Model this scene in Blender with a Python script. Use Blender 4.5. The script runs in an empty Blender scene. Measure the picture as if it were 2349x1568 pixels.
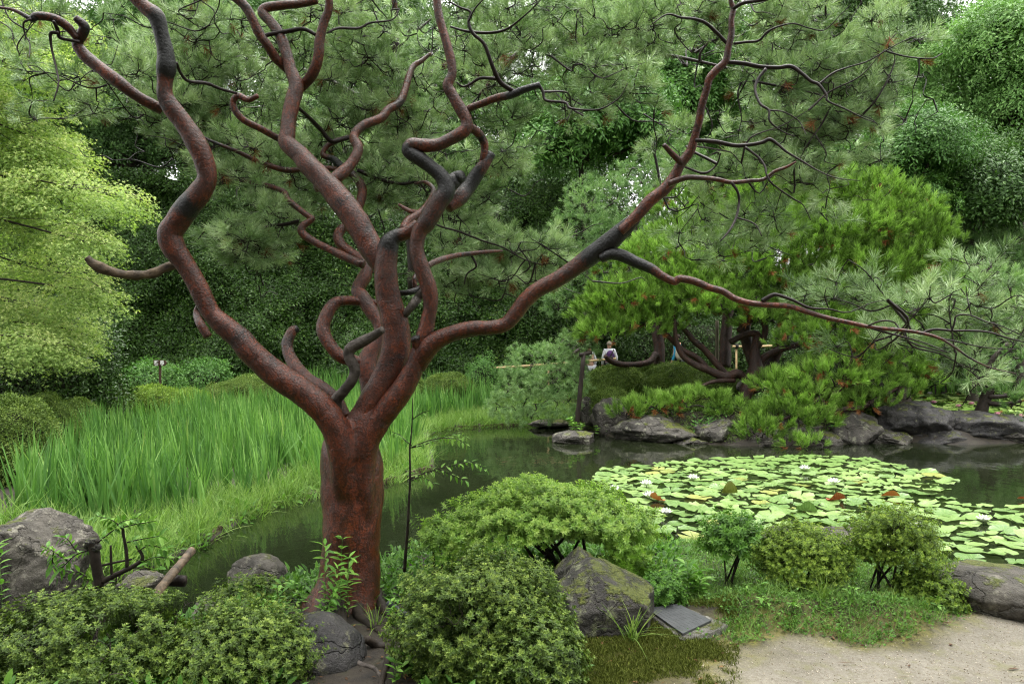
import bpy, math, random
import numpy as np
from mathutils import noise, Vector

random.seed(7)
rng = np.random.default_rng(11)
scene = bpy.context.scene
COL = scene.collection

# ------------------------------------------------------------------ camera, sky, sun, exposure
F = 28.0 / 36.0 * 2349.0          # focal length in units of a 2349 px wide frame
CAM_Z = 2.1                       # eye height above the pond's water level (z = 0)
cam_data = bpy.data.cameras.new("camera")
cam_data.lens = 28.0
cam_data.sensor_width = 36.0
cam_data.clip_start = 0.05
cam_data.clip_end = 600.0
cam = bpy.data.objects.new("camera", cam_data)
cam.location = (0, 0, CAM_Z)
cam.rotation_euler = (math.radians(90), 0, 0)
COL.objects.link(cam)
scene.camera = cam

SUN_EL, SUN_AZ = 74.0, 25.0
world = bpy.data.worlds.new("World")
scene.world = world
world.use_nodes = True
wn, wl = world.node_tree.nodes, world.node_tree.links
for n in list(wn):
    wn.remove(n)
wout = wn.new("ShaderNodeOutputWorld")
wbg = wn.new("ShaderNodeBackground")
sky = wn.new("ShaderNodeTexSky")
sky.sky_type = 'NISHITA'
sky.sun_disc = False
sky.sun_elevation = math.radians(SUN_EL)
sky.sun_rotation = math.radians(SUN_AZ)
sky.air_density = 1.0
sky.dust_density = 6.0
sky.ozone_density = 1.0
hsv = wn.new("ShaderNodeHueSaturation")          # overcast: the cloud deck takes the blue out
hsv.inputs['Saturation'].default_value = 0.12
mixw = wn.new("ShaderNodeMix")
mixw.data_type = 'RGBA'
mixw.inputs[0].default_value = 0.72
tcw = wn.new("ShaderNodeTexCoord"); sepw = wn.new("ShaderNodeSeparateXYZ"); wl.new(tcw.outputs['Generated'], sepw.inputs[0])
ovc = wn.new("ShaderNodeMapRange")               # overcast dome: three times brighter overhead than at the horizon
ovc.inputs[1].default_value = 0.0; ovc.inputs[2].default_value = 1.0; ovc.inputs[3].default_value = 1 / 3; ovc.inputs[4].default_value = 1.0
wl.new(sepw.outputs[2], ovc.inputs[0])
cloud = wn.new("ShaderNodeVectorMath"); cloud.operation = 'SCALE'; cloud.inputs[0].default_value = (15.6, 15.7, 15.4)
wl.new(ovc.outputs[0], cloud.inputs['Scale']); wl.new(cloud.outputs[0], mixw.inputs[7])
wl.new(sky.outputs[0], hsv.inputs['Color'])
wl.new(hsv.outputs[0], mixw.inputs[6])
wl.new(mixw.outputs[2], wbg.inputs[0])
wbg.inputs[1].default_value = 0.12
wl.new(wbg.outputs[0], wout.inputs[0])

sun_data = bpy.data.lights.new("sun", 'SUN')
sun_data.energy = 1.4
sun_data.angle = math.radians(40)
sun_data.color = (1.0, 0.97, 0.92)
sun = bpy.data.objects.new("sun", sun_data)
el, az = math.radians(SUN_EL), math.radians(SUN_AZ)
sdir = Vector((math.sin(az) * math.cos(el), math.cos(az) * math.cos(el), math.sin(el)))
sun.rotation_euler = sdir.to_track_quat('Z', 'Y').to_euler()
sun.location = (0, 0, 30)
COL.objects.link(sun)

scene.view_settings.view_transform = 'Standard'
scene.view_settings.look = 'None'
scene.view_settings.gamma = 1.0
scene.view_settings.use_curve_mapping = False
scene.view_settings.exposure = 1.68
scene.render.engine = 'CYCLES'
cy = scene.cycles
cy.max_bounces = 5
cy.diffuse_bounces = 1
cy.glossy_bounces = 3
cy.transmission_bounces = 3
cy.transparent_max_bounces = 4
cy.use_denoising = True
cy.denoiser = 'OPENIMAGEDENOISE'
cy.denoising_input_passes = 'RGB_ALBEDO_NORMAL'
cy.denoising_prefilter = 'NONE'
cy.use_adaptive_sampling = True
cy.adaptive_threshold = 0.018
scene.cycles.filter_width = 1.2
cy.caustics_reflective = False
cy.caustics_refractive = False

# ------------------------------------------------------------------ basics
def at(px, py, d):
    """a point that stands d metres in front of the camera, read off the photograph at (px, py)"""
    return np.array([(px - 1174.5) / F * d, d, CAM_Z - (py - 784.0) / F * d])

def on_water(px, py, z=0.0):
    d = (CAM_Z - z) * F / (py - 784.0)
    return np.array([(px - 1174.5) / F * d, d, z])

CROP = {1: (0, 0), 2: (734, 0), 3: (1523, 0), 4: (0, 505), 5: (734, 505), 6: (1523, 505), 7: (0, 1018), 8: (734, 1018), 9: (1523, 1018)}
K = 0.35156
def cr(c, x, y):
    return CROP[c][0] + x * K, CROP[c][1] + y * K

def tag(o, label=None, cat=None, group=None, kind=None):
    if label: o["label"] = label
    if cat: o["category"] = cat
    if group: o["group"] = group
    if kind: o["kind"] = kind
    return o

def empty(name, loc, label=None, cat=None, group=None):
    o = bpy.data.objects.new(name, None)
    o.location = [float(v) for v in loc]
    o.empty_display_size = 0.1
    COL.objects.link(o)
    return tag(o, label, cat, group)

def origin(parent):
    if parent is None:
        return np.zeros(3)
    o = np.array(parent.location)
    return o + origin(parent.parent) if parent.parent else o

def mesh_obj(name, V, Fc, mat, parent=None, smooth=True, attrs=None, loc=None, local=False):
    """V in world coordinates (or local when asked); the object's origin is its parent's, or loc"""
    V = np.asarray(V, float)
    off = np.zeros(3) if local else (origin(parent) if parent is not None else (np.array(loc) if loc is not None else np.zeros(3)))
    me = bpy.data.meshes.new(name)
    me.from_pydata((V - off).tolist(), [], [tuple(int(i) for i in f) for f in Fc])
    if smooth:
        me.polygons.foreach_set("use_smooth", [True] * len(me.polygons))
    if attrs:
        for k, a in attrs.items():
            me.attributes.new(k, 'FLOAT', 'POINT').data.foreach_set("value", np.asarray(a, np.float32))
    if mat:
        me.materials.append(mat)
    o = bpy.data.objects.new(name, me)
    COL.objects.link(o)
    if parent is not None:
        o.parent = parent
    elif loc is not None and not local:
        o.location = [float(v) for v in loc]
    elif loc is not None:
        o.location = [float(v) for v in loc]
    return o

class MB:
    def __init__(s): s.V, s.F, s.A, s.n = [], [], [], 0
    def add(s, V, Fc, a=0.0):
        V = np.asarray(V, float)
        s.V.append(V)
        s.F += [tuple(int(i) + s.n for i in f) for f in Fc]
        s.A.append(np.full(len(V), a) if np.isscalar(a) else np.asarray(a, float))
        s.n += len(V)
    def build(s, name, mat, parent=None, smooth=True, loc=None, attr=None):
        return mesh_obj(name, np.vstack(s.V), s.F, mat, parent, smooth, {attr: np.concatenate(s.A)} if attr else None, loc)

def resample(P, per):
    """Catmull-Rom through rows of P (any columns)"""
    P = np.asarray(P, float)
    if len(P) < 3:
        t = np.linspace(0, 1, max(2, per))[:, None]
        return P[0] * (1 - t) + P[-1] * t
    Q = np.vstack([2 * P[0] - P[1], P, 2 * P[-1] - P[-2]])
    out = []
    for i in range(1, len(Q) - 2):
        a, b, c, d = Q[i - 1], Q[i], Q[i + 1], Q[i + 2]
        for t in np.linspace(0, 1, per, endpoint=False):
            out.append(0.5 * (2 * b + (c - a) * t + (2 * a - 5 * b + 4 * c - d) * t * t + (3 * b - a - 3 * c + d) * t ** 3))
    out.append(Q[-2])
    return np.array(out)

def tube(P, R, sides=8, cap=True, rough=0.0, nscale=6.0, seed=0.0, flat=1.0):
    P = np.asarray(P, float); R = np.maximum(np.asarray(R, float), 1e-4)
    n = len(P)
    T = np.gradient(P, axis=0)
    T /= np.linalg.norm(T, axis=1)[:, None] + 1e-9
    u = np.cross(T[0], [0.3, 1, 0.2]); u /= np.linalg.norm(u)
    ang = np.linspace(0, 2 * math.pi, sides, endpoint=False)
    ca, sa = np.cos(ang), np.sin(ang)
    V = np.zeros((n * sides + (2 if cap else 0), 3))
    for i in range(n):
        u = u - T[i] * np.dot(u, T[i]); u /= np.linalg.norm(u) + 1e-9
        w = np.cross(T[i], u)
        r = R[i]
        ring = ca[:, None] * u + sa[:, None] * w
        if rough:
            k = np.array([noise.fractal(Vector((P[i] + ring[j] * r) * nscale + seed), 0.9, 2.1, 3) for j in range(sides)])
            ring = ring * (1 + rough * k)[:, None]
        V[i * sides:(i + 1) * sides] = P[i] + ring * r
    Fc = []
    for i in range(n - 1):
        a = i * sides
        for j in range(sides):
            k = (j + 1) % sides
            Fc.append((a + j, a + k, a + sides + k, a + sides + j))
    if cap:
        V[-2] = P[0] - T[0] * R[0] * 0.15; V[-1] = P[-1] + T[-1] * R[-1] * 0.25
        for j in range(sides):
            k = (j + 1) % sides
            Fc.append((n * sides, k, j))
            Fc.append((n * sides + 1, (n - 1) * sides + j, (n - 1) * sides + k))
    return V, Fc

def box(c, s, rz=0.0, rx=0.0):
    c = np.asarray(c, float); s = np.asarray(s, float) / 2
    V = np.array([[x, y, z] for x in (-1, 1) for y in (-1, 1) for z in (-1, 1)], float) * s
    if rx:
        q = np.array([[1, 0, 0], [0, math.cos(rx), -math.sin(rx)], [0, math.sin(rx), math.cos(rx)]]); V = V @ q.T
    if rz:
        q = np.array([[math.cos(rz), -math.sin(rz), 0], [math.sin(rz), math.cos(rz), 0], [0, 0, 1]]); V = V @ q.T
    return V + c, [(0, 1, 3, 2), (4, 6, 7, 5), (0, 4, 5, 1), (2, 3, 7, 6), (0, 2, 6, 4), (1, 5, 7, 3)]

# ------------------------------------------------------------------ materials
def new_mat(name):
    m = bpy.data.materials.new(name)
    m.use_nodes = True
    nt = m.node_tree
    for n in list(nt.nodes):
        nt.nodes.remove(n)
    out = nt.nodes.new("ShaderNodeOutputMaterial")
    return m, nt, out

def N(nt, kind, **kw):
    n = nt.nodes.new(kind)
    for k, v in kw.items():
        setattr(n, k, v)
    return n

def ramp(nt, fac, stops):
    r = nt.nodes.new("ShaderNodeValToRGB")
    e = r.color_ramp.elements
    while len(e) > 1:
        e.remove(e[-1])
    e[0].position = stops[0][0]; e[0].color = (*stops[0][1], 1)
    for p, c in stops[1:]:
        x = e.new(p); x.color = (*c, 1)
    nt.links.new(fac, r.inputs[0])
    return r.outputs[0]

def mixc(nt, fac, a, b, blend='MIX'):
    m = nt.nodes.new("ShaderNodeMix")
    m.data_type = 'RGBA'; m.blend_type = blend
    for sock, v in ((m.inputs[0], fac), (m.inputs[6], a), (m.inputs[7], b)):
        if hasattr(v, 'is_linked'):
            nt.links.new(v, sock)
        elif isinstance(v, (int, float)):
            sock.default_value = v
        else:
            sock.default_value = (*v, 1)
    return m.outputs[2]

def mathn(nt, op, a, b=None, clamp=False):
    m = nt.nodes.new("ShaderNodeMath"); m.operation = op; m.use_clamp = clamp
    for i, v in enumerate((a, b)):
        if v is None: continue
        if hasattr(v, 'is_linked'): nt.links.new(v, m.inputs[i])
        else: m.inputs[i].default_value = v
    return m.outputs[0]

def tnoise(nt, vec, scale, detail=4, rough=0.55, dist=0.0):
    n = nt.nodes.new("ShaderNodeTexNoise")
    n.inputs['Scale'].default_value = scale
    n.inputs['Detail'].default_value = detail
    n.inputs['Roughness'].default_value = rough
    n.inputs['Distortion'].default_value = dist
    if vec is not None: nt.links.new(vec, n.inputs['Vector'])
    return n.outputs[0]

def bump(nt, height, strength, dist):
    b = nt.nodes.new("ShaderNodeBump")
    b.inputs['Strength'].default_value = strength
    b.inputs['Distance'].default_value = dist
    nt.links.new(height, b.inputs['Height'])
    return b.outputs[0]

def principled(nt, out, color, rough=0.6, normal=None, spec=0.5):
    p = nt.nodes.new("ShaderNodeBsdfPrincipled")
    if hasattr(color, 'is_linked'): nt.links.new(color, p.inputs['Base Color'])
    else: p.inputs['Base Color'].default_value = (*color, 1)
    if hasattr(rough, 'is_linked'): nt.links.new(rough, p.inputs['Roughness'])
    else: p.inputs['Roughness'].default_value = rough
    p.inputs['Specular IOR Level'].default_value = spec
    if normal is not None: nt.links.new(normal, p.inputs['Normal'])
    if out is not None: nt.links.new(p.outputs[0], out.inputs[0])
    return p

def foliage_mat(name, stops, rough=0.45, transl=0.25, spec=0.5, shade_w=0.45):
    """stops: leaf colours from old/dark leaf to young/pale leaf; picked per clump and per leaf"""
    m, nt, out = new_mat(name)
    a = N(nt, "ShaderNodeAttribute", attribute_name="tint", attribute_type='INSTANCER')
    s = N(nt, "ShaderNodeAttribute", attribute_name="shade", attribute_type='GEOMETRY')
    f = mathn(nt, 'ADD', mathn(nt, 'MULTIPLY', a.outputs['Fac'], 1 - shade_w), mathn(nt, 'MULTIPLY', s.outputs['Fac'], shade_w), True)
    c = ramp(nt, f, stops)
    p = principled(nt, None, c, rough, None, spec * 0.42)
    t = N(nt, "ShaderNodeBsdfTranslucent")
    tc = mixc(nt, 1.0, c, (1.0, 1.15, 0.55), 'MULTIPLY')
    nt.links.new(tc, t.inputs[0])
    mx = N(nt, "ShaderNodeMixShader"); mx.inputs[0].default_value = transl
    nt.links.new(p.outputs[0], mx.inputs[1]); nt.links.new(t.outputs[0], mx.inputs[2])
    nt.links.new(mx.outputs[0], out.inputs[0])
    return m

def obj_co(nt, kind='Object'):
    return N(nt, "ShaderNodeTexCoord").outputs[kind]

def bark_mat(name, red, brown, dark, grey, rough=0.4, scale=1.0):
    m, nt, out = new_mat(name)
    co = obj_co(nt)
    n1 = tnoise(nt, co, 6 * scale, 6, 0.65, 0.4)
    n2 = tnoise(nt, co, 75 * scale, 5, 0.65)
    n3 = tnoise(nt, co, 2.6 * scale, 4, 0.6)
    mp = N(nt, "ShaderNodeMapping"); mp.inputs['Scale'].default_value = (1, 1, 0.45)
    nt.links.new(co, mp.inputs[0])
    dn = N(nt, "ShaderNodeTexNoise"); dn.inputs['Scale'].default_value = 16 * scale; dn.inputs['Detail'].default_value = 5
    nt.links.new(mp.outputs[0], dn.inputs['Vector'])
    vadd = N(nt, "ShaderNodeVectorMath"); vadd.operation = 'MULTIPLY_ADD'
    vadd.inputs[1].default_value = (0.11, 0.11, 0.11)
    nt.links.new(dn.outputs[1], vadd.inputs[0]); nt.links.new(mp.outputs[0], vadd.inputs[2])
    vor = N(nt, "ShaderNodeTexVoronoi"); vor.feature = 'F1'; vor.inputs['Scale'].default_value = 46 * scale
    nt.links.new(vadd.outputs[0], vor.inputs['Vector'])
    flake = N(nt, "ShaderNodeSeparateColor"); nt.links.new(vor.outputs['Color'], flake.inputs[0])
    c = ramp(nt, n1, [(0.3, brown), (0.5, red), (0.7, tuple(min(1, v * 1.35) for v in red))])
    c = mixc(nt, ramp(nt, n2, [(0.4, (0, 0, 0)), (0.62, (0.8, 0.8, 0.8))]), c, tuple(v * 0.4 for v in brown))
    c = mixc(nt, ramp(nt, flake.outputs[0], [(0.3, (0, 0, 0)), (0.7, (0.6, 0.6, 0.6))]), c, tuple(v * 0.55 for v in brown))
    c = mixc(nt, ramp(nt, mathn(nt, 'ADD', n3, mathn(nt, 'MULTIPLY', flake.outputs[1], 0.12)), [(0.62, (0, 0, 0)), (0.78, (0.65, 0.65, 0.65))]), c, grey)
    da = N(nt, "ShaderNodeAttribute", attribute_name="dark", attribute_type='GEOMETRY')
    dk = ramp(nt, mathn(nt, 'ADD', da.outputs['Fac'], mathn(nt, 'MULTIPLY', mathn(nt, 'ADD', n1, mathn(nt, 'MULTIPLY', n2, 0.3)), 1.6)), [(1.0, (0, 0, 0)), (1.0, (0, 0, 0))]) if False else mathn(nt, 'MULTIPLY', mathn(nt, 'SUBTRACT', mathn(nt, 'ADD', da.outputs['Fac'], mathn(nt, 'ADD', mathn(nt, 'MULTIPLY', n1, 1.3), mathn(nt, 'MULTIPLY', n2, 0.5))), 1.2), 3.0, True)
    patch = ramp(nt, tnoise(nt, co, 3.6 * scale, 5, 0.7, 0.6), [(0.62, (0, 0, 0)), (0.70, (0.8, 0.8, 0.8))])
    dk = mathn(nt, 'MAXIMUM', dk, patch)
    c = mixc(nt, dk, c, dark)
    h = mathn(nt, 'ADD', mathn(nt, 'MULTIPLY', flake.outputs[0], 0.35), mathn(nt, 'ADD', mathn(nt, 'MULTIPLY', n2, 1.1), n1))
    principled(nt, out, c, mathn(nt, 'ADD', rough - 0.1, mathn(nt, 'MULTIPLY', n2, 0.3)), bump(nt, h, 0.65, 0.010 / scale), 0.42)
    return m

def rock_mat(name, c1, c2, lichen, moss_amt=0.5, rough=0.7, scale=1.0, lichen_amt=0.5):
    m, nt, out = new_mat(name)
    co = obj_co(nt)
    big = tnoise(nt, co, 2.2 * scale, 5, 0.6, 0.5)
    fine = tnoise(nt, co, 40 * scale, 5, 0.7)
    c = ramp(nt, big, [(0.3, tuple(v * 0.6 for v in c1)), (0.55, c2), (0.75, tuple(v * 1.6 for v in c2))])
    c = mixc(nt, mathn(nt, 'MULTIPLY', fine, 0.55), c, tuple(v * 0.35 for v in c1))
    lv = tnoise(nt, co, 9 * scale, 6, 0.75)
    c = mixc(nt, ramp(nt, lv, [(0.62 - 0.12 * lichen_amt, (0, 0, 0)), (0.70 - 0.1 * lichen_amt, (0.8, 0.8, 0.8))]), c, lichen)
    geo = N(nt, "ShaderNodeNewGeometry")
    sx = N(nt, "ShaderNodeSeparateXYZ"); nt.links.new(geo.outputs['Normal'], sx.inputs[0])
    mn = tnoise(nt, co, 3.3 * scale, 5, 0.7)
    mf = mathn(nt, 'ADD', mathn(nt, 'MULTIPLY', sx.outputs[2], 0.35), mn)
    moss = ramp(nt, mf, [(0.95 - 0.3 * moss_amt, (0, 0, 0)), (1.03 - 0.3 * moss_amt, (1, 1, 1))])
    mossc = ramp(nt, tnoise(nt, co, 60 * scale, 3), [(0.3, (0.03, 0.045, 0.008)), (0.7, (0.13, 0.14, 0.025))])
    c = mixc(nt, moss, c, mossc)
    crack = N(nt, "ShaderNodeTexVoronoi"); crack.feature = 'DISTANCE_TO_EDGE'; crack.inputs['Scale'].default_value = 2.6 * scale
    vm = N(nt, "ShaderNodeVectorMath"); vm.operation = 'MULTIPLY_ADD'; vm.inputs[1].default_value = (0.35, 0.35, 0.35)
    dn = N(nt, "ShaderNodeTexNoise"); dn.inputs['Scale'].default_value = 4 * scale; dn.inputs['Detail'].default_value = 5
    nt.links.new(co, dn.inputs['Vector'])
    nt.links.new(dn.outputs[1], vm.inputs[0]); nt.links.new(co, vm.inputs[2]); nt.links.new(vm.outputs[0], crack.inputs['Vector'])
    ck = ramp(nt, crack.outputs[0], [(0.0, (0, 0, 0)), (0.03, (1, 1, 1))])
    h = mathn(nt, 'ADD', mathn(nt, 'MULTIPLY', fine, 0.5), mathn(nt, 'ADD', big, mathn(nt, 'ADD', mathn(nt, 'MULTIPLY', moss, 0.5), mathn(nt, 'MULTIPLY', ck, 0.4))))
    principled(nt, out, c, mathn(nt, 'ADD', rough - 0.2, mathn(nt, 'MULTIPLY', fine, 0.35)), bump(nt, h, 0.9, 0.055 / scale), 0.25)
    return m

def plain_mat(name, c1, c2, rough=0.6, scale=20, bstr=0.4, bd=0.004, stretch=None):
    m, nt, out = new_mat(name)
    co = obj_co(nt)
    if stretch:
        mp = N(nt, "ShaderNodeMapping"); mp.inputs['Scale'].default_value = stretch
        nt.links.new(co, mp.inputs[0]); co = mp.outputs[0]
    n1 = tnoise(nt, co, scale, 5, 0.6)
    c = ramp(nt, n1, [(0.3, c1), (0.7, c2)])
    principled(nt, out, c, rough, bump(nt, n1, bstr, bd), 0.22)
    return m

M = {}
M['bark_red'] = bark_mat('red_pine_bark', (0.135, 0.028, 0.008), (0.034, 0.010, 0.005), (0.0035, 0.003, 0.0026), (0.055, 0.033, 0.025), 0.28)
M['bark_far'] = bark_mat('far_pine_bark', (0.060, 0.020, 0.011), (0.024, 0.011, 0.008), (0.014, 0.012, 0.011), (0.10, 0.07, 0.055), 0.55, 0.5)
M['bark_dark'] = plain_mat('dark_bark', (0.012, 0.009, 0.007), (0.04, 0.03, 0.022), 0.6, 25, 0.7, 0.006)
M['bark_grey'] = plain_mat('grey_bark', (0.022, 0.018, 0.015), (0.105, 0.088, 0.076), 0.6, 22, 0.9, 0.014)
M['twig'] = plain_mat('pine_twig', (0.006, 0.004, 0.0035), (0.024, 0.014, 0.011), 0.5, 30, 0.5, 0.003)
M['dead_wood'] = plain_mat('dead_wood', (0.012, 0.010, 0.008), (0.17, 0.12, 0.075), 0.6, 20, 0.9, 0.012, (.5, 1, 1))
M['trunk_bg'] = plain_mat('forest_bark', (0.02, 0.016, 0.012), (0.06, 0.05, 0.04), 0.8, 6, 0.6, 0.01)
M['needle'] = foliage_mat('pine_needles', [(0.0, (0.045, 0.08, 0.03)), (0.35, (0.205, 0.33, 0.13)), (0.7, (0.46, 0.61, 0.32)), (1.0, (0.62, 0.74, 0.44))], 0.34, 0.18, 0.7)
M['needle_bright'] = foliage_mat('bright_pine_needles', [(0.0, (0.025, 0.055, 0.010)), (0.4, (0.10, 0.185, 0.030)), (0.75, (0.25, 0.44, 0.075)), (1.0, (0.40, 0.57, 0.15))], 0.45, 0.22, 0.4)
M['needle_blue'] = foliage_mat('soft_pine_needles', [(0.0, (0.045, 0.09, 0.03)), (0.5, (0.14, 0.26, 0.085)), (1.0, (0.30, 0.44, 0.18))], 0.4, 0.22, 0.5)
M['needle_dead'] = foliage_mat('dead_needles', [(0.0, (0.10, 0.035, 0.012)), (1.0, (0.30, 0.12, 0.04))], 0.6, 0.1, 0.3)
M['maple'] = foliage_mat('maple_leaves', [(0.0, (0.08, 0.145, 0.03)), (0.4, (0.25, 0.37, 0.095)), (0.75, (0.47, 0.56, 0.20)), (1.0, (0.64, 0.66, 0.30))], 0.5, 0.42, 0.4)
M['hedge'] = foliage_mat('hedge_leaves', [(0.0, (0.012, 0.030, 0.006)), (0.55, (0.034, 0.078, 0.012)), (0.88, (0.062, 0.125, 0.02)), (1.0, (0.18, 0.28, 0.05))], 0.30, 0.12, 0.5)
M['broad_dark'] = foliage_mat('dark_broad_leaves', [(0.0, (0.022, 0.052, 0.013)), (0.6, (0.070, 0.150, 0.034)), (1.0, (0.17, 0.28, 0.07))], 0.36, 0.16, 0.5)
M['broad_mid'] = foliage_mat('broad_leaves', [(0.0, (0.03, 0.085, 0.018)), (0.55, (0.085, 0.20, 0.04)), (1.0, (0.19, 0.34, 0.08))], 0.4, 0.22, 0.5)
M['broad_light'] = foliage_mat('light_broad_leaves', [(0.0, (0.06, 0.14, 0.035)), (0.55, (0.17, 0.33, 0.085)), (1.0, (0.33, 0.50, 0.17))], 0.42, 0.25, 0.5)
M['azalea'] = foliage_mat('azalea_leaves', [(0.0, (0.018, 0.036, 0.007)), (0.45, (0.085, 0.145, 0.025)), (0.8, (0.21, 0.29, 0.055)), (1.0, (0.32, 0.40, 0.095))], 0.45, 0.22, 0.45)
M['azalea_lime'] = foliage_mat('young_azalea_leaves', [(0.0, (0.03, 0.06, 0.010)), (0.45, (0.135, 0.225, 0.03)), (0.8, (0.28, 0.40, 0.06)), (1.0, (0.42, 0.52, 0.10))], 0.45, 0.28, 0.45)
M['mound'] = foliage_mat('clipped_azalea_leaves', [(0.0, (0.026, 0.05, 0.010)), (0.5, (0.10, 0.165, 0.03)), (1.0, (0.24, 0.32, 0.065))], 0.5, 0.18, 0.4)
M['shrub_light'] = foliage_mat('light_shrub_leaves', [(0.0, (0.05, 0.11, 0.016)), (0.45, (0.19, 0.34, 0.06)), (0.8, (0.33, 0.48, 0.10)), (1.0, (0.42, 0.55, 0.15))], 0.4, 0.3, 0.5)
M['weed'] = foliage_mat('weed_leaves', [(0.0, (0.03, 0.085, 0.014)), (0.5, (0.10, 0.23, 0.035)), (1.0, (0.22, 0.40, 0.07))], 0.42, 0.28, 0.5)
M['iris'] = foliage_mat('iris_blades', [(0.0, (0.03, 0.085, 0.022)), (0.45, (0.095, 0.22, 0.05)), (0.85, (0.22, 0.40, 0.10)), (0.96, (0.33, 0.46, 0.16)), (1.0, (0.44, 0.40, 0.18))], 0.42, 0.3, 0.45)
M['grass'] = foliage_mat('bank_grass', [(0.0, (0.05, 0.10, 0.022)), (0.5, (0.16, 0.28, 0.06)), (0.9, (0.31, 0.45, 0.13)), (1.0, (0.42, 0.42, 0.19))], 0.5, 0.3, 0.4)
M['moss_tuft'] = foliage_mat('moss', [(0.0, (0.03, 0.042, 0.008)), (0.6, (0.095, 0.115, 0.02)), (1.0, (0.18, 0.19, 0.04))], 0.8, 0.1, 0.2)
M['core'] = plain_mat('shade_core', (0.008, 0.010, 0.004), (0.022, 0.026, 0.010), 0.9, 12)  # dark solid fill that stands in for shade inside hedges and bushes

# ------------------------------------------------------------------ scattering foliage (geometry nodes)
def make_scatter_group():
    ng = bpy.data.node_groups.new("leaf_scatter", 'GeometryNodeTree')
    ng.interface.new_socket('Geometry', in_out='INPUT', socket_type='NodeSocketGeometry')
    ng.interface.new_socket('Geometry', in_out='OUTPUT', socket_type='NodeSocketGeometry')
    nn, ll = ng.nodes, ng.links
    gi, go = nn.new('NodeGroupInput'), nn.new('NodeGroupOutput')
    def attr(name, t):
        a = nn.new('GeometryNodeInputNamedAttribute'); a.data_type = t; a.inputs['Name'].default_value = name
        return a.outputs['Attribute']
    cmp = nn.new('FunctionNodeCompare'); cmp.data_type = 'INT'; cmp.operation = 'LESS_THAN'
    pa = attr('proto', 'INT')
    ll.new(pa, cmp.inputs[2]); cmp.inputs[3].default_value = 0
    sep = nn.new('GeometryNodeSeparateGeometry'); sep.domain = 'POINT'
    ll.new(gi.outputs[0], sep.inputs[0]); ll.new(cmp.outputs[0], sep.inputs[1])
    spl = nn.new('GeometryNodeSplitToInstances'); spl.domain = 'POINT'
    ll.new(sep.outputs[1], spl.inputs[0]); ll.new(attr('proto', 'INT'), spl.inputs['Group ID'])
    iop = nn.new('GeometryNodeInstanceOnPoints')
    ll.new(sep.outputs[0], iop.inputs['Points']); ll.new(spl.outputs[0], iop.inputs['Instance'])
    iop.inputs['Pick Instance'].default_value = True
    ll.new(attr('pick', 'INT'), iop.inputs['Instance Index'])
    e2r = nn.new('FunctionNodeEulerToRotation')
    ll.new(attr('rot', 'FLOAT_VECTOR'), e2r.inputs[0]); ll.new(e2r.outputs[0], iop.inputs['Rotation'])
    ll.new(attr('scl', 'FLOAT'), iop.inputs['Scale'])
    ll.new(iop.outputs[0], go.inputs[0])
    return ng
SCATTER = make_scatter_group()

def unit(a):
    return a / (np.linalg.norm(a, axis=-1, keepdims=True) + 1e-9)

def scatter(name, parent, P, D, S, T, protos, mat, loc=None, spin=None, kind='stuff'):
    """clumps (protos) on points P, each with its z axis along D, size S and leaf tint T"""
    P = np.asarray(P, float); n = len(P)
    off = origin(parent) if parent is not None else (np.asarray(loc, float) if loc is not None else np.zeros(3))
    D = unit(np.asarray(D, float))
    a = rng.uniform(0, 2 * math.pi, n) if spin is None else np.full(n, spin)
    ref = np.where(np.abs(D[:, 2:3]) > 0.95, np.array([[1.0, 0, 0]]), np.array([[0, 0, 1.0]]))
    X = unit(np.cross(ref, D)); Y = np.cross(D, X)
    Xr = X * np.cos(a)[:, None] + Y * np.sin(a)[:, None]
    Yr = np.cross(D, Xr)
    ry = -np.arcsin(np.clip(Xr[:, 2], -1, 1)); rx = np.arctan2(Yr[:, 2], D[:, 2]); rz = np.arctan2(Xr[:, 1], Xr[:, 0])
    rot = np.stack([rx, ry, rz], 1)
    V, Fc, pid, sh, c = [], [], [], [], 0
    for k, (pv, pf, ps) in enumerate(protos):
        V.append(pv); pid.append(np.full(len(pv), k)); sh.append(ps)
        Fc += [tuple(int(i) + c for i in f) for f in pf]; c += len(pv)
    V.append(P - off); pid.append(np.full(n, -1)); sh.append(np.zeros(n))
    V = np.vstack(V); tot = len(V)
    me = bpy.data.meshes.new(name)
    me.from_pydata(V.tolist(), [], Fc)
    def put(nm, typ, arr, field='value'):
        me.attributes.new(nm, typ, 'POINT').data.foreach_set(field, np.ascontiguousarray(arr).ravel())
    put('proto', 'INT', np.concatenate(pid).astype(np.int32))
    put('shade', 'FLOAT', np.concatenate(sh).astype(np.float32))
    z = np.zeros(tot, np.float32); z[c:] = S; put('scl', 'FLOAT', z)
    z = np.zeros(tot, np.float32); z[c:] = T; put('tint', 'FLOAT', z)
    z = np.zeros(tot, np.int32); z[c:] = rng.integers(0, len(protos), n); put('pick', 'INT', z)
    z = np.zeros((tot, 3), np.float32); z[c:] = rot; put('rot', 'FLOAT_VECTOR', z, 'vector')
    me.materials.append(mat)
    o = bpy.data.objects.new(name, me)
    COL.objects.link(o)
    if parent is not None: o.parent = parent
    elif loc is not None: o.location = [float(v) for v in loc]
    md = o.modifiers.new("scatter", 'NODES'); md.node_group = SCATTER
    if kind: o["kind"] = kind
    return o

# ---- clump shapes (z axis = growing direction)
def rdir(n, zmin=-1, zmax=1):
    z = rng.uniform(zmin, zmax, n); a = rng.uniform(0, 2 * math.pi, n); r = np.sqrt(1 - z * z)
    return np.stack([r * np.cos(a), r * np.sin(a), z], 1)

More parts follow.
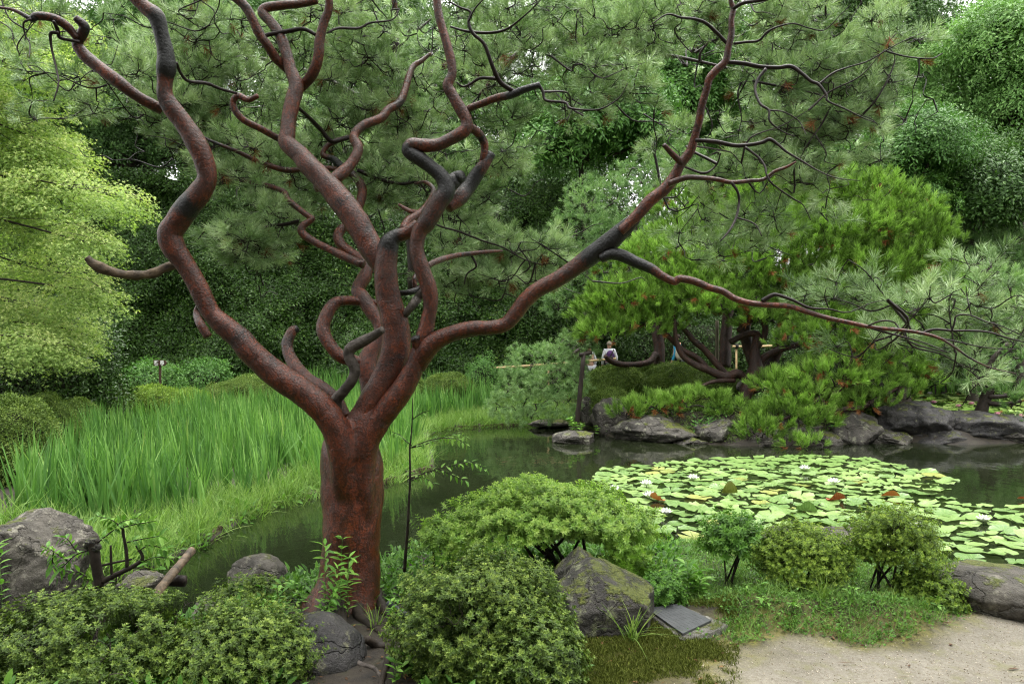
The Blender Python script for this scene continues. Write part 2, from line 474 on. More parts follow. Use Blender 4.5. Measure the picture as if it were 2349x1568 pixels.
def tuft(n, L, w, a0, a1, shoot, droop=0.0):
    """pine shoot: n needles, each a thin sliver, angles a0..a1 degrees off the shoot"""
    V, Fc, S = [], [], []
    for i in range(n):
        t = rng.uniform(0, 1)
        th = math.radians(rng.uniform(a0, a1)) * (1 - 0.35 * t); ph = rng.uniform(0, 2 * math.pi)
        d = np.array([math.sin(th) * math.cos(ph), math.sin(th) * math.sin(ph), math.cos(th)])
        b = np.array([0, 0, shoot * t])
        l = L * rng.uniform(0.7, 1.05)
        s = np.cross(d, rng.normal(size=3)); s = s / np.linalg.norm(s) * w / 2
        mid = b + d * l * 0.55; tip = b + d * l + np.array([0, 0, -droop * l])
        k = len(V)
        V += [b - s * 0.7, b + s * 0.7, mid + s, mid - s, tip]
        Fc += [(k, k + 1, k + 2, k + 3), (k + 3, k + 2, k + 4)]
        v = rng.uniform(0, 1); S += [v * 0.3] * 2 + [0.3 + 0.6 * v] * 2 + [0.4 + 0.6 * v]  # tuft shading put into the colour: needle bases darker, tips paler
    return np.array(V), Fc, np.array(S)

def leaf_shape(b, d, up, L, W, fold=0.25, curl=0.15, segs=2):
    """a pointed leaf from b along d: 2 x segs quads/tris with a folded midrib"""
    d = d / np.linalg.norm(d); s = np.cross(d, up); s /= np.linalg.norm(s) + 1e-9; u = np.cross(s, d)
    prof = [(0.0, 0.0), (0.38, 1.0), (0.72, 0.72), (1.0, 0.0)] if segs == 3 else [(0.0, 0.0), (0.45, 1.0), (1.0, 0.0)]
    V = []
    for t, w in prof:
        c = b + d * L * t - u * curl * L * t * t
        if w == 0: V.append(c)
        else: V += [c + s * W / 2 * w + u * fold * W * 0.5 * w, c, c - s * W / 2 * w + u * fold * W * 0.5 * w]
    if segs == 3:
        Fc = [(0, 2, 1), (0, 3, 2), (1, 2, 5, 4), (2, 3, 6, 5), (4, 5, 7), (5, 6, 7)]
    else:
        Fc = [(0, 2, 1), (0, 3, 2), (1, 2, 4), (2, 3, 4)]
    return V, Fc

def spray(n, size, L, W, flat=0.6, droop=0.3, segs=2, zlo=-0.2):
    """a leafy twig end: n leaves on a small blob of the given size"""
    V, Fc, S = [], [], []
    for i in range(n):
        p = rdir(1, zlo, 1)[0] * size * rng.uniform(0.25, 1.0) * np.array([1, 1, flat])
        d = unit(p + np.array([0, 0, 0.15 * size]))*1.0 + rng.normal(size=3) * 0.35 + np.array([0, 0, -droop])
        l = L * rng.uniform(0.7, 1.15)
        v, f = leaf_shape(p, unit(d), np.array([0, 0, 1.0]) + rng.normal(size=3) * 0.3, l, W * l / L, 0.3, 0.15, segs)
        k = len(V); V += v; Fc += [tuple(j + k for j in q) for q in f]; S += [rng.uniform(0, 1)] * len(v)
    return np.array(V), Fc, np.array(S)

def rosette(n, L, W, shoot, lay=60, whorls=2):
    """azalea shoot: leaves in whorls round a short stem, the top one small and pale"""
    V, Fc, S = [], [], []
    for wv in range(whorls):
        z = shoot * (0.45 + 0.55 * wv / max(1, whorls - 1)) if whorls > 1 else shoot
        for i in range(n):
            ph = 2 * math.pi * i / n + rng.uniform(-0.35, 0.35) + wv * 0.6
            th = math.radians(lay + 15 - 35 * wv / max(1, whorls - 1) + rng.uniform(-12, 12))
            d = np.array([math.sin(th) * math.cos(ph), math.sin(th) * math.sin(ph), math.cos(th)])
            l = L * rng.uniform(0.75, 1.1) * (1 - 0.25 * wv / max(1, whorls - 1))
            v, f = leaf_shape(np.array([0, 0, z]), d, np.array([0, 0, 1.0]), l, W * l / L, 0.3, 0.18, 2)
            k = len(V); V += v; Fc += [tuple(j + k for j in q) for q in f]
            S += [min(1, 0.25 + 0.55 * wv / max(1, whorls - 1) + rng.uniform(-0.2, 0.25))] * len(v)
    s = 0.0012
    k = len(V); V += [np.array([s, 0, -0.05]), np.array([-s, s, -0.05]), np.array([-s, -s, -0.05]), np.array([0, 0, shoot])]
    Fc += [(k, k + 1, k + 3), (k + 1, k + 2, k + 3), (k + 2, k, k + 3)]; S += [0.0] * 4
    return np.array(V), Fc, np.array(S)

def maple_spray(n, size, L):
    """a flat drooping layer of five-lobed leaves"""
    V, Fc, S = [], [], []
    for i in range(n):
        a = rng.uniform(0, 2 * math.pi); r = size * math.sqrt(rng.uniform(0, 1))
        p = np.array([r * math.cos(a), r * math.sin(a), -0.35 * r * r / size + rng.normal() * 0.12 * size])
        nrm = unit(np.array([0.3 * math.cos(a), 0.3 * math.sin(a), 1.0]) + rng.normal(size=3) * 0.35)
        x = unit(np.cross(nrm, rng.normal(size=3))); y = np.cross(nrm, x)
        l = L * rng.uniform(0.7, 1.15); k = len(V)
        V.append(p); angs = [-105, -52, 0, 52, 105]; lens = [0.55, 0.9, 1.0, 0.9, 0.55]
        for q in range(5):
            t = math.radians(angs[q]); V.append(p + (x * math.cos(t) + y * math.sin(t)) * l * lens[q] - nrm * 0.2 * l * lens[q])
        for q in range(4):
            t = math.radians((angs[q] + angs[q + 1]) / 2); V.append(p + (x * math.cos(t) + y * math.sin(t)) * l * 0.33)
        t = math.pi
        Fc += [(k, k + 1, k + 6), (k, k + 6, k + 2), (k, k + 2, k + 7), (k, k + 7, k + 3), (k, k + 3, k + 8), (k, k + 8, k + 4), (k, k + 4, k + 9), (k, k + 9, k + 5)]
        S += [rng.uniform(0, 1)] * 10
    return np.array(V), Fc, np.array(S)

def blades(n, L, W, lean, curve, base=0.04, fan=True, segs=4):
    """a clump of sword leaves or grass"""
    V, Fc, S = [], [], []
    fa = rng.uniform(0, math.pi)
    for i in range(n):
        ph = (fa + (math.pi if rng.random() < 0.5 else 0) + rng.normal() * 0.25) if fan else rng.uniform(0, 2 * math.pi)
        h = np.array([math.cos(ph), math.sin(ph), 0]); l = L * rng.uniform(0.6, 1.05)
        ln = abs(rng.normal()) * lean; cv = curve * rng.uniform(0.2, 1.0) * (3.0 if rng.random() < 0.12 else 1)
        s = np.array([-h[1], h[0], 0]); s = unit(s + h * rng.normal() * 0.8)
        b = np.array([rng.normal(), rng.normal(), 0]) * base
        k = len(V); v0 = rng.uniform(0, 1)
        for j in range(segs + 1):
            t = j / segs
            c = b + h * l * (ln * t + cv * t * t) + np.array([0, 0, l * (t - 0.5 * min(1.6, ln * ln + 2.2 * cv * cv) * t * t)])
            w = W * (0.75 + 0.25 * math.sin(math.pi * min(1, t * 1.4))) * (1 - t ** 3) + 0.0006
            V += [c - s * w / 2, c + s * w / 2]; S += [min(1, v0 * 0.8 + 0.2 * t)] * 2
        for j in range(segs):
            a = k + 2 * j; Fc.append((a, a + 1, a + 3, a + 2))
    return np.array(V), Fc, np.array(S)

PR = {}
PR['needle'] = [tuft(46, 0.085, 0.0024, 22, 78, 0.05) for _ in range(4)]
PR['needle_far'] = [tuft(54, 0.11, 0.0050, 8, 58, 0.10) for _ in range(4)]
PR['needle_long'] = [tuft(40, 0.17, 0.0055, 15, 75, 0.08, 0.25) for _ in range(4)]
PR['needle_mid'] = [tuft(44, 0.11, 0.004, 22, 78, 0.06) for _ in range(4)]
PR['hedge'] = [spray(30, 0.22, 0.085, 0.036, 0.55, 0.25) for _ in range(4)]
PR['broad'] = [spray(42, 0.36, 0.12, 0.042, 0.55, 0.45) for _ in range(4)]
PR['broad_far'] = [spray(46, 0.55, 0.15, 0.06, 0.55, 0.4) for _ in range(4)]
PR['broad_big'] = [spray(26, 0.30, 0.14, 0.045, 0.5, 0.55) for _ in range(4)]
PR['azalea'] = [rosette(6, 0.023, 0.009, 0.022) for _ in range(4)]
PR['mound'] = [spray(30, 0.075, 0.024, 0.011, 0.6, -0.2) for _ in range(4)]
PR['shrub_light'] = [rosette(5, 0.038, 0.014, 0.055, 62, 3) for _ in range(4)]
PR['maple'] = [maple_spray(26, 0.22, 0.042) for _ in range(4)]
PR['iris'] = [blades(8, 0.86, 0.032, 0.15, 0.10, 0.035) for _ in range(6)]
PR['grass'] = [blades(16, 0.30, 0.006, 0.45, 0.35, 0.06, False) for _ in range(5)]
PR['grass_small'] = [blades(14, 0.13, 0.004, 0.5, 0.4, 0.05, False, 3) for _ in range(5)]
PR['weed'] = [spray(9, 0.09, 0.055, 0.022, 0.7, 0.2, 3, 0.0) for _ in range(4)]
PR['groundcover'] = [spray(16, 0.07, 0.022, 0.013, 0.5, 0.1, 2, 0.0) for _ in range(4)]
PR['moss'] = [blades(18, 0.022, 0.0035, 0.5, 0.3, 0.02, False, 2) for _ in range(3)]

# ------------------------------------------------------------------ ground, path and water
POND = [on_water(x, y)[:2] for x, y in [
    (470, 1240), (580, 1172), (740, 1132), (875, 1109), (990, 1072), (985, 1035), (972, 1002), (1001, 987), (1100, 979), (1230, 973),
    (1330, 985), (1420, 1004), (1520, 1013), (1700, 1022), (1900, 1020), (2050, 1012), (2200, 1020), (2330, 1016), (2480, 1000), (3300, 1010),
    (3600, 1430), (2700, 1425), (2349, 1402), (2180, 1385), (2000, 1350), (1800, 1330), (1560, 1318), (1400, 1345), (1200, 1340), (1000, 1345),
    (880, 1362), (760, 1400), (640, 1420), (560, 1440), (420, 1500), (250, 1570), (0, 1680), (-400, 1760), (-900, 1640), (-300, 1430), (0, 1390), (200, 1350), (340, 1300)]]
REAR = [on_water(x, y)[:2] for x, y in [(2055, 1000), (2045, 930), (2075, 903), (2349, 896), (2900, 893), (3200, 985), (2480, 1000), (2330, 1008), (2200, 1008)]]

def poly_sd(X, Y, poly):
    """signed distance to a polygon, negative inside"""
    X = np.asarray(X, float); Y = np.asarray(Y, float)
    d = np.full(X.shape, 1e9); ins = np.zeros(X.shape, bool)
    n = len(poly)
    for i in range(n):
        ax, ay = poly[i]; bx, by = poly[(i + 1) % n]
        ex, ey = bx - ax, by - ay
        t = np.clip(((X - ax) * ex + (Y - ay) * ey) / (ex * ex + ey * ey + 1e-12), 0, 1)
        d = np.minimum(d, np.hypot(X - ax - t * ex, Y - ay - t * ey))
        c = ((ay > Y) != (by > Y)) & (X < ex * (Y - ay) / (ey if abs(ey) > 1e-12 else 1e-12) + ax)
        ins ^= c
    return np.where(ins, -d, d)

def sstep(a, b, x):
    t = np.clip((x - a) / (b - a), 0, 1); return t * t * (3 - 2 * t)

def vnoise(X, Y, s, seed=0):
    """cheap smooth value noise on arrays"""
    r = np.random.default_rng(seed); T = r.uniform(-1, 1, (64, 64))
    x = X * s + 1000; y = Y * s + 1000
    i, j = np.floor(x).astype(int), np.floor(y).astype(int); u, v = x - i, y - j
    u = u * u * (3 - 2 * u); v = v * v * (3 - 2 * v)
    g = lambda a, b: T[a % 64, b % 64]
    return (g(i, j) * (1 - u) + g(i + 1, j) * u) * (1 - v) + (g(i, j + 1) * (1 - u) + g(i + 1, j + 1) * u) * v

BUMPS = [(*on_water(1880, 1420, 0.45)[:2], 0.55, 0.20, 0.10), (*on_water(2060, 1430, 0.45)[:2], 0.35, 0.2, 0.08), (*on_water(1700, 1420, 0.45)[:2], 0.3, 0.2, 0.08),
         (*on_water(1450, 1490, 0.45)[:2], 0.4, 0.3, 0.05)]
def ground_h(X, Y):
    X = np.asarray(X, float); Y = np.asarray(Y, float)
    sd = np.minimum(poly_sd(X, Y, POND), poly_sd(X, Y, REAR))
    near = 0.45 + 0.012 * vnoise(X, Y, 1.3, 3)
    left_bank = 0.12
    iris = 0.09 + 0.03 * vnoise(X, Y, 0.8, 4)
    far = 0.55 + 0.15 * vnoise(X, Y, 0.25, 5)
    isl = sstep(1.5, 3.0, X) * sstep(14, 16, Y)
    base = np.where(Y < 7.2, near, iris)
    base = base + (far - base) * np.maximum(sstep(21.5, 24, Y), isl)
    base = base + (1.3 - base) * sstep(40, 90, Y)
    shore = 0.035
    w = np.where(Y < 7.2, 0.6, 0.9)
    out = shore + (base - shore) * sstep(0.0, 1.0, sd / w)
    h = np.where(sd > 0, out, -0.55 * sstep(0.0, 0.5, -sd) + shore * (1 - sstep(0, 0.12, -sd)))
    for bx, by, sx, sy, amp in BUMPS:
        h = h + amp * np.exp(-((X - bx) / sx) ** 2 - ((Y - by) / sy) ** 2) * (sd > 0)
    h = h + (sd > 0.1) * (0.010 * vnoise(X, Y, 4.0, 6) + 0.005 * vnoise(X, Y, 11.0, 7)) * (Y < 12)
    return h

def gh(x, y):
    return float(ground_h(np.array([x]), np.array([y]))[0])

PATH = [on_water(x, y, 0.45)[:2] for x, y in [(1640, 1560), (1660, 1495), (1800, 1455), (1950, 1480), (2080, 1470), (2185, 1435), (2215, 1405), (2400, 1400), (2700, 1395), (3400, 1500), (3400, 2600), (1150, 2600), (1290, 1760), (1400, 1640)]]
SLAB = [on_water(x, y, 0.45)[:2] for x, y in [(1485, 1395), (1560, 1390), (1670, 1440), (1570, 1475)]]

def grade(a, b, step0, growth):
    xs = [a]; s = step0
    while xs[-1] < b:
        xs.append(xs[-1] + s); s *= growth
    return xs
gx = np.array(sorted(set([round(-v, 4) for v in grade(4.5, 90, 0.08, 1.08)] + list(np.round(np.arange(-4.45, 4.5, 0.05), 4)) + [round(v, 4) for v in grade(4.5, 90, 0.08, 1.08)])))
gy = np.array(sorted(set([-60, -40, -28, -20, -14, -9, -6, -3, -1, 0.5, 1.5] + list(np.round(np.arange(2.2, 9.0, 0.05), 4)) + [round(v, 4) for v in grade(9.0, 26, 0.09, 1.012)] + [round(v, 3) for v in grade(27, 260, 0.6, 1.09)])))
GX, GY = np.meshgrid(gx, gy)
GZ = ground_h(GX.ravel(), GY.ravel())
sdp = poly_sd(GX.ravel(), GY.ravel(), PATH)
sand = 1 - sstep(-0.10, 0.10, sdp + 0.10 * vnoise(GX.ravel(), GY.ravel(), 3.0, 9) + 0.05 * vnoise(GX.ravel(), GY.ravel(), 9.0, 10))
mossy = sstep(0.9, 0.2, np.hypot(GX.ravel() - BUMPS[3][0], (GY.ravel() - BUMPS[3][1]) * 1.3) + 0.15 * vnoise(GX.ravel(), GY.ravel(), 4.0, 12))
pxg = GX.ravel() / np.maximum(GY.ravel(), 1.0) * F + 1174.5
mossy = np.maximum(mossy, 0.85 * sstep(0.45, 0.10, sdp) * sstep(-0.16, 0.0, sdp) * (pxg > 1600) * (GY.ravel() < 5.5))
nx, ny = len(gx), len(gy)
idx = np.arange(nx * ny).reshape(ny, nx)
quads = np.stack([idx[:-1, :-1].ravel(), idx[:-1, 1:].ravel(), idx[1:, 1:].ravel(), idx[1:, :-1].ravel()], 1)

def ground_mat():
    m, nt, out = new_mat('garden_ground')
    co = obj_co(nt)
    n1 = tnoise(nt, co, 2.5, 5, 0.6); n2 = tnoise(nt, co, 45, 4, 0.7); n3 = tnoise(nt, co, 160, 2, 0.6); n4 = tnoise(nt, co, 9, 4, 0.6)
    dirt = ramp(nt, n4, [(0.3, (0.008, 0.006, 0.004)), (0.55, (0.024, 0.018, 0.011)), (0.75, (0.020, 0.024, 0.008))])
    sandc = ramp(nt, n1, [(0.3, (0.115, 0.104, 0.078)), (0.55, (0.180, 0.164, 0.130)), (0.75, (0.235, 0.214, 0.174))])
    sandc = mixc(nt, ramp(nt, n2, [(0.38, (0.55, 0.55, 0.55)), (0.6, (0, 0, 0))]), sandc, (0.09, 0.072, 0.05))
    sandc = mixc(nt, ramp(nt, n3, [(0.55, (0, 0, 0)), (0.75, (0.6, 0.6, 0.6))]), sandc, (0.36, 0.32, 0.26))
    sandc = mixc(nt, ramp(nt, n4, [(0.52, (0, 0, 0)), (0.68, (0.6, 0.6, 0.6))]), sandc, (0.125, 0.12, 0.05))
    a = N(nt, "ShaderNodeAttribute", attribute_name="sand"); b = N(nt, "ShaderNodeAttribute", attribute_name="mossy")
    mossc = ramp(nt, n2, [(0.3, (0.06, 0.06, 0.012)), (0.7, (0.17, 0.15, 0.03))])
    c = mixc(nt, a.outputs['Fac'], dirt, sandc)
    mf = mathn(nt, 'MULTIPLY', b.outputs['Fac'], ramp(nt, n4, [(0.3, (0.2, 0.2, 0.2)), (0.6, (1, 1, 1))]))
    c = mixc(nt, mf, c, mossc)
    h = mathn(nt, 'ADD', mathn(nt, 'MULTIPLY', n2, 0.6), mathn(nt, 'ADD', mathn(nt, 'MULTIPLY', n3, 0.35), n4))
    principled(nt, out, c, 0.75, bump(nt, h, 0.7, 0.012), 0.35)
    return m
ground = mesh_obj('ground', np.stack([GX.ravel(), GY.ravel(), GZ], 1), quads, ground_mat(), None, True, {'sand': sand, 'mossy': mossy})
tag(ground, 'sandy garden path and dark soil banks round the pond', 'ground', kind='structure')

def water_mat():
    m, nt, out = new_mat('pond_water')
    co = obj_co(nt)
    mp = N(nt, "ShaderNodeMapping"); mp.inputs['Scale'].default_value = (1.0, 0.6, 1)
    nt.links.new(co, mp.inputs[0])
    n1 = tnoise(nt, mp.outputs[0], 5.0, 2, 0.5, 0.3); n2 = tnoise(nt, mp.outputs[0], 0.35, 2, 0.5)
    n3 = tnoise(nt, mp.outputs[0], 22.0, 2, 0.5, 0.2)
    c = ramp(nt, n2, [(0.35, (0.007, 0.010, 0.004)), (0.65, (0.014, 0.018, 0.008))])
    h = mathn(nt, 'ADD', n1, mathn(nt, 'MULTIPLY', n3, 0.12))
    p = principled(nt, out, c, 0.03, bump(nt, h, 0.06, 0.05), 0.5)
    p.inputs['IOR'].default_value = 1.33
    return m
wx0, wx1, wy0, wy1 = -45.0, 60.0, 3.0, 36.0
water = mesh_obj('pond_water', [(wx0, wy0, 0), (wx1, wy0, 0), (wx1, wy1, 0), (wx0, wy1, 0)], [(0, 1, 2, 3)], water_mat(), None, False)
tag(water, 'still dark green pond water', 'water', kind='structure')

# ------------------------------------------------------------------ shared shape helpers
def ell(cx, cy, rx, ry, d, rd):
    return at(cx, cy, d), np.array([rx / F * d, rd, ry / F * d])

def shell(c, r, n, zlo=-0.35, lo=0.72, hi=1.05, bumpy=0.22, seed=0.0, fr=2.2):
    u = rdir(n, zlo, 1.0)
    k = np.array([noise.noise(Vector(x * fr) + Vector((seed, seed * 1.7, 0))) for x in u])
    rad = rng.uniform(lo, hi, n) * (1 + bumpy * k)
    return c + u * r * rad[:, None], unit(u / r)

def blob(c, r, sub=3, bumpy=0.18, fr=1.8, seed=0.0, zcut=None):
    """closed lumpy ellipsoid"""
    V, Fc = ico(sub)
    k = np.array([noise.fractal(Vector(x * fr) + Vector((seed, 2 * seed, 3.1)), 1.0, 2.0, 3) for x in V])
    W = c + V * r * (1 + bumpy * k)[:, None]
    if zcut is not None: W[:, 2] = np.maximum(W[:, 2], zcut)
    return W, Fc

_ICO = {}
def ico(sub):
    if sub in _ICO: return _ICO[sub]
    t = (1 + 5 ** 0.5) / 2
    V = [(-1, t, 0), (1, t, 0), (-1, -t, 0), (1, -t, 0), (0, -1, t), (0, 1, t), (0, -1, -t), (0, 1, -t), (t, 0, -1), (t, 0, 1), (-t, 0, -1), (-t, 0, 1)]
    V = [np.array(v) / np.linalg.norm(v) for v in V]
    Fc = [(0, 11, 5), (0, 5, 1), (0, 1, 7), (0, 7, 10), (0, 10, 11), (1, 5, 9), (5, 11, 4), (11, 10, 2), (10, 7, 6), (7, 1, 8), (3, 9, 4), (3, 4, 2), (3, 2, 6), (3, 6, 8), (3, 8, 9), (4, 9, 5), (2, 4, 11), (6, 2, 10), (8, 6, 7), (9, 8, 1)]
    for _ in range(sub):
        mid, G = {}, []
        def m(a, b):
            k = (min(a, b), max(a, b))
            if k not in mid:
                v = V[a] + V[b]; V.append(v / np.linalg.norm(v)); mid[k] = len(V) - 1
            return mid[k]
        for a, b, c in Fc:
            x, y, z = m(a, b), m(b, c), m(c, a)
            G += [(a, x, z), (b, y, x), (c, z, y), (x, y, z)]
        Fc = G
    _ICO[sub] = (np.array(V), Fc)
    return _ICO[sub]

def rock(name, c, r, mat, label, planes=9, seed=1, rough=0.10, sub=4, group=None, tilt=None, cuts=()):
    """boulder: a ball cut by planes, then weathered; c is its centre, r its half sizes"""
    rr = np.random.default_rng(seed)
    V, Fc = ico(sub)
    R = np.full(len(V), 1.0)
    for i in range(planes):
        n = unit(rr.normal(size=3)); d = rr.uniform(0.62, 0.9)
        q = V @ n
        R = np.minimum(R, np.where(q > 0.05, d / np.maximum(q, 0.05), 9))
    for n, d in cuts:
        n = unit(np.array(n, float)); q = V @ n
        R = np.minimum(R, np.where(q > 0.05, d / np.maximum(q, 0.05), 9))
    s = Vector(rr.uniform(-50, 50, 3))
    k = np.array([noise.fractal(Vector(x * 1.6) + s, 0.9, 2.1, 5) for x in V])
    k2 = np.array([noise.ridged_multi_fractal(Vector((x[0] * 1.3, x[1] * 1.3, x[2] * 3.0)) + s, 0.9, 2.1, 4, 1.0, 2.0) for x in V])
    W = V * (R * (1 + rough * k + rough * 0.35 * (k2 - 1)))[:, None]
    W = W * np.asarray(r, float)
    if tilt is not None:
        a = math.radians(tilt); q = np.array([[math.cos(a), 0, math.sin(a)], [0, 1, 0], [-math.sin(a), 0, math.cos(a)]]); W = W @ q.T
    o = mesh_obj(name, W, Fc, mat, None, True, loc=c, local=True)
    return tag(o, label, 'rock', group)

# ------------------------------------------------------------------ background trees
def lobes_in(c, r, n, lr, seed):
    rr = np.random.default_rng(seed); L = []
    for i in range(n):
        z = rr.uniform(-0.75, 0.95); a = rr.uniform(0, 2 * math.pi); q = math.sqrt(1 - z * z)
        u = np.array([q * math.cos(a), q * math.sin(a), z])
        L.append((c + u * r * rr.uniform(0.45, 0.9), np.array([1, 1, 0.72]) * lr * rr.uniform(0.65, 1.25)))
    return L

def broadleaf(name, label, base, c, r, n, proto, mat, nl=16, lr=2.0, seed=1, scale=1.0, cat='tree', group='trees behind the pond garden', trunk_r=0.22, stems=1, front=True):
    root = empty(name, base, label, cat, group)
    base = np.asarray(base, float)
    mb = MB()
    top = c + np.array([0, 0, r[2] * 0.4])
    for s in range(stems):
        b0 = base + np.array([s * 0.5 - 0.25 * (stems - 1), 0, -0.1])
        p = resample([b0, b0 * 0.6 + c * 0.4 + np.array([0.25 * math.sin(seed + s), 0, 0]), c - np.array([0, 0, r[2] * 0.2]), top], 6)
        mb.add(*tube(p, np.linspace(trunk_r, trunk_r * 0.25, len(p)), 8, True, 0.08, 2.0))
    L = lobes_in(np.asarray(c), np.asarray(r), nl, lr, seed)
    L.append((np.asarray(c, float), np.asarray(r) * 0.7))
    for lc, lrr in L[:-1]:
        s0 = c - np.array([0, 0, r[2] * 0.5]) + (lc - c) * 0.1
        p = resample([s0, (s0 + lc) / 2 + rng.normal(size=3) * 0.25, lc], 5)
        mb.add(*tube(p, np.linspace(trunk_r * 0.4, 0.02, len(p)), 5, False))
    mb.build('trunk', M['trunk_bg'], root)
    P, D, T = [], [], []
    w = np.array([np.prod(x[1]) ** (2 / 3) for x in L]); w = (w / w.sum() * n).astype(int)
    for i, ((lc, lrr), k) in enumerate(zip(L, w)):
        p, d = shell(lc, lrr, k, -0.5, 0.6, 1.05, 0.3, seed + i)
        P.append(p); D.append(d * 0.7 + np.array([0, 0, 0.35])); T.append(np.clip(rng.normal(0.45, 0.16, k) + 0.1 * rng.normal(), 0, 1))
    P, D, T = np.vstack(P), np.vstack(D), np.concatenate(T)
    scatter('crown', root, P, D, rng.uniform(0.75, 1.25, len(P)) * scale, T, PR[proto], M[mat])
    return root

def gbase(px, d):
    x = (px - 1174.5) / F * d
    return np.array([x, d, gh(x, d)])

def bg(name, label, px, py, rx, ry, d, rd, n, proto, mat, **kw):
    c, r = ell(px, py, rx, ry, d, rd)
    return broadleaf(name, label, gbase(px, d), c, r, n, proto, mat, **kw)

bg('broadleaf_tree', 'tall pale green broadleaf tree at the upper right corner', 2330, 210, 230, 230, 31, 4.0, 3400, 'broad_far', 'broad_light', nl=26, lr=1.7, seed=21)
bg('broadleaf_tree', 'dense dark evergreen tree below the pale tree at upper right', 2230, 430, 190, 150, 28, 3.0, 2600, 'broad_far', 'broad_dark', nl=26, lr=1.3, seed=22)
bg('broadleaf_tree', 'mid green tree just right of the pine tips, above the bright pine', 2080, 400, 90, 150, 26, 2.0, 1500, 'broad', 'broad_mid', nl=18, lr=1.1, seed=23)
bg('broadleaf_tree', 'dark tree behind the right pine limb tips at the top edge', 1960, 90, 190, 170, 36, 4.0, 2200, 'broad_far', 'broad_dark', nl=22, lr=2.0, seed=24)
bg('broadleaf_tree', 'green tree between the two central pine crowns at the top', 1590, 150, 190, 210, 33, 3.5, 2800, 'broad_far', 'broad_mid', nl=26, lr=1.7, seed=25)
bg('broadleaf_tree', 'long leaved green tree above the dark hollow behind the pine', 1330, 290, 190, 150, 26, 2.6, 2600, 'broad_big', 'broad_mid', nl=26, lr=1.25, seed=26, trunk_r=0.14, scale=1.25)
bg('broadleaf_tree', 'dark tree standing behind the hedge left of the pine trunk', 330, 260, 190, 220, 28, 2.5, 2600, 'broad', 'broad_dark', nl=24, lr=1.5, seed=27)
bg('broadleaf_tree', 'dark leafy tree at the top left behind the leaning limb', 420, 30, 230, 140, 29, 3.0, 2200, 'broad', 'broad_mid', nl=22, lr=1.5, seed=28)
bg('broadleaf_tree', 'dark tree behind the middle of the pine crown', 800, 260, 280, 260, 30, 3.5, 3000, 'broad_far', 'broad_dark', nl=26, lr=2.0, seed=29)
bg('broadleaf_tree', 'dark tree with thin bare stems in the hollow above the hedge', 1200, 470, 200, 90, 33, 3.0, 1100, 'broad_far', 'broad_dark', nl=14, lr=1.4, seed=30, stems=4, trunk_r=0.12)
bg('broadleaf_tree', 'dark evergreen tree low at the right edge behind the feathery pine', 2300, 520, 240, 80, 36, 4.0, 1500, 'broad_far', 'broad_dark', nl=16, lr=1.6, seed=31)
bg('broadleaf_tree', 'dark tree behind the bright pine on the far bank', 1750, 430, 260, 180, 34, 3.5, 2200, 'broad_far', 'broad_mid', nl=22, lr=1.8, seed=32)
bg('broadleaf_tree', 'dark tree behind the maple at the left edge', 40, 250, 260, 330, 28, 3.5, 2600, 'broad_far', 'broad_dark', nl=22, lr=2.0, seed=33)

# a wood closing the view far behind
P, D = [], []
tb = MB()
for i in range(52):
    d = rng.uniform(42, 58); px = -700 + (i % 26) * 150 + rng.uniform(-60, 60)
    c = np.array([(px - 1174.5) / F * d, d, rng.uniform(8, 13) if i < 26 else rng.uniform(17, 23)])
    tb.add(*tube([c - np.array([0, 0, c[2]]), c], [0.3, 0.15], 6, False))
    for k in range(10):
        lc = c + rng.normal(size=3) * np.array([2.2, 1.5, 4.5]); lc[2] = max(2.0, lc[2])
        p, q = shell(lc, np.array([2.4, 2.0, 1.7]), 42, -0.5, 0.6, 1.05, 0.3, i + k)
        P.append(p); D.append(q)
# unseen trees added round the sides and behind the viewer to block sky light
for i in range(22):
    a_ = math.radians(100 + 340 * 0 + i * (340 - 100 - 0) / 21.0 + 40); rad = rng.uniform(9.5, 13)
    c = np.array([rad * math.sin(a_ - math.pi * 0.22), rad * math.cos(a_ - math.pi * 0.22), rng.uniform(6, 9)])
    if c[1] > 1.5: continue
    tb.add(*tube([c - np.array([0, 0, c[2]]), c], [0.3, 0.15], 6, False))
    for k in range(8):
        lc = c + rng.normal(size=3) * np.array([1.4, 1.4, 3.0]); lc[2] = max(1.5, lc[2])
        p, q = shell(lc, np.array([1.9, 1.9, 1.6]), 36, -0.5, 0.6, 1.05, 0.3, i + k)
        P.append(p); D.append(q)
P, D = np.vstack(P), np.vstack(D)
wood = empty('distant_wood_and_light_blockers', (0, 50, 1.0), 'dense distant wood closing the view, with unseen light-blocking trees added behind the viewer', 'wood')
wood["kind"] = 'stuff'
scatter('foliage', wood, P, D + np.array([0, 0, 0.4]), rng.uniform(1.3, 2.2, len(P)), np.clip(rng.normal(0.4, 0.2, len(P)), 0, 1), PR['broad_far'], M['broad_dark'])
tag(tb.build('trunks', M['trunk_bg'], wood), kind='stuff')

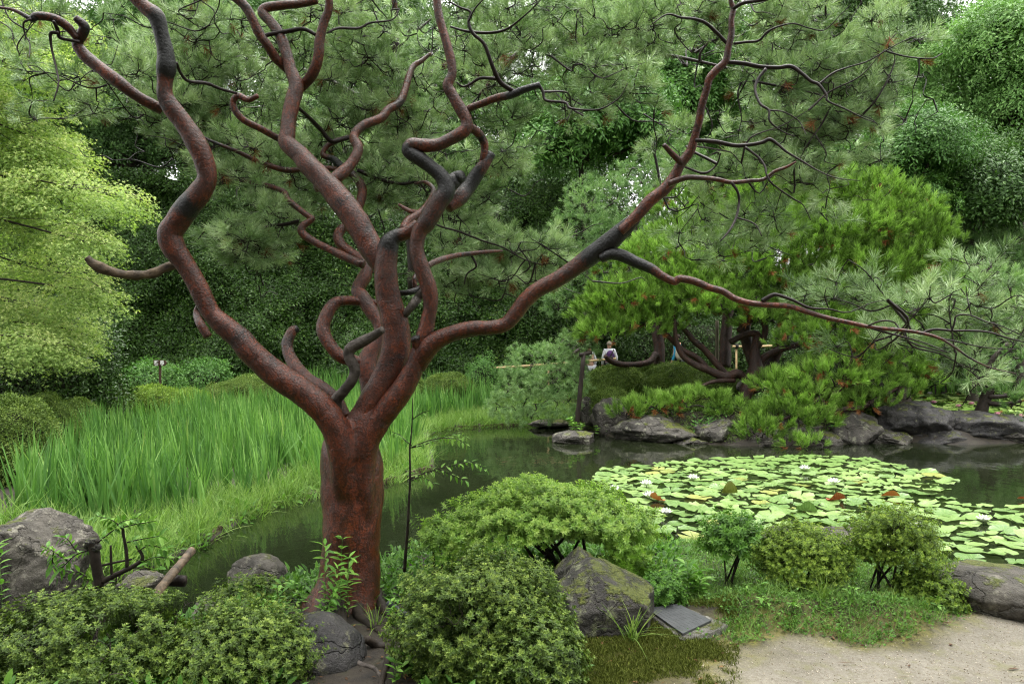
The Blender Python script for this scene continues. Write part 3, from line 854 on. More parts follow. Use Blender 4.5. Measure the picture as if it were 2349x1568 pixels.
# ------------------------------------------------------------------ tall evergreen hedge
def hedge_wall(name, label, x0, x1, y0, y1, d0, n, seed):
    """leafy wall: its front leans back a little and bulges; a solid dark core stands in for shade behind the leaves"""
    def surf(px, py):
        px = np.asarray(px, float); py = np.asarray(py, float)
        up = (900 - py) / F * d0
        d = d0 + 0.16 * up + 0.02 * np.maximum(0, up) ** 2 - 0.7 * vnoise(px / 60.0, py / 60.0, 0.5, seed) - 0.28 * vnoise(px / 60.0, py / 60.0, 1.7, seed + 1)
        return np.stack([(px - 1174.5) / F * d, d, CAM_Z - (py - 784.0) / F * d], -1)
    def topy(px): return y0 - 75 * sstep(700, 500, np.asarray(px, float)) * (x0 < 0) + 45 * vnoise(np.asarray(px) / 60.0, np.asarray(px) * 0.0, 0.6, seed + 2)
    m, k = 60, 26
    hx, hy = np.meshgrid(np.linspace(x0, x1, m), np.linspace(y1 + 5, y0 - 75 * (x0 < 0), k))
    HVf = (surf(hx, np.maximum(hy, topy(hx))) + np.array([0, 0.25, 0])).reshape(-1, 3)
    hi = np.arange(m * k).reshape(k, m)
    hq = np.stack([hi[:-1, :-1].ravel(), hi[:-1, 1:].ravel(), hi[1:, 1:].ravel(), hi[1:, :-1].ravel()], 1)
    root = empty(name, surf((x0 + x1) / 2, y1) * np.array([1, 1, 0]) + np.array([0, 0, 0.5]), label, 'hedge')
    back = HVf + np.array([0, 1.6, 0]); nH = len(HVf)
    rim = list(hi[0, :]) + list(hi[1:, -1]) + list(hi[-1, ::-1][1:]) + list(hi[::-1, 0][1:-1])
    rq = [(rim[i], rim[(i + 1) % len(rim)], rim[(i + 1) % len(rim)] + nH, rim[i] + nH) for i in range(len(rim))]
    mesh_obj('shade_core', np.vstack([HVf, back]), list(map(tuple, hq)) + [tuple(int(v) + nH for v in f[::-1]) for f in hq] + rq, M['core'], root)
    px = rng.uniform(x0, x1, n); py = rng.uniform(y0 - 75 * (x0 < 0), y1, n)
    keep = py > topy(px) - 12
    px, py = px[keep], py[keep]
    P = surf(px, py) + np.stack([np.zeros(len(px)), rng.uniform(-0.16, 0.2, len(px)), np.zeros(len(px))], 1)
    D = np.stack([rng.normal(0, 0.35, len(px)), -0.8 + rng.normal(0, 0.3, len(px)), 0.75 + rng.normal(0, 0.3, len(px))], 1)
    T = np.clip(rng.normal(0.5, 0.24, len(px)) + 0.18 * vnoise(px / 40.0, py / 40.0, 1.0, seed + 3), 0, 1)
    scatter('leaves', root, P, D, rng.uniform(0.85, 1.3, len(px)), T, PR['hedge'], M['hedge'])
hedge_wall('evergreen_hedge', 'tall dark glossy evergreen hedge behind the iris bed', -220, 1330, 470, 925, 24.0, 13500, 31)
hedge_wall('evergreen_hedge', 'dark evergreen hedge behind the twisted pine trunks on the far bank', 1290, 2330, 590, 870, 29.0, 5800, 71)

def leafy_bush(name, label, cx, cy, rx, ry, d, rd, n, proto, mat, scale=1.0, cat='shrub', group=None, zlo=-0.3, tm=0.5, ts=0.2, lo=0.75, bumpy=0.25, core=True, up=0.5, seed=1):
    c, r = ell(cx, cy, rx, ry, d, rd)
    gz = gh(c[0], c[1]); topz = c[2] + r[2]; r[2] = max(r[2], (topz - gz) * 0.62); c[2] = topz - r[2]; zlo = min(zlo, -0.6)
    root = empty(name, (c[0], c[1], gh(c[0], c[1])), label, cat, group)
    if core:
        mesh_obj('shade_core', *blob(c - np.array([0, 0, 0.05 * r[2]]), r * 0.80, 2, bumpy * 0.6, 1.8, seed), M['core'], root)  # solid dark core added under the leaves in place of inner shade
    P, D = shell(c, r, n, zlo, lo, 1.05, bumpy, seed)
    T = np.clip(rng.normal(tm, ts, n), 0, 1)
    scatter('leaves', root, P, D + np.array([0, 0, up]) + rng.normal(size=(n, 3)) * 0.25, rng.uniform(0.75, 1.25, n) * scale, T, PR[proto], M[mat])
    return root

leafy_bush('evergreen_shrub', 'glossy dark shrub under the maple at the left edge', 90, 830, 190, 130, 17, 1.2, 1500, 'hedge', 'hedge', 1.0, seed=2)
leafy_bush('evergreen_shrub', 'low leafy shrub below the small brown sign', 350, 872, 75, 42, 20.5, 0.7, 420, 'hedge', 'broad_mid', 0.9, seed=3)
leafy_bush('evergreen_shrub', 'young pale leaved shrub right of the small brown sign', 470, 860, 55, 40, 21.5, 0.6, 320, 'hedge', 'broad_mid', 0.9, seed=4)
leafy_bush('evergreen_shrub', 'round leafy shrub behind the bamboo rail right of the trunk', 1110, 842, 40, 22, 23.3, 0.6, 260, 'hedge', 'broad_mid', 0.7, seed=5)
leafy_bush('evergreen_shrub', 'dark hedge shrub behind the walkers in the pine shade', 1580, 800, 170, 90, 27.5, 1.2, 1100, 'hedge', 'hedge', 1.0, seed=6)
leafy_bush('evergreen_shrub', 'dark hedge shrub behind the twisted pine trunks', 1850, 810, 150, 80, 27, 1.2, 900, 'hedge', 'hedge', 1.0, seed=7)

# clipped azalea mounds along the back of the iris bed and on the far bank
MOUNDS = [(35, 985, 78, 70, 11.5, 0.6, 'clipped azalea mound cut by the left edge'), (95, 965, 72, 55, 13.0, 0.6, 'clipped azalea mound second from the left edge, behind the first'),
          (175, 955, 50, 36, 16.0, 0.6, 'small clipped azalea mound between the left mounds and the pale one'), (250, 930, 62, 40, 17.5, 0.7, 'clipped azalea mound below the left bamboo rail'),
          (345, 925, 70, 38, 18.5, 0.7, 'loose pale azalea mound below the small brown sign'), (435, 925, 50, 30, 19.5, 0.6, 'low azalea mound at the back of the irises, right of the sign'),
          (500, 915, 50, 30, 20.5, 0.6, 'small flat azalea mound left of the wide one under the leaning limb'), (580, 900, 80, 36, 21.0, 0.8, 'wide clipped azalea mound under the leaning left limb'),
          (920, 885, 60, 24, 22.5, 0.7, 'low azalea mound behind the irises right of the trunk'), (1030, 880, 60, 22, 22.8, 0.7, 'low azalea mound in front of the middle bamboo rail'),
          (1420, 885, 75, 45, 20.5, 0.8, 'rounded azalea mound below the purple vest'), (1540, 880, 80, 45, 20.5, 0.8, 'rounded azalea mound under the leaning red branch on the far bank'),
          (1640, 890, 80, 42, 20.0, 0.8, 'azalea mound under the twisted pine trunks'), (1400, 925, 45, 34, 18.8, 0.5, 'small azalea mound above the upright slab on the far bank'),
          (1590, 935, 60, 36, 18.0, 0.6, 'leafy azalea mound above the boulders on the far bank'), (1950, 910, 60, 40, 18.5, 0.6, 'azalea mound behind the short forked prop'),
          (2000, 940, 40, 32, 17.8, 0.5, 'small azalea bush beside the layered boulders'), (1860, 900, 60, 40, 19.0, 0.6, 'glossy azalea mound behind the low pine boughs')]
for i, (cx, cy, rx, ry, d, rd, lab) in enumerate(MOUNDS):
    area = (rx / F * d) * rd * 4
    leafy_bush('azalea_mound', lab, cx, cy, rx, ry, d, rd, int(900 * area) + 250, 'mound', 'mound' if i not in (4, 5) else 'azalea_lime', 1.35, 'shrub', 'clipped azalea mounds', -0.25, 0.5, 0.22, 0.9, 0.12, True, 0.4, i)

# ------------------------------------------------------------------ maple at the left
def maple():
    root = empty('maple_tree', gbase(-420, 13.0), 'bright yellow green maple with layered leaves at the left edge', 'tree')
    base = np.array(root.location)
    mb = MB()
    stem = resample([base, base + np.array([0.2, 0, 1.5]), at(-330, 560, 12.5), at(-250, 250, 12.0), at(-200, 0, 12.0)], 8)
    mb.add(*tube(stem, np.linspace(0.16, 0.05, len(stem)), 8, True, 0.08, 3.0))
    mb.build('trunk', M['bark_grey'], root)
    PADS = [(60, 40, 150, 45), (150, 80, 110, 45), (40, 150, 160, 55), (170, 190, 60, 30), (30, 260, 130, 50), (60, 340, 130, 60), (160, 330, 50, 30), (120, 430, 170, 60), (270, 450, 65, 34),
            (60, 520, 170, 60), (200, 540, 70, 40), (100, 610, 150, 60), (200, 660, 75, 50), (40, 700, 120, 60), (150, 720, 85, 50), (60, 780, 120, 50), (120, 800, 80, 40), (150, 760, 70, 40), (-60, 420, 160, 90), (-80, 640, 150, 90), (-60, 240, 150, 80), (-80, 80, 160, 80)]
    P, D, T = [], [], []
    bm = MB()
    for i, (cx, cy, rx, ry) in enumerate(PADS):
        d = 14.0 + 1.2 * math.sin(i * 2.4)
        c, r = ell(cx, cy, rx, ry, d, 0.9)
        n = int(rx * ry / 52) + 36
        # leaves lie in tiers that droop to the outside
        for lay in range(3):
            k = n // 3
            a = rng.uniform(0, 2 * math.pi, k); q = np.sqrt(rng.uniform(0, 1, k))
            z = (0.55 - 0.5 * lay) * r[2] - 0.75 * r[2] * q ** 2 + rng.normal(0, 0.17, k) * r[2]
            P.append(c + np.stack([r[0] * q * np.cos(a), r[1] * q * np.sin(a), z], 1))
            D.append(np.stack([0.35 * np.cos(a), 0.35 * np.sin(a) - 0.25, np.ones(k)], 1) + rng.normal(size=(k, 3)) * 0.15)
            T.append(np.clip(rng.normal(0.72 - 0.26 * lay, 0.2, k), 0, 1))  # layered shading put into the leaf tint: upper tiers paler, lower ones darker
        j = np.argmin(np.linalg.norm(stem - c, axis=1) + 0.6 * np.maximum(0, stem[:, 2] - c[2]))
        s = stem[j]
        tip = c + np.array([r[0] * 0.9, 0, -0.3 * r[2]])
        p = resample([s, (s + c) / 2 + np.array([0, 0, 0.25]) + rng.normal(size=3) * 0.1, c + rng.normal(size=3) * 0.08, tip], 6)
        bm.add(*tube(p, np.linspace(0.03, 0.004, len(p)), 5, False))
        for q in range(5):
            t0 = p[rng.integers(6, len(p) - 1)]; t1 = c + rdir(1)[0] * r * 0.9
            pp = resample([t0, (t0 + t1) / 2 + rng.normal(size=3) * 0.05, t1], 4)
            bm.add(*tube(pp, np.linspace(0.008, 0.002, len(pp)), 3, False))
    tag(bm.build('branches', M['bark_dark'], root), kind='stuff')
    P, D, T = np.vstack(P), np.vstack(D), np.concatenate(T)
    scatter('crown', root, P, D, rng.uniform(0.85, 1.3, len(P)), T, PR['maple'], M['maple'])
maple()

# ------------------------------------------------------------------ the red pine
class Pine:
    """traces limbs (crop, points with width and optional darkness), grows twigs to pads of needles"""
    def __init__(s, root, bark, px_scale=1.0):
        s.root, s.bark, s.W, s.stubs = root, bark, [], []
    def limb(s, name, c, pts, d0, d1, sides=14, per=7, rough=0.10, mat=None, nscale=7.0, label=None, fuse=0):
        A = []
        for i, p in enumerate(pts):
            x, y, w = p[:3]; dk = p[3] if len(p) > 3 else 0.0
            cc = p[4] if len(p) > 4 else c
            X, Y = cr(cc, x, y)
            A.append((X, Y, w * K, dk))
        A = np.array(A, float)
        if mat is None and name == 'limb' and s.bark is M['bark_red'] and A[:, 2].max() < 13.5: mat = M['twig']
        seg = np.r_[0, np.cumsum(np.hypot(*np.diff(A[:, :2], axis=0).T))]; t = seg / seg[-1]
        d = d0 + (d1 - d0) * t
        if name == 'limb' and len(A) > 3: d = d + 0.035 * np.sin(t * 5.0 + len(A)) * np.minimum(1, 3 * t)
        P = np.array([np.r_[at(a[0], a[1], q), a[2] / 2 / F * q * (1.0 if name == 'trunk' and s.bark is M['bark_red'] else 0.9 if s.bark is M['bark_red'] else 0.82), a[3]] for a, q in zip(A, d)])
        Q = resample(P, per)
        if fuse or name == 'trunk' and s.bark is M['bark_red']:
            k = fuse or len(Q)
            S0 = Q[:k].copy()
            if fuse: S0[-12:, 3] *= np.linspace(1.02, 0.80, 12)
            s.stubs.append((tube(S0[:, :3], S0[:, 3], sides, True, rough, nscale), Q[:k]))
            s.W.append(Q[:k, :4])
            if not fuse: return None
            Q = Q[k - 20:].copy(); Q[:16, 3] *= np.linspace(0.86, 1.0, 16)
        Vt, Fc = tube(Q[:, :3], Q[:, 3], sides, True, rough, nscale)
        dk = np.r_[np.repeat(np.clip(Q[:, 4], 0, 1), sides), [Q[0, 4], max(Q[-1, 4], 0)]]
        s.W.append(Q[:, :4])
        o = mesh_obj(name, Vt, Fc, mat or s.bark, s.root, True, {'dark': dk})
        if label: o["label"] = label
        return o
    def fuse_trunk(s, voxel=0.012):
        """the trunk and the roots of its stems grown into one skin"""
        mb = MB()
        for (Vt, Fc), _ in s.stubs: mb.add(Vt, Fc)
        tmp = mb.build('tmp', None, None)
        m = tmp.modifiers.new('r', 'REMESH'); m.mode = 'VOXEL'; m.voxel_size = voxel
        m = tmp.modifiers.new('s', 'SMOOTH'); m.factor = 0.5; m.iterations = 10
        bpy.context.view_layer.update()
        me = bpy.data.meshes.new_from_object(tmp.evaluated_get(bpy.context.evaluated_depsgraph_get()))
        V = np.zeros(len(me.vertices) * 3); me.vertices.foreach_get('co', V); V = V.reshape(-1, 3)
        Fc = [tuple(q.vertices) for q in me.polygons]
        bpy.data.objects.remove(tmp)
        Q = np.vstack([q for _, q in s.stubs]); dk = np.zeros(len(V))
        for i in range(0, len(V), 4000):
            d = np.linalg.norm(V[i:i + 4000, None] - Q[None, :, :3], axis=2) / (Q[None, :, 3] + 0.02); dk[i:i + 4000] = Q[np.argmin(d, 1), 4]
        return mesh_obj('trunk', V, Fc, s.bark, s.root, True, {'dark': np.clip(dk, 0, 1)})
    def grow(s, targets, r0=0.006, r1=0.0018, sag=0.08, wmax=None, extra=0.35):
        """joins each target to the nearest wood; returns tuft points and directions"""
        W = np.vstack(s.W)[:, :3].tolist()
        Wd = np.zeros((len(W) + len(targets) * 6, 3)); Wd[:len(W)] = W; n = len(W)
        mb = MB(); TP, TD = [], []
        left = np.array(targets); 
        dist = np.array([np.min(np.linalg.norm(Wd[:n] - t, axis=1)) for t in left])
        order = np.argsort(dist)
        for k in order:
            t = left[k]
            j = int(np.argmin(np.linalg.norm(Wd[:n] - t, axis=1))); a = Wd[j]
            L = np.linalg.norm(t - a)
            if L < 0.02: continue
            jit = rng.normal(size=(2, 3)) * 0.10 * L
            p = resample([a, a + (t - a) * 0.35 + jit[0] + np.array([0, 0, -sag * L]), a + (t - a) * 0.7 + jit[1], t], 4)
            rr = min(r0 * 2.4, r0 * (0.6 + 0.9 * L))
            mb.add(*tube(p, np.linspace(rr, r1, len(p)), 4 if L > 0.3 else 3, False))
            m = p[[3, 6, 9, 12]]; Wd[n:n + 4] = m; n += 4
            TP.append(t); TD.append(unit(t - p[-4]) + np.array([0, 0, extra]))
        return mb, np.array(TP), np.array(TD)

TREE_D = 5.1
pine_base = at(800, 1395, TREE_D)
pine = empty('red_pine_tree', pine_base, 'large twisted red pine with many bare limbs in the foreground', 'tree')
RP = Pine(pine, M['bark_red'])
L_ = RP.limb
# trunk, flared foot
L_('trunk', 8, [(140, 1200, 760), (155, 1110, 600), (175, 1000, 470), (188, 900, 410), (195, 760, 375), (205, 600, 372), (212, 420, 385), (212, 250, 398), (205, 110, 396), (195, -20, 340), (185, -130, 230)], 5.06, 5.14, 64, 14, 0.07, None, 6.0)
# left leaning limb
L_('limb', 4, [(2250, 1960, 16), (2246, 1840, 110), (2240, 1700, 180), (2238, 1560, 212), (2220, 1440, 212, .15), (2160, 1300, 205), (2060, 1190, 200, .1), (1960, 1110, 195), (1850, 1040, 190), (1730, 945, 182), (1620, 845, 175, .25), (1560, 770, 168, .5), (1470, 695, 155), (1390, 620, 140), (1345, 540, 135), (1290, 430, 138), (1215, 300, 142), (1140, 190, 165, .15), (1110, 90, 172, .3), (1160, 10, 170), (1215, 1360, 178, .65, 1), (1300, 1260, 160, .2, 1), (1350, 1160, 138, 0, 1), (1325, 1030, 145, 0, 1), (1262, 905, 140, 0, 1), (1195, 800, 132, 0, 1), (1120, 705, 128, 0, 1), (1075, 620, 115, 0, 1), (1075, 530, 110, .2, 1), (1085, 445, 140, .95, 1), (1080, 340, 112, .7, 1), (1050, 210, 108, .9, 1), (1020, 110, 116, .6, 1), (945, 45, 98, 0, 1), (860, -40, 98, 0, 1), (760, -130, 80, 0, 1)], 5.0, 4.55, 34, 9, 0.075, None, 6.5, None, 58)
L_('limb', 1, [(1060, 720, 70), (1000, 685, 78), (900, 630, 80), (780, 540, 86), (660, 450, 86, .2), (560, 370, 90, .2), (505, 290, 78, .5), (540, 215, 74, .6), (548, 170, 70, .7), (490, 115, 46, .6)], 4.75, 4.5, 16, 8, 0.10)
L_('limb', 1, [(500, 250, 50), (450, 185, 62, .3), (390, 140, 62, .3), (320, 112, 60, .4), (235, 108, 62, .5), (205, 125, 42, .6), (100, 70, 24, .4), (0, 50, 18, .4), (-120, 40, 14, .4)], 4.55, 4.35, 14, 7, 0.10)
L_('limb', 1, [(520, 275, 24), (450, 262, 22, .6), (390, 245, 26, .6), (375, 195, 28, .6), (350, 140, 20, .6)], 4.53, 4.42, 8, 6, 0.05)
L_('limb', 1, [(380, 215, 24, .7), (330, 222, 26, .8), (340, 330, 18, .8), (368, 450, 15, .8), (382, 545, 14, .8), (350, 660, 9, .8)], 4.45, 4.4, 6, 6, 0.0)
L_('limb', 1, [(205, 125, 20, .8), (155, 150, 16, .8), (165, 230, 12, .8), (195, 290, 10, .8), (190, 380, 6, .8)], 4.4, 4.35, 6, 6, 0.0)
L_('dead_limb', 4, [(1150, 290, 60, .9), (1090, 305, 62, .9), (1010, 345, 66, 0), (900, 360, 68, 0), (790, 352, 62, .3), (690, 325, 72, .8), (610, 285, 64, .9), (565, 245, 46, .6)], 5.0, 4.85, 18, 10, 0.22, M['dead_wood'], 13, 'broken grey dead stub on the left limb')
L_('limb', 4, [(1360, 760, 60), (1310, 680, 62), (1285, 610, 55, .2), (1300, 540, 30)], 5.15, 5.2, 12, 6, 0.1)
# curled limbs low on the left
L_('limb', 4, [(2245, 1290, 100), (2200, 1190, 112), (2110, 1110, 112), (2020, 1050, 104), (1940, 970, 98), (1890, 880, 88, .3), (1875, 800, 86, .5), (1905, 725, 74, .3), (1945, 705, 48, .8)], 5.1, 5.3, 20, 8, 0.13)
L_('limb', 5, [(110, 1260, 80), (105, 1175, 84), (150, 1120, 78), (205, 1050, 80), (228, 975, 80), (190, 890, 82), (200, 835, 86), (270, 795, 84), (345, 755, 72), (410, 712, 52, .2)], 5.05, 4.85, 18, 8, 0.10, M['bark_grey'], 7, 'pale grey bare limb stub')
L_('limb', 5, [(300, 930, 70), (200, 910, 90), (120, 875, 95), (50, 790, 96), (20, 700, 98), (45, 615, 98), (95, 545, 88), (160, 525, 72), (260, 530, 66), (380, 545, 60)], 5.3, 5.45, 18, 8, 0.09)
L_('limb', 5, [(290, 1290, 110), (310, 1160, 105), (310, 1060, 115), (305, 960, 145), (325, 880, 140), (370, 800, 110), (400, 720, 100), (375, 650, 100), (335, 590, 108), (280, 505, 110), (245, 455, 95, .3), (285, 385, 98), (305, 320, 86, .3), (275, 262, 84), (215, 225, 84), (150, 170, 80), (118, 110, 78), (140, 60, 72), (190, 30, 60), (230, 1400, 52, 0, 2), (260, 1330, 64, 0, 2), (275, 1230, 66, .2, 2), (225, 1150, 60, .6, 2), (145, 1092, 66, .8, 2), (90, 1040, 50, .7, 2), (22, 1012, 42, 0, 2), (40, 960, 40, 0, 2), (100, 922, 38, 0, 2), (195, 890, 28, 0, 2)], 5.22, 6.0, 16, 7, 0.10)
L_('limb', 4, [(2370, 290, 62), (2270, 248, 64), (2150, 190, 56), (2050, 140, 60), (1975, 85, 56), (1975, 40, 56), (2035, -5, 46), (2020, 1415, 46, .2, 1), (1960, 1370, 42, .2, 1), (1880, 1300, 42, .3, 1), (1850, 1250, 40, .2, 1), (1720, 1205, 38, .3, 1), (1560, 1170, 30, .4, 1), (1430, 1120, 20, .5, 1)], 5.45, 5.9, 10, 6, 0.08)
L_('limb', 1, [(1960, 1440, 30, .4), (1850, 1465, 26, .5), (1740, 1480, 22, .5), (1660, 1560, 16, .5)], 5.75, 5.8, 6, 6, 0.0)
# central stem and its black knob
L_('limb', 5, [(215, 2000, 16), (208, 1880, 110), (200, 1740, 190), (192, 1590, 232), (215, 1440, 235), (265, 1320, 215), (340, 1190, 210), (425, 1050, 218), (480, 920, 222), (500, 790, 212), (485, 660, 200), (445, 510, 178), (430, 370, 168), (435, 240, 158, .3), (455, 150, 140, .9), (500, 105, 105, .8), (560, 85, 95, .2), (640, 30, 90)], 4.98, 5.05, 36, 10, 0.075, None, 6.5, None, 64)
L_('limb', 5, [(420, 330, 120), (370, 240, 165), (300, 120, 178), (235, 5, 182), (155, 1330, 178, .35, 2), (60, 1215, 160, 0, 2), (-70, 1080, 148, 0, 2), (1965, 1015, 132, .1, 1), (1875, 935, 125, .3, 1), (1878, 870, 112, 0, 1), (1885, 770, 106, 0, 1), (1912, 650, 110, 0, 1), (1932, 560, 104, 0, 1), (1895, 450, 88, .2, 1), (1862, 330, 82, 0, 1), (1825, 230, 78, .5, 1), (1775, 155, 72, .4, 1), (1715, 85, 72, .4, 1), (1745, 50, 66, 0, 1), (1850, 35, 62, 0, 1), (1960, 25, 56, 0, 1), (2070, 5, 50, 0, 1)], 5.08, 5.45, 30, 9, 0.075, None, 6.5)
L_('limb', 1, [(1935, 520, 60), (1880, 460, 62), (1800, 380, 66), (1740, 290, 66), (1690, 220, 66, .3), (1650, 130, 66), (1600, 45, 70, .5), (1530, -20, 70), (1420, -90, 60)], 5.42, 5.15, 14, 7, 0.09)
L_('limb', 1, [(1925, 610, 70), (1975, 560, 72), (2025, 505, 76, .3), (2062, 430, 76), (2080, 345, 76, .2), (2085, 265, 72), (2112, 150, 66), (2142, 70, 60), (2145, -10, 56), (2100, -120, 50)], 5.4, 5.2, 16, 7, 0.09)
L_('limb', 1, [(1870, 930, 46, .8), (1800, 895, 50, .5), (1700, 840, 50), (1600, 790, 50), (1540, 730, 50, .3), (1520, 665, 46), (1555, 625, 48, .3), (1620, 652, 42), (1682, 625, 34)], 5.35, 5.1, 12, 7, 0.09)
L_('limb', 2, [(-30, 1230, 60), (60, 1190, 84), (150, 1122, 90), (212, 1055, 78), (250, 970, 72), (222, 890, 68), (280, 820, 66, .3), (400, 770, 66), (442, 718, 60), (510, 680, 60, .6), (552, 600, 56), (580, 500, 50), (612, 430, 42), (660, 400, 34), (720, 350, 24)], 5.25, 5.9, 14, 7, 0.09)
L_('limb', 1, [(2195, 1105, 38, .3), (2050, 1090, 36, .3), (1880, 1112, 42, .3), (1700, 1060, 36, .4), (1550, 990, 30, .5), (1400, 930, 25, .5), (1330, 895, 16, .5)], 5.85, 5.6, 8, 6, 0.06)
L_('limb', 1, [(1545, 610, 20, .7), (1440, 580, 22, .7), (1350, 545, 26, .7), (1230, 530, 24, .7), (1180, 480, 22, .7), (1150, 410, 24, .7)], 5.1, 4.7, 7, 6, 0.0)
L_('limb', 1, [(1930, 690, 26, .5), (2010, 760, 26, .5), (2090, 840, 30, .5), (2160, 920, 34, .3), (2250, 905, 32, .3), (2330, 880, 30, .3)], 5.5, 5.9, 7, 6, 0.05)
L_('limb', 1, [(2065, 230, 26, .4), (1980, 190, 30, .4), (1880, 205, 34, .4), (1760, 225, 32, .4), (1720, 240, 28, .4)], 5.3, 5.35, 7, 6, 0.05)
L_('limb', 2, [(50, 215, 16, .7), (120, 185, 22, .7), (250, 185, 20, .7), (330, 150, 16, .7), (470, 130, 12, .7), (520, 60, 7, .7)], 5.2, 5.5, 6, 6, 0.0)
# right central stem, black elbow, upper crook
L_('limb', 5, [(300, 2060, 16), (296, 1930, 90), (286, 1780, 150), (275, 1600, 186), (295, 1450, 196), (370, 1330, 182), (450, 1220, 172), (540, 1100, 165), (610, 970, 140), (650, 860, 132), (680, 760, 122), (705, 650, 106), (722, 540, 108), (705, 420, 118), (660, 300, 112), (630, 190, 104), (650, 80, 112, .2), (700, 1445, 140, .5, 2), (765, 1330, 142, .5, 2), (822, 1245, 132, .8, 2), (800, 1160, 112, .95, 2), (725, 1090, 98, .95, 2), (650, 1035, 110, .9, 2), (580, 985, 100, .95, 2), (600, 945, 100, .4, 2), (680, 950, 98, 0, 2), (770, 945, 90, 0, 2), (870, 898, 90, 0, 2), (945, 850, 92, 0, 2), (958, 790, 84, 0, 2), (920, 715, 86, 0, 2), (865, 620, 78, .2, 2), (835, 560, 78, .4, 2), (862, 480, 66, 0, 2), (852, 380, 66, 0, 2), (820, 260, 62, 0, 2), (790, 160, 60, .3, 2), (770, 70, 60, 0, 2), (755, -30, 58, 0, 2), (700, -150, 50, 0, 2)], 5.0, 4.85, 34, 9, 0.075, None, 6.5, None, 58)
L_('limb', 2, [(800, 1260, 100, .9), (850, 1200, 112, .95), (890, 1165, 104, .95), (925, 1150, 80, .8)], 5.0, 4.95, 16, 6, 0.14)
L_('limb', 2, [(830, 1350, 90), (910, 1290, 118, .4), (960, 1230, 114, .6), (1015, 1150, 104, .8), (1070, 1075, 88, .3), (1120, 1000, 66, .9)], 5.02, 5.15, 18, 7, 0.10)
L_('limb', 2, [(960, 810, 60), (1010, 850, 62), (1050, 890, 62, .6), (1075, 950, 58), (1065, 1030, 52), (1050, 1090, 40)], 4.95, 5.15, 12, 7, 0.08)
L_('limb', 2, [(930, 740, 46), (980, 705, 52), (1060, 675, 54), (1150, 640, 56), (1250, 618, 62, .7), (1340, 582, 56, .9), (1435, 552, 44, .95)], 4.92, 4.7, 14, 7, 0.10)
L_('limb', 2, [(1430, 555, 26, .8), (1455, 600, 22, .8), (1475, 655, 20, .7), (1600, 670, 20, .6), (1640, 708, 16, .6), (1820, 714, 13, .6), (1950, 640, 9, .6), (2010, 540, 6, .6)], 4.7, 4.5, 6, 6, 0.0)
L_('limb', 2, [(1280, 605, 36), (1180, 540, 34, .3), (1125, 430, 30, .5), (1072, 290, 26, .6), (1000, 220, 24, .6), (970, 150, 22, .6), (982, 80, 17, .6), (915, 50, 14, .6), (840, 10, 11, .6)], 4.75, 4.6, 8, 6, 0.06)
L_('limb', 2, [(1155, 515, 26, .5), (1050, 510, 23, .5), (980, 550, 20, .5), (930, 565, 17, .5), (890, 535, 11, .5)], 4.75, 4.85, 7, 6, 0.0)
L_('limb', 2, [(1040, 620, 20), (1150, 485, 36), (1250, 390, 40), (1320, 310, 36), (1365, 220, 22), (1400, 120, 14)], 5.8, 6.2, 10, 6, 0.08)
L_('limb', 2, [(850, 175, 14, .6), (960, 205, 20, .5), (1100, 215, 22, .5), (1220, 190, 18, .6), (1350, 90, 12, .6), (1450, -10, 8, .6)], 4.7, 4.5, 6, 6, 0.0)
L_('limb', 2, [(970, 140, 14, .7), (1010, 60, 12, .7), (1080, -20, 10, .7)], 4.62, 4.5, 5, 5, 0.0)
L_('limb', 2, [(1340, 300, 18, .5), (1430, 325, 16, .5), (1540, 330, 14, .6), (1640, 390, 10, .6), (1800, 395, 8, .6), (1980, 370, 6, .6)], 6.1, 6.2, 5, 5, 0.0)
# stubs and links between the two central stems
L_('limb', 5, [(665, 900, 70), (640, 830, 80), (620, 760, 74, .7)], 4.94, 4.88, 14, 6, 0.12)
L_('limb', 5, [(555, 620, 50, .4), (600, 560, 60, .5), (640, 505, 62, .5), (680, 460, 60)], 5.02, 5.0, 10, 6, 0.14, M['bark_grey'], 7, 'mossy link between the two stems')
L_('limb', 5, [(520, 475, 40, .8), (580, 470, 44, .8), (650, 450, 50, .5), (690, 420, 40)], 5.12, 5.08, 10, 6, 0.12)
L_('limb', 5, [(620, 440, 40), (615, 380, 34, .3), (640, 330, 30, .5), (650, 260, 20, .5)], 5.15, 5.2, 8, 6, 0.1)
# middle side branches
L_('limb', 5, [(700, 300, 46), (760, 268, 46), (880, 232, 40), (1000, 216, 34), (1110, 205, 26), (1190, 200, 14)], 5.05, 5.5, 10, 6, 0.08)
L_('limb', 5, [(690, -20, 20, .5), (780, 38, 16, .5), (900, 72, 17, .4), (1050, 130, 15, .4), (1200, 180, 12, .4), (1320, 250, 10, .4), (1450, 290, 8, .4)], 5.2, 5.7, 6, 6, 0.0)
L_('limb', 5, [(985, 225, 18, .4), (1020, 300, 16, .5), (960, 350, 12, .5), (940, 420, 8, .5)], 5.35, 5.4, 5, 5, 0.0)
L_('limb', 2, [(540, 1500, 60), (575, 1440, 62), (650, 1390, 56), (710, 1320, 44), (740, 1240, 36, .3), (690, 1190, 30, .4), (620, 1200, 20, .4)], 5.3, 5.7, 10, 6, 0.1)
L_('limb', 2, [(640, 1390, 44), (580, 1375, 36), (515, 1335, 22)], 5.45, 5.5, 8, 5, 0.1)
L_('limb', 2, [(245, 1110, 32, .4), (400, 1175, 28, .5), (540, 1200, 24, .5), (640, 1190, 20, .5), (700, 1260, 14, .5)], 5.9, 6.1, 6, 5, 0.0)
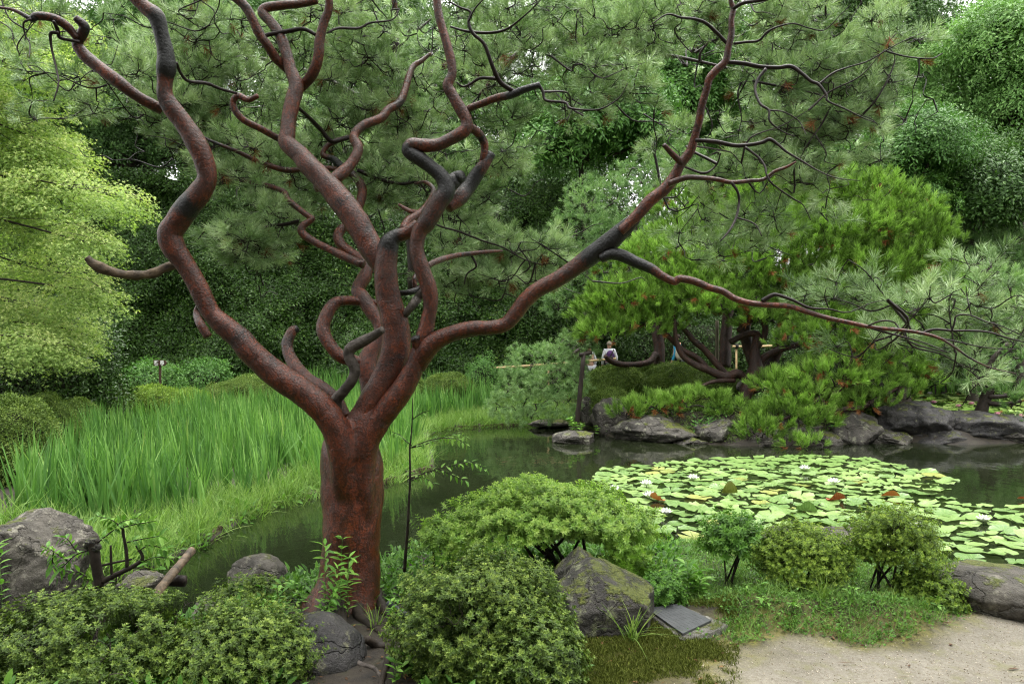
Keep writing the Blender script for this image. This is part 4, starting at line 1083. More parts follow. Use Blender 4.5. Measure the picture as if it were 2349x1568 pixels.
# great right limb
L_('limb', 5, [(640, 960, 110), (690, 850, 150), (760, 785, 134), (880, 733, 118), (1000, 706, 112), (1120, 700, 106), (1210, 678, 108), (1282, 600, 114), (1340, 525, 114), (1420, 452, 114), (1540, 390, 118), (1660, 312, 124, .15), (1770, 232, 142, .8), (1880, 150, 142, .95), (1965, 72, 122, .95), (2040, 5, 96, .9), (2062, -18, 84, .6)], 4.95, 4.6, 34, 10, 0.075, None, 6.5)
L_('limb', 2, [(1960, 1510, 70, .3), (2070, 1405, 84), (2150, 1312, 86), (2250, 1232, 86), (2312, 1150, 78), (112, 1070, 74, 0, 3), (172, 985, 66, 0, 3), (205, 880, 58, 0, 3), (232, 780, 56, 0, 3), (250, 680, 56, 0, 3), (280, 580, 56, .2, 3), (295, 515, 56, 0, 3), (340, 460, 56, .2, 3), (402, 398, 54, 0, 3), (422, 310, 46, .2, 3), (440, 220, 46, .3, 3), (440, 130, 42, .3, 3), (452, 60, 40, .3, 3), (436, 0, 34, .2, 3), (440, -120, 28, .2, 3)], 4.6, 4.3, 18, 8, 0.08)
R1 = [
 ([(400, 405, 30, .4), (520, 415, 32, .4), (620, 435, 30, .5), (740, 442, 30, .5), (830, 435, 30, .5), (900, 480, 26, .6), (960, 530, 24, .6), (1010, 552, 22, .6), (1060, 620, 18, .6), (1070, 660, 14, .6), (1180, 710, 12, .6), (1300, 770, 9, .6), (1380, 800, 7, .6)], 4.35, 4.2),
 ([(1010, 552, 16, .6), (1100, 480, 15, .6), (1200, 440, 12, .6), (1330, 400, 10, .6), (1450, 330, 9, .6), (1560, 270, 7, .6), (1700, 210, 5, .6)], 4.27, 4.2),
 ([(412, 285, 26, .4), (340, 210, 26, .4), (270, 150, 25, .5), (200, 125, 22, .5), (110, 115, 18, .6), (20, 95, 12, .6), (-80, 160, 8, .6)], 4.35, 4.2),
 ([(455, 285, 20, .6), (540, 275, 20, .6), (620, 265, 18, .6), (680, 205, 15, .6), (760, 170, 13, .6), (850, 155, 11, .5), (950, 185, 10, .6), (1050, 195, 8, .6), (1150, 100, 6, .6), (1220, 30, 4, .6)], 4.33, 4.15),
 ([(455, 55, 30, .4), (520, 20, 28, .5), (620, 5, 26, .5), (700, -10, 20, .5)], 4.3, 4.2),
 ([(665, 450, 24, .6), (612, 520, 22, .6), (595, 590, 21, .6), (630, 680, 20, .6), (685, 720, 18, .6), (690, 790, 14, .6), (760, 850, 10, .6), (850, 890, 7, .6)], 4.3, 4.15),
 ([(685, 720, 13, .6), (780, 730, 10, .6), (880, 790, 8, .6), (930, 880, 5, .6)], 4.2, 4.1),
 ([(205, 915, 28, .4), (340, 925, 30, .4), (460, 950, 30, .4), (560, 945, 28, .5), (640, 930, 28, .5), (690, 910, 28, .6), (740, 940, 22, .6), (800, 990, 18, .6), (900, 1050, 14, .6), (1000, 1110, 10, .6), (1120, 1160, 8, .6), (1280, 1180, 5, .6)], 4.42, 4.15),
 ([(30, 1200, 46), (140, 1160, 42), (240, 1160, 36), (340, 1170, 33), (440, 1190, 32), (560, 1180, 30), (650, 1170, 28, .3), (720, 1120, 26, .2), (800, 1090, 22), (862, 1055, 14)], 4.48, 4.25),
 ([(440, 1190, 22, .6), (480, 1250, 19, .6), (490, 1320, 18, .6), (470, 1420, 18, .6), (430, 1500, 16, .6), (370, 1570, 10, .6)], 4.35, 4.25),
 ([(530, 960, 19, .6), (620, 1030, 18, .6), (660, 1090, 16, .6), (670, 1140, 15, .6), (700, 1190, 13, .6), (760, 1240, 12, .5), (850, 1300, 12, .5), (910, 1340, 8, .6), (960, 1440, 5, .6)], 4.35, 4.2),
 ([(110, 1060, 48), (50, 1000, 42, .2), (0, 945, 32, .5)], 4.5, 4.4),
 ([(480, 1420, 12, .6), (590, 1460, 11, .6), (640, 1540, 8, .6)], 4.3, 4.2),
 ([(140, 1090, 18, .5), (260, 1130, 18, .6), (340, 1080, 14, .6), (370, 1000, 10, .6)], 4.48, 4.4),
]
for pts, a, b in R1:
    L_('limb', 3, pts, a, b, 8, 6, 0.04)
L_('limb', 5, [(1830, 250, 70, .8), (1900, 222, 84, .9), (1970, 232, 92, .9), (2060, 272, 82, .9), (2160, 315, 72, .5), (2230, 362, 62, .2), (2310, 400, 60), (108, 382, 58, 0, 6), (200, 400, 56, 0, 6), (300, 440, 52, 0, 6), (380, 462, 52, .2, 6), (460, 510, 48, 0, 6), (560, 540, 44, 0, 6), (680, 552, 42, 0, 6), (820, 562, 40, .2, 6), (940, 600, 38, .2, 6), (1080, 640, 35, .2, 6), (1220, 670, 32, .3, 6), (1370, 700, 29, .3, 6), (1540, 716, 27, .3, 6), (1680, 736, 25, .3, 6), (1800, 770, 21, .4, 6), (1900, 830, 18, .5, 6), (2000, 900, 14, .5, 6), (2130, 960, 10, .5, 6), (2300, 1000, 7, .5, 6)], 4.65, 4.0, 16, 7, 0.07)
R2 = [
 ([(1680, 738, 20, .3), (1760, 712, 19, .4), (1880, 720, 17, .4), (2000, 720, 16, .5), (2120, 730, 14, .5), (2250, 770, 12, .5), (2400, 805, 9, .5)], 4.15, 4.0),
 ([(1880, 718, 14, .6), (1895, 670, 14, .6), (1912, 622, 13, .6), (2000, 620, 11, .6), (2100, 660, 10, .6), (2200, 690, 8, .6), (2360, 760, 7, .6)], 4.1, 3.95),
 ([(2005, 615, 9, .6), (1990, 560, 9, .6), (1975, 480, 7, .6), (1972, 430, 5, .6)], 4.05, 4.0),
 ([(640, 528, 36), (700, 492, 32), (742, 487, 27), (840, 520, 23, .3), (950, 570, 18, .4), (1080, 580, 13, .5), (1200, 600, 10, .5), (1350, 540, 7, .5), (1460, 520, 5, .5)], 4.4, 4.25),
 ([(1340, 700, 16, .5), (1440, 730, 16, .5), (1560, 760, 12, .6), (1700, 800, 10, .6), (1850, 860, 7, .6)], 4.2, 4.1),
 ([(1330, 688, 12, .4), (1420, 656, 14, .4), (1500, 665, 12, .4), (1540, 712, 10, .4)], 4.2, 4.15),
 ([(1790, 765, 13, .5), (1950, 800, 11, .5), (2100, 830, 8, .6), (2300, 842, 6, .6)], 4.12, 4.0),
 ([(1080, 585, 9, .6), (1050, 500, 7, .6), (1060, 440, 5, .6)], 4.35, 4.3),
]
for pts, a, b in R2:
    L_('limb', 6, pts, a, b, 6, 6, 0.0)
RP.fuse_trunk()
# roots run out over the ground from the trunk foot
for pts in ([(60, 1060, 110), (0, 1150, 80), (-80, 1195, 70), (-150, 1205, 60), (-240, 1220, 36)], [(250, 1050, 100), (250, 1130, 74), (330, 1185, 66), (400, 1235, 56), (450, 1300, 40)], [(120, 1100, 80), (150, 1220, 70), (190, 1290, 60), (260, 1330, 50)],
            [(300, 1330, 50), (380, 1315, 60), (450, 1330, 50), (440, 1420, 48), (415, 1500, 44), (390, 1600, 36)], [(130, 1390, 34), (250, 1425, 36), (350, 1455, 34), (400, 1510, 24)], [(330, 980, 110), (390, 1050, 80), (440, 1120, 56), (530, 1170, 36)]):
    A = []
    for x, y, w in pts:
        q_ = on_water(*cr(8, x, y), 0.44); q_[2] = gh(q_[0], q_[1]) + 0.1 * w * K / F * q_[1]; A.append(np.r_[q_, w * K / 2 / F * q_[1]])
    A[0][2] += 0.05
    A = resample(np.array(A), 7); Vt, Fc = tube(A[:, :3], A[:, 3], 12, True, 0.18, 12)
    mesh_obj('root', Vt, Fc, M['bark_grey'] if pts[0][0] == 130 else M['bark_dark'], pine, True)

# needle pads: (cx, cy, rx, ry, depth, depth radius, shoots)
PADS = [(120, 60, 150, 70, 4.5, .5, 26), (170, 150, 170, 70, 4.6, .5, 40), (330, 90, 120, 80, 5.2, .6, 40), (120, 230, 150, 70, 4.6, .5, 34), (270, 230, 90, 60, 4.7, .4, 18),
        (480, 90, 110, 80, 6.0, .7, 60), (430, 190, 120, 80, 6.2, .7, 60), (520, 270, 140, 90, 6.2, .7, 80), (640, 150, 90, 110, 6.2, .6, 50), (600, 390, 150, 70, 6.0, .6, 70), (480, 350, 100, 60, 6.2, .5, 36), (570, 560, 95, 48, 5.9, .4, 60), (650, 500, 70, 40, 5.9, .4, 20), (690, 430, 80, 50, 6.2, .4, 26), (430, 300, 60, 50, 6.1, .4, 20),
        (800, 80, 120, 80, 6.0, .6, 60), (860, 190, 120, 80, 6.2, .6, 60), (760, 300, 90, 80, 6.4, .6, 44), (870, 320, 110, 80, 6.4, .6, 60), (960, 260, 90, 80, 6.3, .6, 44), (930, 420, 110, 60, 6.3, .6, 60), (830, 440, 60, 60, 6.4, .5, 26), (1060, 430, 70, 50, 5.9, .4, 34), (1160, 370, 75, 36, 5.8, .4, 50), (1080, 500, 70, 55, 5.9, .4, 40),
        (1060, 80, 120, 80, 5.6, .7, 60), (1160, 150, 130, 70, 5.2, .6, 60), (1250, 60, 150, 70, 5.2, .7, 66), (1380, 130, 120, 80, 5.2, .7, 56), (1330, 220, 110, 60, 5.0, .6, 34), (1440, 200, 60, 60, 4.8, .4, 14), (1150, 250, 80, 50, 5.0, .4, 18), (1450, 60, 110, 70, 5.2, .6, 40),
        (1570, 60, 120, 60, 4.4, .5, 44), (1700, 40, 130, 50, 4.3, .5, 44), (1820, 90, 120, 70, 4.3, .5, 50), (1920, 170, 130, 70, 4.2, .5, 66), (2030, 110, 110, 60, 4.2, .4, 44), (1800, 210, 110, 70, 4.3, .5, 56), (1930, 290, 120, 70, 4.2, .5, 70), (1790, 310, 110, 60, 4.3, .5, 56), (1990, 230, 70, 50, 4.2, .4, 26), (1690, 370, 90, 50, 4.4, .4, 36), (1830, 390, 130, 50, 4.2, .5, 60), (1940, 410, 90, 40, 4.2, .4, 34),
        (1600, 430, 80, 40, 4.5, .4, 30), (1700, 500, 120, 60, 4.4, .5, 60), (1620, 560, 100, 50, 4.4, .4, 40), (1760, 570, 60, 50, 4.3, .4, 24), (1540, 330, 60, 50, 4.8, .4, 16), (1900, 480, 70, 40, 4.2, .3, 16),
        (1900, 660, 130, 45, 4.2, .4, 56), (2020, 690, 120, 50, 4.1, .4, 56), (2160, 660, 110, 60, 4.0, .4, 60), (2290, 700, 110, 60, 4.0, .4, 60), (2120, 760, 120, 40, 4.0, .4, 44), (2280, 800, 110, 50, 4.0, .4, 44), (1990, 790, 80, 35, 4.1, .3, 16), (2180, 850, 90, 40, 4.0, .3, 18), (2260, 610, 70, 40, 4.0, .3, 22),
        (350, -170, 300, 90, 5.2, 1.0, 60), (800, -200, 300, 90, 5.6, 1.0, 70), (1250, -180, 300, 90, 5.4, 1.0, 70), (1650, -150, 260, 80, 4.6, 0.8, 50), (1950, -110, 200, 70, 4.4, 0.7, 40), (700, -420, 300, 90, 5.0, 1.2, 50), (1300, -420, 300, 90, 5.0, 1.2, 50), (1080, 570, 90, 40, 5.6, .4, 40), (1200, 570, 100, 40, 5.7, .4, 60), (1130, 640, 80, 40, 5.6, .4, 44), (1250, 620, 60, 36, 5.7, .3, 26), (1020, 650, 60, 40, 5.6, .3, 22)]  # pads above the frame: unseen crown added to shade the trunk from overhead
targets = []
for cx, cy, rx, ry, d, rd, n in PADS:
    if cx > 1480 and cy < 370: d, n = d + 1.5, int(n * 0.8)
    elif cx > 1480 and cy < 600: d, n = d + 1.5, int(n * 0.4)
    elif cx > 1480: d, n = d + 1.1, int(n * 0.28)
    elif cx < 350: d, n = d + 1.0, int(n * 0.5)
    elif 1000 < cx: d, n = d + 0.7, int(n * 0.8)
    n = max(4, int(n * 0.72))
    c, r = ell(cx, cy, rx, ry, d, rd)
    u = rdir(n, -1, 1) * (rng.uniform(0, 1, n) ** 0.4)[:, None]
    targets.append(c + u * r)
targets = np.vstack(targets)
n_leafy = len(targets)
bare = targets[rng.random(n_leafy) < 0.45] + rng.normal(size=(1, 3)) * 0.02
bare = bare + rng.normal(size=bare.shape) * np.array([0.22, 0.2, 0.16])
twigs, TP, TD = RP.grow(targets, 0.0080, 0.0024)
tw2, _, _ = RP.grow(bare, 0.0070, 0.0022)
twigs.V += tw2.V; twigs.F += [tuple(i + twigs.n for i in f) for f in tw2.F]; twigs.A += tw2.A; twigs.n += tw2.n
CT = rng.normal(0.5, 0.3, len(TP))
P, D = [TP], [TD]
# side shoots round every twig end
for k in range(5):
    off = (rdir(len(TP), -0.5, 1) + unit(TD) * 0.3) * rng.uniform(0.04, 0.12, len(TP))[:, None] * np.array([1, 1, 0.7])
    sp = TP + off
    for a, b in zip(TP, sp):
        twigs.add(*tube([a - (b - a) * 0.3, b], [0.0028, 0.0018], 3, False))
    P.append(sp); D.append(TD * 0.5 + off / 0.12)
tag(twigs.build('twigs', M['twig'], pine), kind='stuff')
P, D = np.vstack(P), np.vstack(D)
D = unit(D) + np.array([0, 0, 0.25])
T = np.clip(np.tile(CT, 6) + rng.normal(0, 0.12, len(P)), 0, 1)
scatter('needles', pine, P, D, rng.uniform(0.8, 1.2, len(P)), T, PR['needle'], M['needle'])
k = rng.random(len(P)) < 0.025
scatter('dead_needles', pine, P[k] + np.array([0, 0, -0.03]), D[k] * np.array([1, 1, -1.0]), rng.uniform(0.7, 1.1, k.sum()), rng.uniform(0, 1, k.sum()), PR['needle'], M['needle_dead'])

# ------------------------------------------------------------------ pines on the far bank
def pad_tufts(pads, dens, zlo=-0.25, lo=0.7, hi=1.06, bumpy=0.3, up=0.9, tm=0.5):
    P, D, T = [], [], []
    for i, (cx, cy, rx, ry, d, rd) in enumerate(pads):
        c, r = ell(cx, cy, rx, ry, d, rd)
        n = int(dens * (r[0] * r[1] + r[0] * r[2] + r[1] * r[2]))
        p, q = shell(c, r, n, zlo, lo, hi, bumpy, i * 1.37, 2.6)
        P.append(p); D.append(q + np.array([0, 0, up]) + rng.normal(size=(n, 3)) * 0.25)
        hgt = (p[:, 2] - c[2]) / r[2]
        T.append(np.clip(rng.normal(tm, 0.27, n) + 0.12 * rng.normal(), 0, 1))
    return np.vstack(P), np.vstack(D), np.concatenate(T)

def pine_tree(name, label, base, limbs, pads, dens, proto, mat, scale=1.0, bark='bark_far', twig_n=14, up=0.9, zlo=-0.25, tm=0.5, dead=0.0, cat='tree'):
    root = empty(name, base, label, cat)
    T_ = Pine(root, M[bark])
    for i, (c, pts, a, b) in enumerate(limbs):
        T_.limb('trunk' if i == 0 else 'limb', c, pts, a, b, 10, 5, 0.14, None, 4.0)
    tg = []
    for cx, cy, rx, ry, d, rd in pads:
        c, r = ell(cx, cy, rx, ry, d, rd)
        tg.append(c + rdir(twig_n, -0.5, 0.9) * r * rng.uniform(0.4, 0.95, twig_n)[:, None])
        tg.append(c[None, :])
    mb, _, _ = T_.grow(np.vstack(tg), 0.022, 0.005, 0.05)
    tag(mb.build('twigs', M['twig'], root), kind='stuff')
    P, D, T = pad_tufts(pads, dens, zlo, up=up, tm=tm)
    scatter('needles', root, P, D, rng.uniform(0.75, 1.25, len(P)) * scale, T, PR[proto], M[mat])
    if dead:
        k = rng.random(len(P)) < dead
        scatter('dead_needles', root, P[k] - 0.06 * unit(D[k]), D[k] * np.array([1, 1, -0.3]), np.full(k.sum(), scale), rng.uniform(0, 1, k.sum()), PR[proto], M['needle_dead'])
    return root

B1 = [(1700, 560, 110, 60, 19.2, 1.0), (1600, 480, 100, 55, 20.0, 0.9), (1720, 470, 110, 50, 20.0, 0.9), (1860, 470, 110, 50, 19.6, 0.9), (1990, 455, 100, 42, 19.2, 0.9), (2060, 500, 80, 45, 19.0, 0.8), (1940, 540, 120, 55, 18.6, 0.9), (2080, 580, 95, 55, 18.6, 0.8), (1830, 600, 130, 55, 18.4, 0.9), (1960, 640, 120, 55, 18.2, 0.9), (2090, 660, 100, 60, 18.2, 0.8), (1740, 650, 100, 50, 18.2, 0.8), (2150, 720, 70, 45, 18.0, 0.7), (2010, 730, 110, 50, 17.9, 0.8), (1870, 720, 110, 45, 18.0, 0.8),
      (1520, 600, 90, 45, 19.0, 0.8), (1430, 620, 70, 45, 19.0, 0.7), (1590, 640, 90, 45, 18.6, 0.8), (1480, 690, 90, 45, 18.6, 0.7), (1400, 715, 65, 45, 18.4, 0.6), (1450, 760, 90, 40, 18.3, 0.6), (1570, 710, 80, 35, 18.2, 0.6), (1650, 720, 70, 35, 18.0, 0.6), (1560, 560, 80, 45, 19.5, 0.8), (1380, 770, 50, 32, 18.2, 0.5)]
B1 = [(cx, cy, rx * 1.12, ry * 1.15, d, rd * 1.1) for cx, cy, rx, ry, d, rd in B1] + [(1790, 530, 100, 50, 19.0, 0.9), (1650, 600, 90, 45, 18.9, 0.8), (2010, 520, 90, 50, 18.9, 0.8), (2140, 640, 70, 50, 18.4, 0.7), (1920, 690, 110, 45, 18.0, 0.8), (1810, 670, 90, 40, 18.2, 0.7), (1500, 740, 80, 36, 18.3, 0.6), (1360, 730, 50, 40, 18.5, 0.5), (2130, 770, 70, 45, 18.0, 0.6), (1700, 700, 80, 30, 18.3, 0.6), (1388, 768, 55, 24, 18.0, 0.5), (1620, 690, 80, 40, 18.0, 0.6), (1540, 660, 90, 40, 18.4, 0.7), (1760, 600, 90, 45, 18.3, 0.8), (1880, 560, 110, 50, 18.5, 0.9), (2040, 610, 110, 50, 18.2, 0.8), (2170, 690, 60, 45, 17.9, 0.6), (1660, 520, 90, 50, 19.3, 0.8), (1780, 430, 90, 40, 20, 0.8), (1930, 430, 90, 36, 19.6, 0.8), (2110, 540, 70, 45, 18.6, 0.7), (1740, 740, 60, 26, 17.9, 0.5), (1430, 690, 80, 45, 18.0, 0.6)]
bright = pine_tree('bright_pine_tree', 'broad bright green pine with twisted red trunks on the far bank', gbase(1700, 19.0),
    [(6, [(515, 1200, 90), (550, 1080, 112), (600, 980, 120), (592, 880, 84), (600, 790, 62), (612, 750, 60), (570, 738, 52), (500, 760, 52), (430, 795, 48)], 18.4, 18.6),
     (6, [(560, 1050, 60), (480, 1000, 72), (400, 1022, 72), (300, 980, 62), (200, 940, 56), (120, 880, 50), (85, 800, 42), (70, 700, 36), (70, 600, 30), (120, 480, 24)], 18.4, 18.0),
     (6, [(420, 1020, 52), (330, 920, 52), (260, 840, 52), (200, 790, 50), (120, 700, 40), (30, 640, 30), (20, 560, 24)], 18.4, 18.6),
     (6, [(290, 975, 46), (220, 900, 46), (130, 850, 42), (50, 780, 40), (-10, 700, 40), (-60, 600, 30)], 18.3, 18.3),
     (6, [(460, 1045, 40), (330, 1050, 32), (250, 1080, 26), (160, 1140, 18)], 18.3, 17.8),
     (6, [(600, 960, 90), (560, 870, 84), (540, 790, 88), (525, 690, 102), (560, 560, 90), (600, 420, 80), (640, 260, 60), (700, 100, 40)], 18.9, 19.5),
     (6, [(640, 1040, 90), (720, 900, 80), (760, 790, 92), (795, 700, 96), (800, 640, 84), (770, 560, 60), (820, 400, 46), (950, 260, 36), (1100, 150, 24)], 18.8, 18.9),
     (6, [(610, 990, 60), (650, 900, 60), (740, 850, 50), (900, 800, 44), (1100, 700, 36), (1300, 560, 28), (1480, 420, 20)], 18.6, 18.2),
     (6, [(600, 840, 50), (660, 740, 50), (640, 650, 44), (560, 660, 40), (480, 720, 30)], 18.5, 18.4)],
    B1, 105, 'needle_far', 'needle_bright', 1.5, dead=0.03, tm=0.55)

B2 = [(1960, 820, 95, 50, 17.0, 0.6), (1900, 870, 90, 45, 16.8, 0.6), (2000, 880, 75, 40, 16.8, 0.5), (1840, 790, 70, 40, 17.2, 0.5), (2080, 850, 60, 45, 17.2, 0.5), (1830, 920, 75, 45, 16.8, 0.6), (1790, 970, 80, 45, 16.4, 0.5), (1740, 1000, 48, 36, 16.0, 0.4), (1860, 970, 60, 35, 16.6, 0.5), (2060, 910, 60, 30, 16.9, 0.4), (2120, 880, 45, 40, 17.1, 0.4), (1850, 1022, 46, 14, 15.8, 0.3), (1900, 760, 90, 40, 17.2, 0.6), (2040, 790, 80, 45, 17.1, 0.6), (1980, 930, 60, 30, 16.7, 0.5), (1780, 890, 60, 36, 17.0, 0.5), (1500, 935, 70, 26, 17.6, 0.5), (1590, 925, 80, 28, 17.4, 0.5), (1440, 950, 40, 20, 17.4, 0.4), (1680, 950, 50, 24, 17.0, 0.4)]
low_pine = pine_tree('low_pine_tree', 'low bright pine leaning over the boulders on a wooden prop', gbase(1900, 17.2),
    [(6, [(1120, 1260, 50), (1060, 1240, 52), (1150, 1232, 46), (1280, 1222, 44), (1380, 1172, 40), (1480, 1120, 32), (1600, 1060, 20)], 17.0, 16.9),
     (6, [(1050, 1240, 46), (1100, 1150, 42), (1170, 1070, 36), (1185, 990, 34), (1230, 900, 26)], 16.9, 16.9),
     (6, [(1060, 1240, 40), (1020, 1170, 50), (980, 1190, 36)], 16.9, 16.8),
     (6, [(1050, 1250, 34), (930, 1260, 26), (800, 1290, 20), (680, 1330, 14)], 16.9, 16.3)],
    B2, 120, 'needle_far', 'needle_bright', 1.35, dead=0.05, tm=0.55)

B3 = [(1400, 470, 110, 60, 21.5, 1.0), (1330, 530, 75, 40, 21.3, 0.8), (1500, 420, 110, 55, 22, 1.0), (1450, 540, 110, 55, 21.0, 0.9), (1370, 600, 80, 40, 21, 0.8), (1560, 380, 70, 45, 22, 0.9), (1340, 660, 70, 40, 20.8, 0.7), (1300, 700, 50, 35, 20.6, 0.6)]
pine_tree('soft_pine_tree', 'soft grey green pine rising behind the bright one', gbase(1460, 21.5),
    [(5, [(2210, 960, 92), (2215, 860, 90), (2205, 760, 92), (2190, 650, 92), (2150, 500, 70), (2100, 330, 60), (2050, 150, 40), (2060, 20, 30)], 20.8, 21.5),
     (5, [(2190, 870, 60), (2150, 920, 52), (2070, 940, 48), (1980, 942, 46), (1900, 920, 44), (1860, 885, 32)], 20.7, 19.8),
     (6, [(400, 960, 90), (400, 860, 92), (405, 760, 88), (415, 640, 80), (440, 480, 74), (455, 340, 70), (470, 200, 50)], 20.6, 21.0)],
    B3, 75, 'needle_long', 'needle_blue', 1.15, up=0.3, zlo=-0.5, tm=0.6)

B4 = [(1250, 835, 95, 42, 18.8, 0.7), (1310, 800, 60, 35, 18.9, 0.6), (1200, 890, 65, 40, 18.6, 0.6), (1280, 880, 75, 45, 18.4, 0.6), (1170, 935, 50, 34, 18.6, 0.5), (1250, 930, 75, 34, 18.4, 0.5), (1275, 850, 40, 50, 18.8, 0.4), (1210, 955, 60, 20, 18.4, 0.5)]
pine_tree('weeping_pine', 'soft drooping pale green pine at the water edge left of the dark prop', gbase(1260, 19.0),
    [(5, [(1700, 880, 40), (1660, 920, 36), (1560, 980, 30), (1450, 1020, 22)], 18.9, 18.6), (5, [(1690, 850, 44), (1600, 900, 34), (1500, 870, 24)], 18.9, 18.6)],
    B4, 150, 'needle_long', 'needle_blue', 0.85, up=-0.4, zlo=-0.5, tm=0.85)

B5 = [(2290, 650, 75, 38, 13.5, 0.5), (2350, 680, 60, 40, 13.4, 0.5), (2240, 690, 40, 24, 13.5, 0.3), (2280, 905, 60, 32, 17.5, 0.5), (2340, 930, 60, 36, 17.3, 0.5), (2230, 890, 40, 26, 17.6, 0.4), (2350, 850, 60, 40, 17.4, 0.5), (2300, 980, 40, 20, 17.3, 0.4)]
pine_tree('small_pine', 'small pine with dark leaning trunk on the layered boulder at right', gbase(2255, 17.8),
    [(6, [(2060, 1275, 100), (2085, 1200, 92), (2110, 1130, 90), (2125, 1060, 66), (2115, 980, 46), (2150, 900, 40), (2250, 800, 34)], 17.6, 17.5),
     (6, [(2115, 1150, 44), (2200, 1150, 34), (2300, 1130, 28), (2420, 1110, 20)], 17.5, 17.2), (6, [(2115, 1190, 40), (2200, 1200, 34), (2330, 1180, 26)], 17.5, 17.2), (6, [(2110, 1080, 30), (2050, 1075, 24), (2000, 1085, 22), (1990, 1060, 16)], 17.5, 17.4)],
    B5[3:], 60, 'needle_far', 'needle_blue', 1.3, bark='bark_dark')
pine_tree('cloud_pine', 'pale rounded pine cushion on dark branches near the right edge', gbase(2330, 13.5),
    [(6, [(2420, 1000, 50), (2400, 800, 40), (2330, 640, 34), (2280, 520, 30), (2260, 440, 24)], 13.5, 13.5), (6, [(2330, 640, 26), (2220, 500, 20), (2170, 470, 14)], 13.5, 13.5), (6, [(2290, 540, 22), (2320, 480, 18), (2380, 430, 14)], 13.5, 13.4)],
    B5[:3], 110, 'needle_mid', 'needle_blue', 1.25, bark='bark_dark', tm=0.75)
B6 = [(2200, 570, 90, 26, 27, 1.2), (2300, 560, 100, 26, 27.5, 1.2), (2250, 600, 120, 26, 26.5, 1.2), (2340, 600, 90, 26, 26.5, 1.2), (2190, 620, 80, 24, 26, 1.0), (2360, 560, 80, 26, 27, 1.0), (2330, 730, 110, 60, 25, 1.2), (2230, 760, 90, 50, 25, 1.0), (2200, 700, 80, 50, 25.5, 1.0), (2330, 820, 110, 50, 24.5, 1.0), (2160, 800, 70, 50, 25, 1.0), (2300, 655, 110, 40, 26, 1.0)]
pine_tree('feathery_pine', 'feathery tiered green pine far at the right edge', gbase(2260, 27.5), [(6, [(2000, 1100, 40), (2020, 800, 40), (2050, 500, 30), (2080, 200, 20)], 26, 26.5)], B6, 42, 'needle_long', 'needle_blue', 1.3, up=0.1, zlo=-0.3, tm=0.4)

# a second pine behind the red one fills the crown
B7 = [(480, 120, 170, 80, 10.5, 1.0), (680, 60, 170, 70, 10.5, 1.0), (560, 250, 150, 70, 10.0, 0.9), (850, 130, 170, 80, 10.5, 1.0), (760, 350, 120, 70, 10.0, 0.8), (960, 370, 130, 60, 10.0, 0.8), (1080, 60, 180, 70, 10.8, 1.0), (1280, 100, 170, 70, 11, 1.0), (1000, 200, 140, 70, 10.5, 0.9), (1450, 70, 130, 70, 11, 0.9), (620, 400, 100, 50, 9.6, 0.7), (1650, 90, 150, 80, 10, 0.9), (1830, 180, 140, 80, 9.5, 0.9), (1880, 320, 130, 70, 9, 0.8), (1700, 330, 110, 60, 9, 0.8)]
pine_tree('pale_pine_tree', 'grey green pine standing behind the red pine crown', gbase(960, 11.5) * np.array([1, 1, 0]),
    [(2, [(620, 1900, 110), (600, 1500, 100), (560, 1100, 90), (520, 700, 80), (500, 300, 60), (480, -100, 40)], 11.2, 10.8), (2, [(540, 900, 50), (200, 600, 40), (-300, 400, 34), (-800, 350, 24)], 10.9, 10.2), (2, [(515, 600, 50), (900, 400, 40), (1500, 300, 34), (2200, 350, 28), (2900, 500, 20)], 10.9, 9.5), (2, [(500, 350, 40), (300, 150, 34), (-100, 100, 24)], 10.9, 10.4)],
    B7, 30, 'needle_mid', 'needle', 1.1, bark='twig', twig_n=12, up=0.6, zlo=-0.3, tm=0.55)

# ------------------------------------------------------------------ props, rails, sign
def wood_post(name, label, pts, mat, cat, caps=None, parts=()):
    root = empty(name, pts[0], label, cat)
    P = resample(np.array([p for p in pts]), 6) if len(pts) > 2 else np.linspace(pts[0], pts[1], 8)
    R = np.linspace(caps[0], caps[1], len(P))
    mb = MB(); mb.add(*tube(P, R, 12, True, 0.05, 6.0)); mb.build('post', mat, root)
    for nm, a, b, r in parts:
        m2 = MB(); m2.add(*tube(np.linspace(a, b, 5), [r] * 5, 10, True, 0.05, 6.0)); m2.build(nm, mat, root)
    return root
M['dark_post'] = plain_mat('tarred_wood', (0.010, 0.007, 0.006), (0.032, 0.022, 0.017), 0.55, 18, 0.5, 0.006, (1, 1, .2))
a, b = at(1319, 990, 17.6), at(1339, 812, 17.6)
wood_post('branch_prop', 'tall dark wooden prop standing in the water under a pine branch', [a - np.array([0, 0, 0.3]), b], M['dark_post'], 'post', (0.055, 0.050), [('cross_piece', at(1330, 814, 17.55), at(1356, 808, 17.7), 0.045)])
a, b = at(1893, 1012, 16.9), at(1893, 945, 16.9)
wood_post('branch_prop', 'short dark forked prop under the low pine bough', [a - np.array([0, 0, 0.2]), b], M['dark_post'], 'post', (0.055, 0.05), [('cross_piece', at(1872, 962, 16.85), at(1908, 958, 16.85), 0.05)])
M['post_grey'] = plain_mat('weathered_post', (0.10, 0.085, 0.06), (0.2, 0.17, 0.125), 0.7, 12, 0.5, 0.004, (1, 1, .2))
wood_post('timber_prop', 'thin pale grey post beside the shaded pine trunk', [at(1645, 870, 20.2), at(1645, 735, 20.2)], M['post_grey'], 'post', (0.045, 0.042))

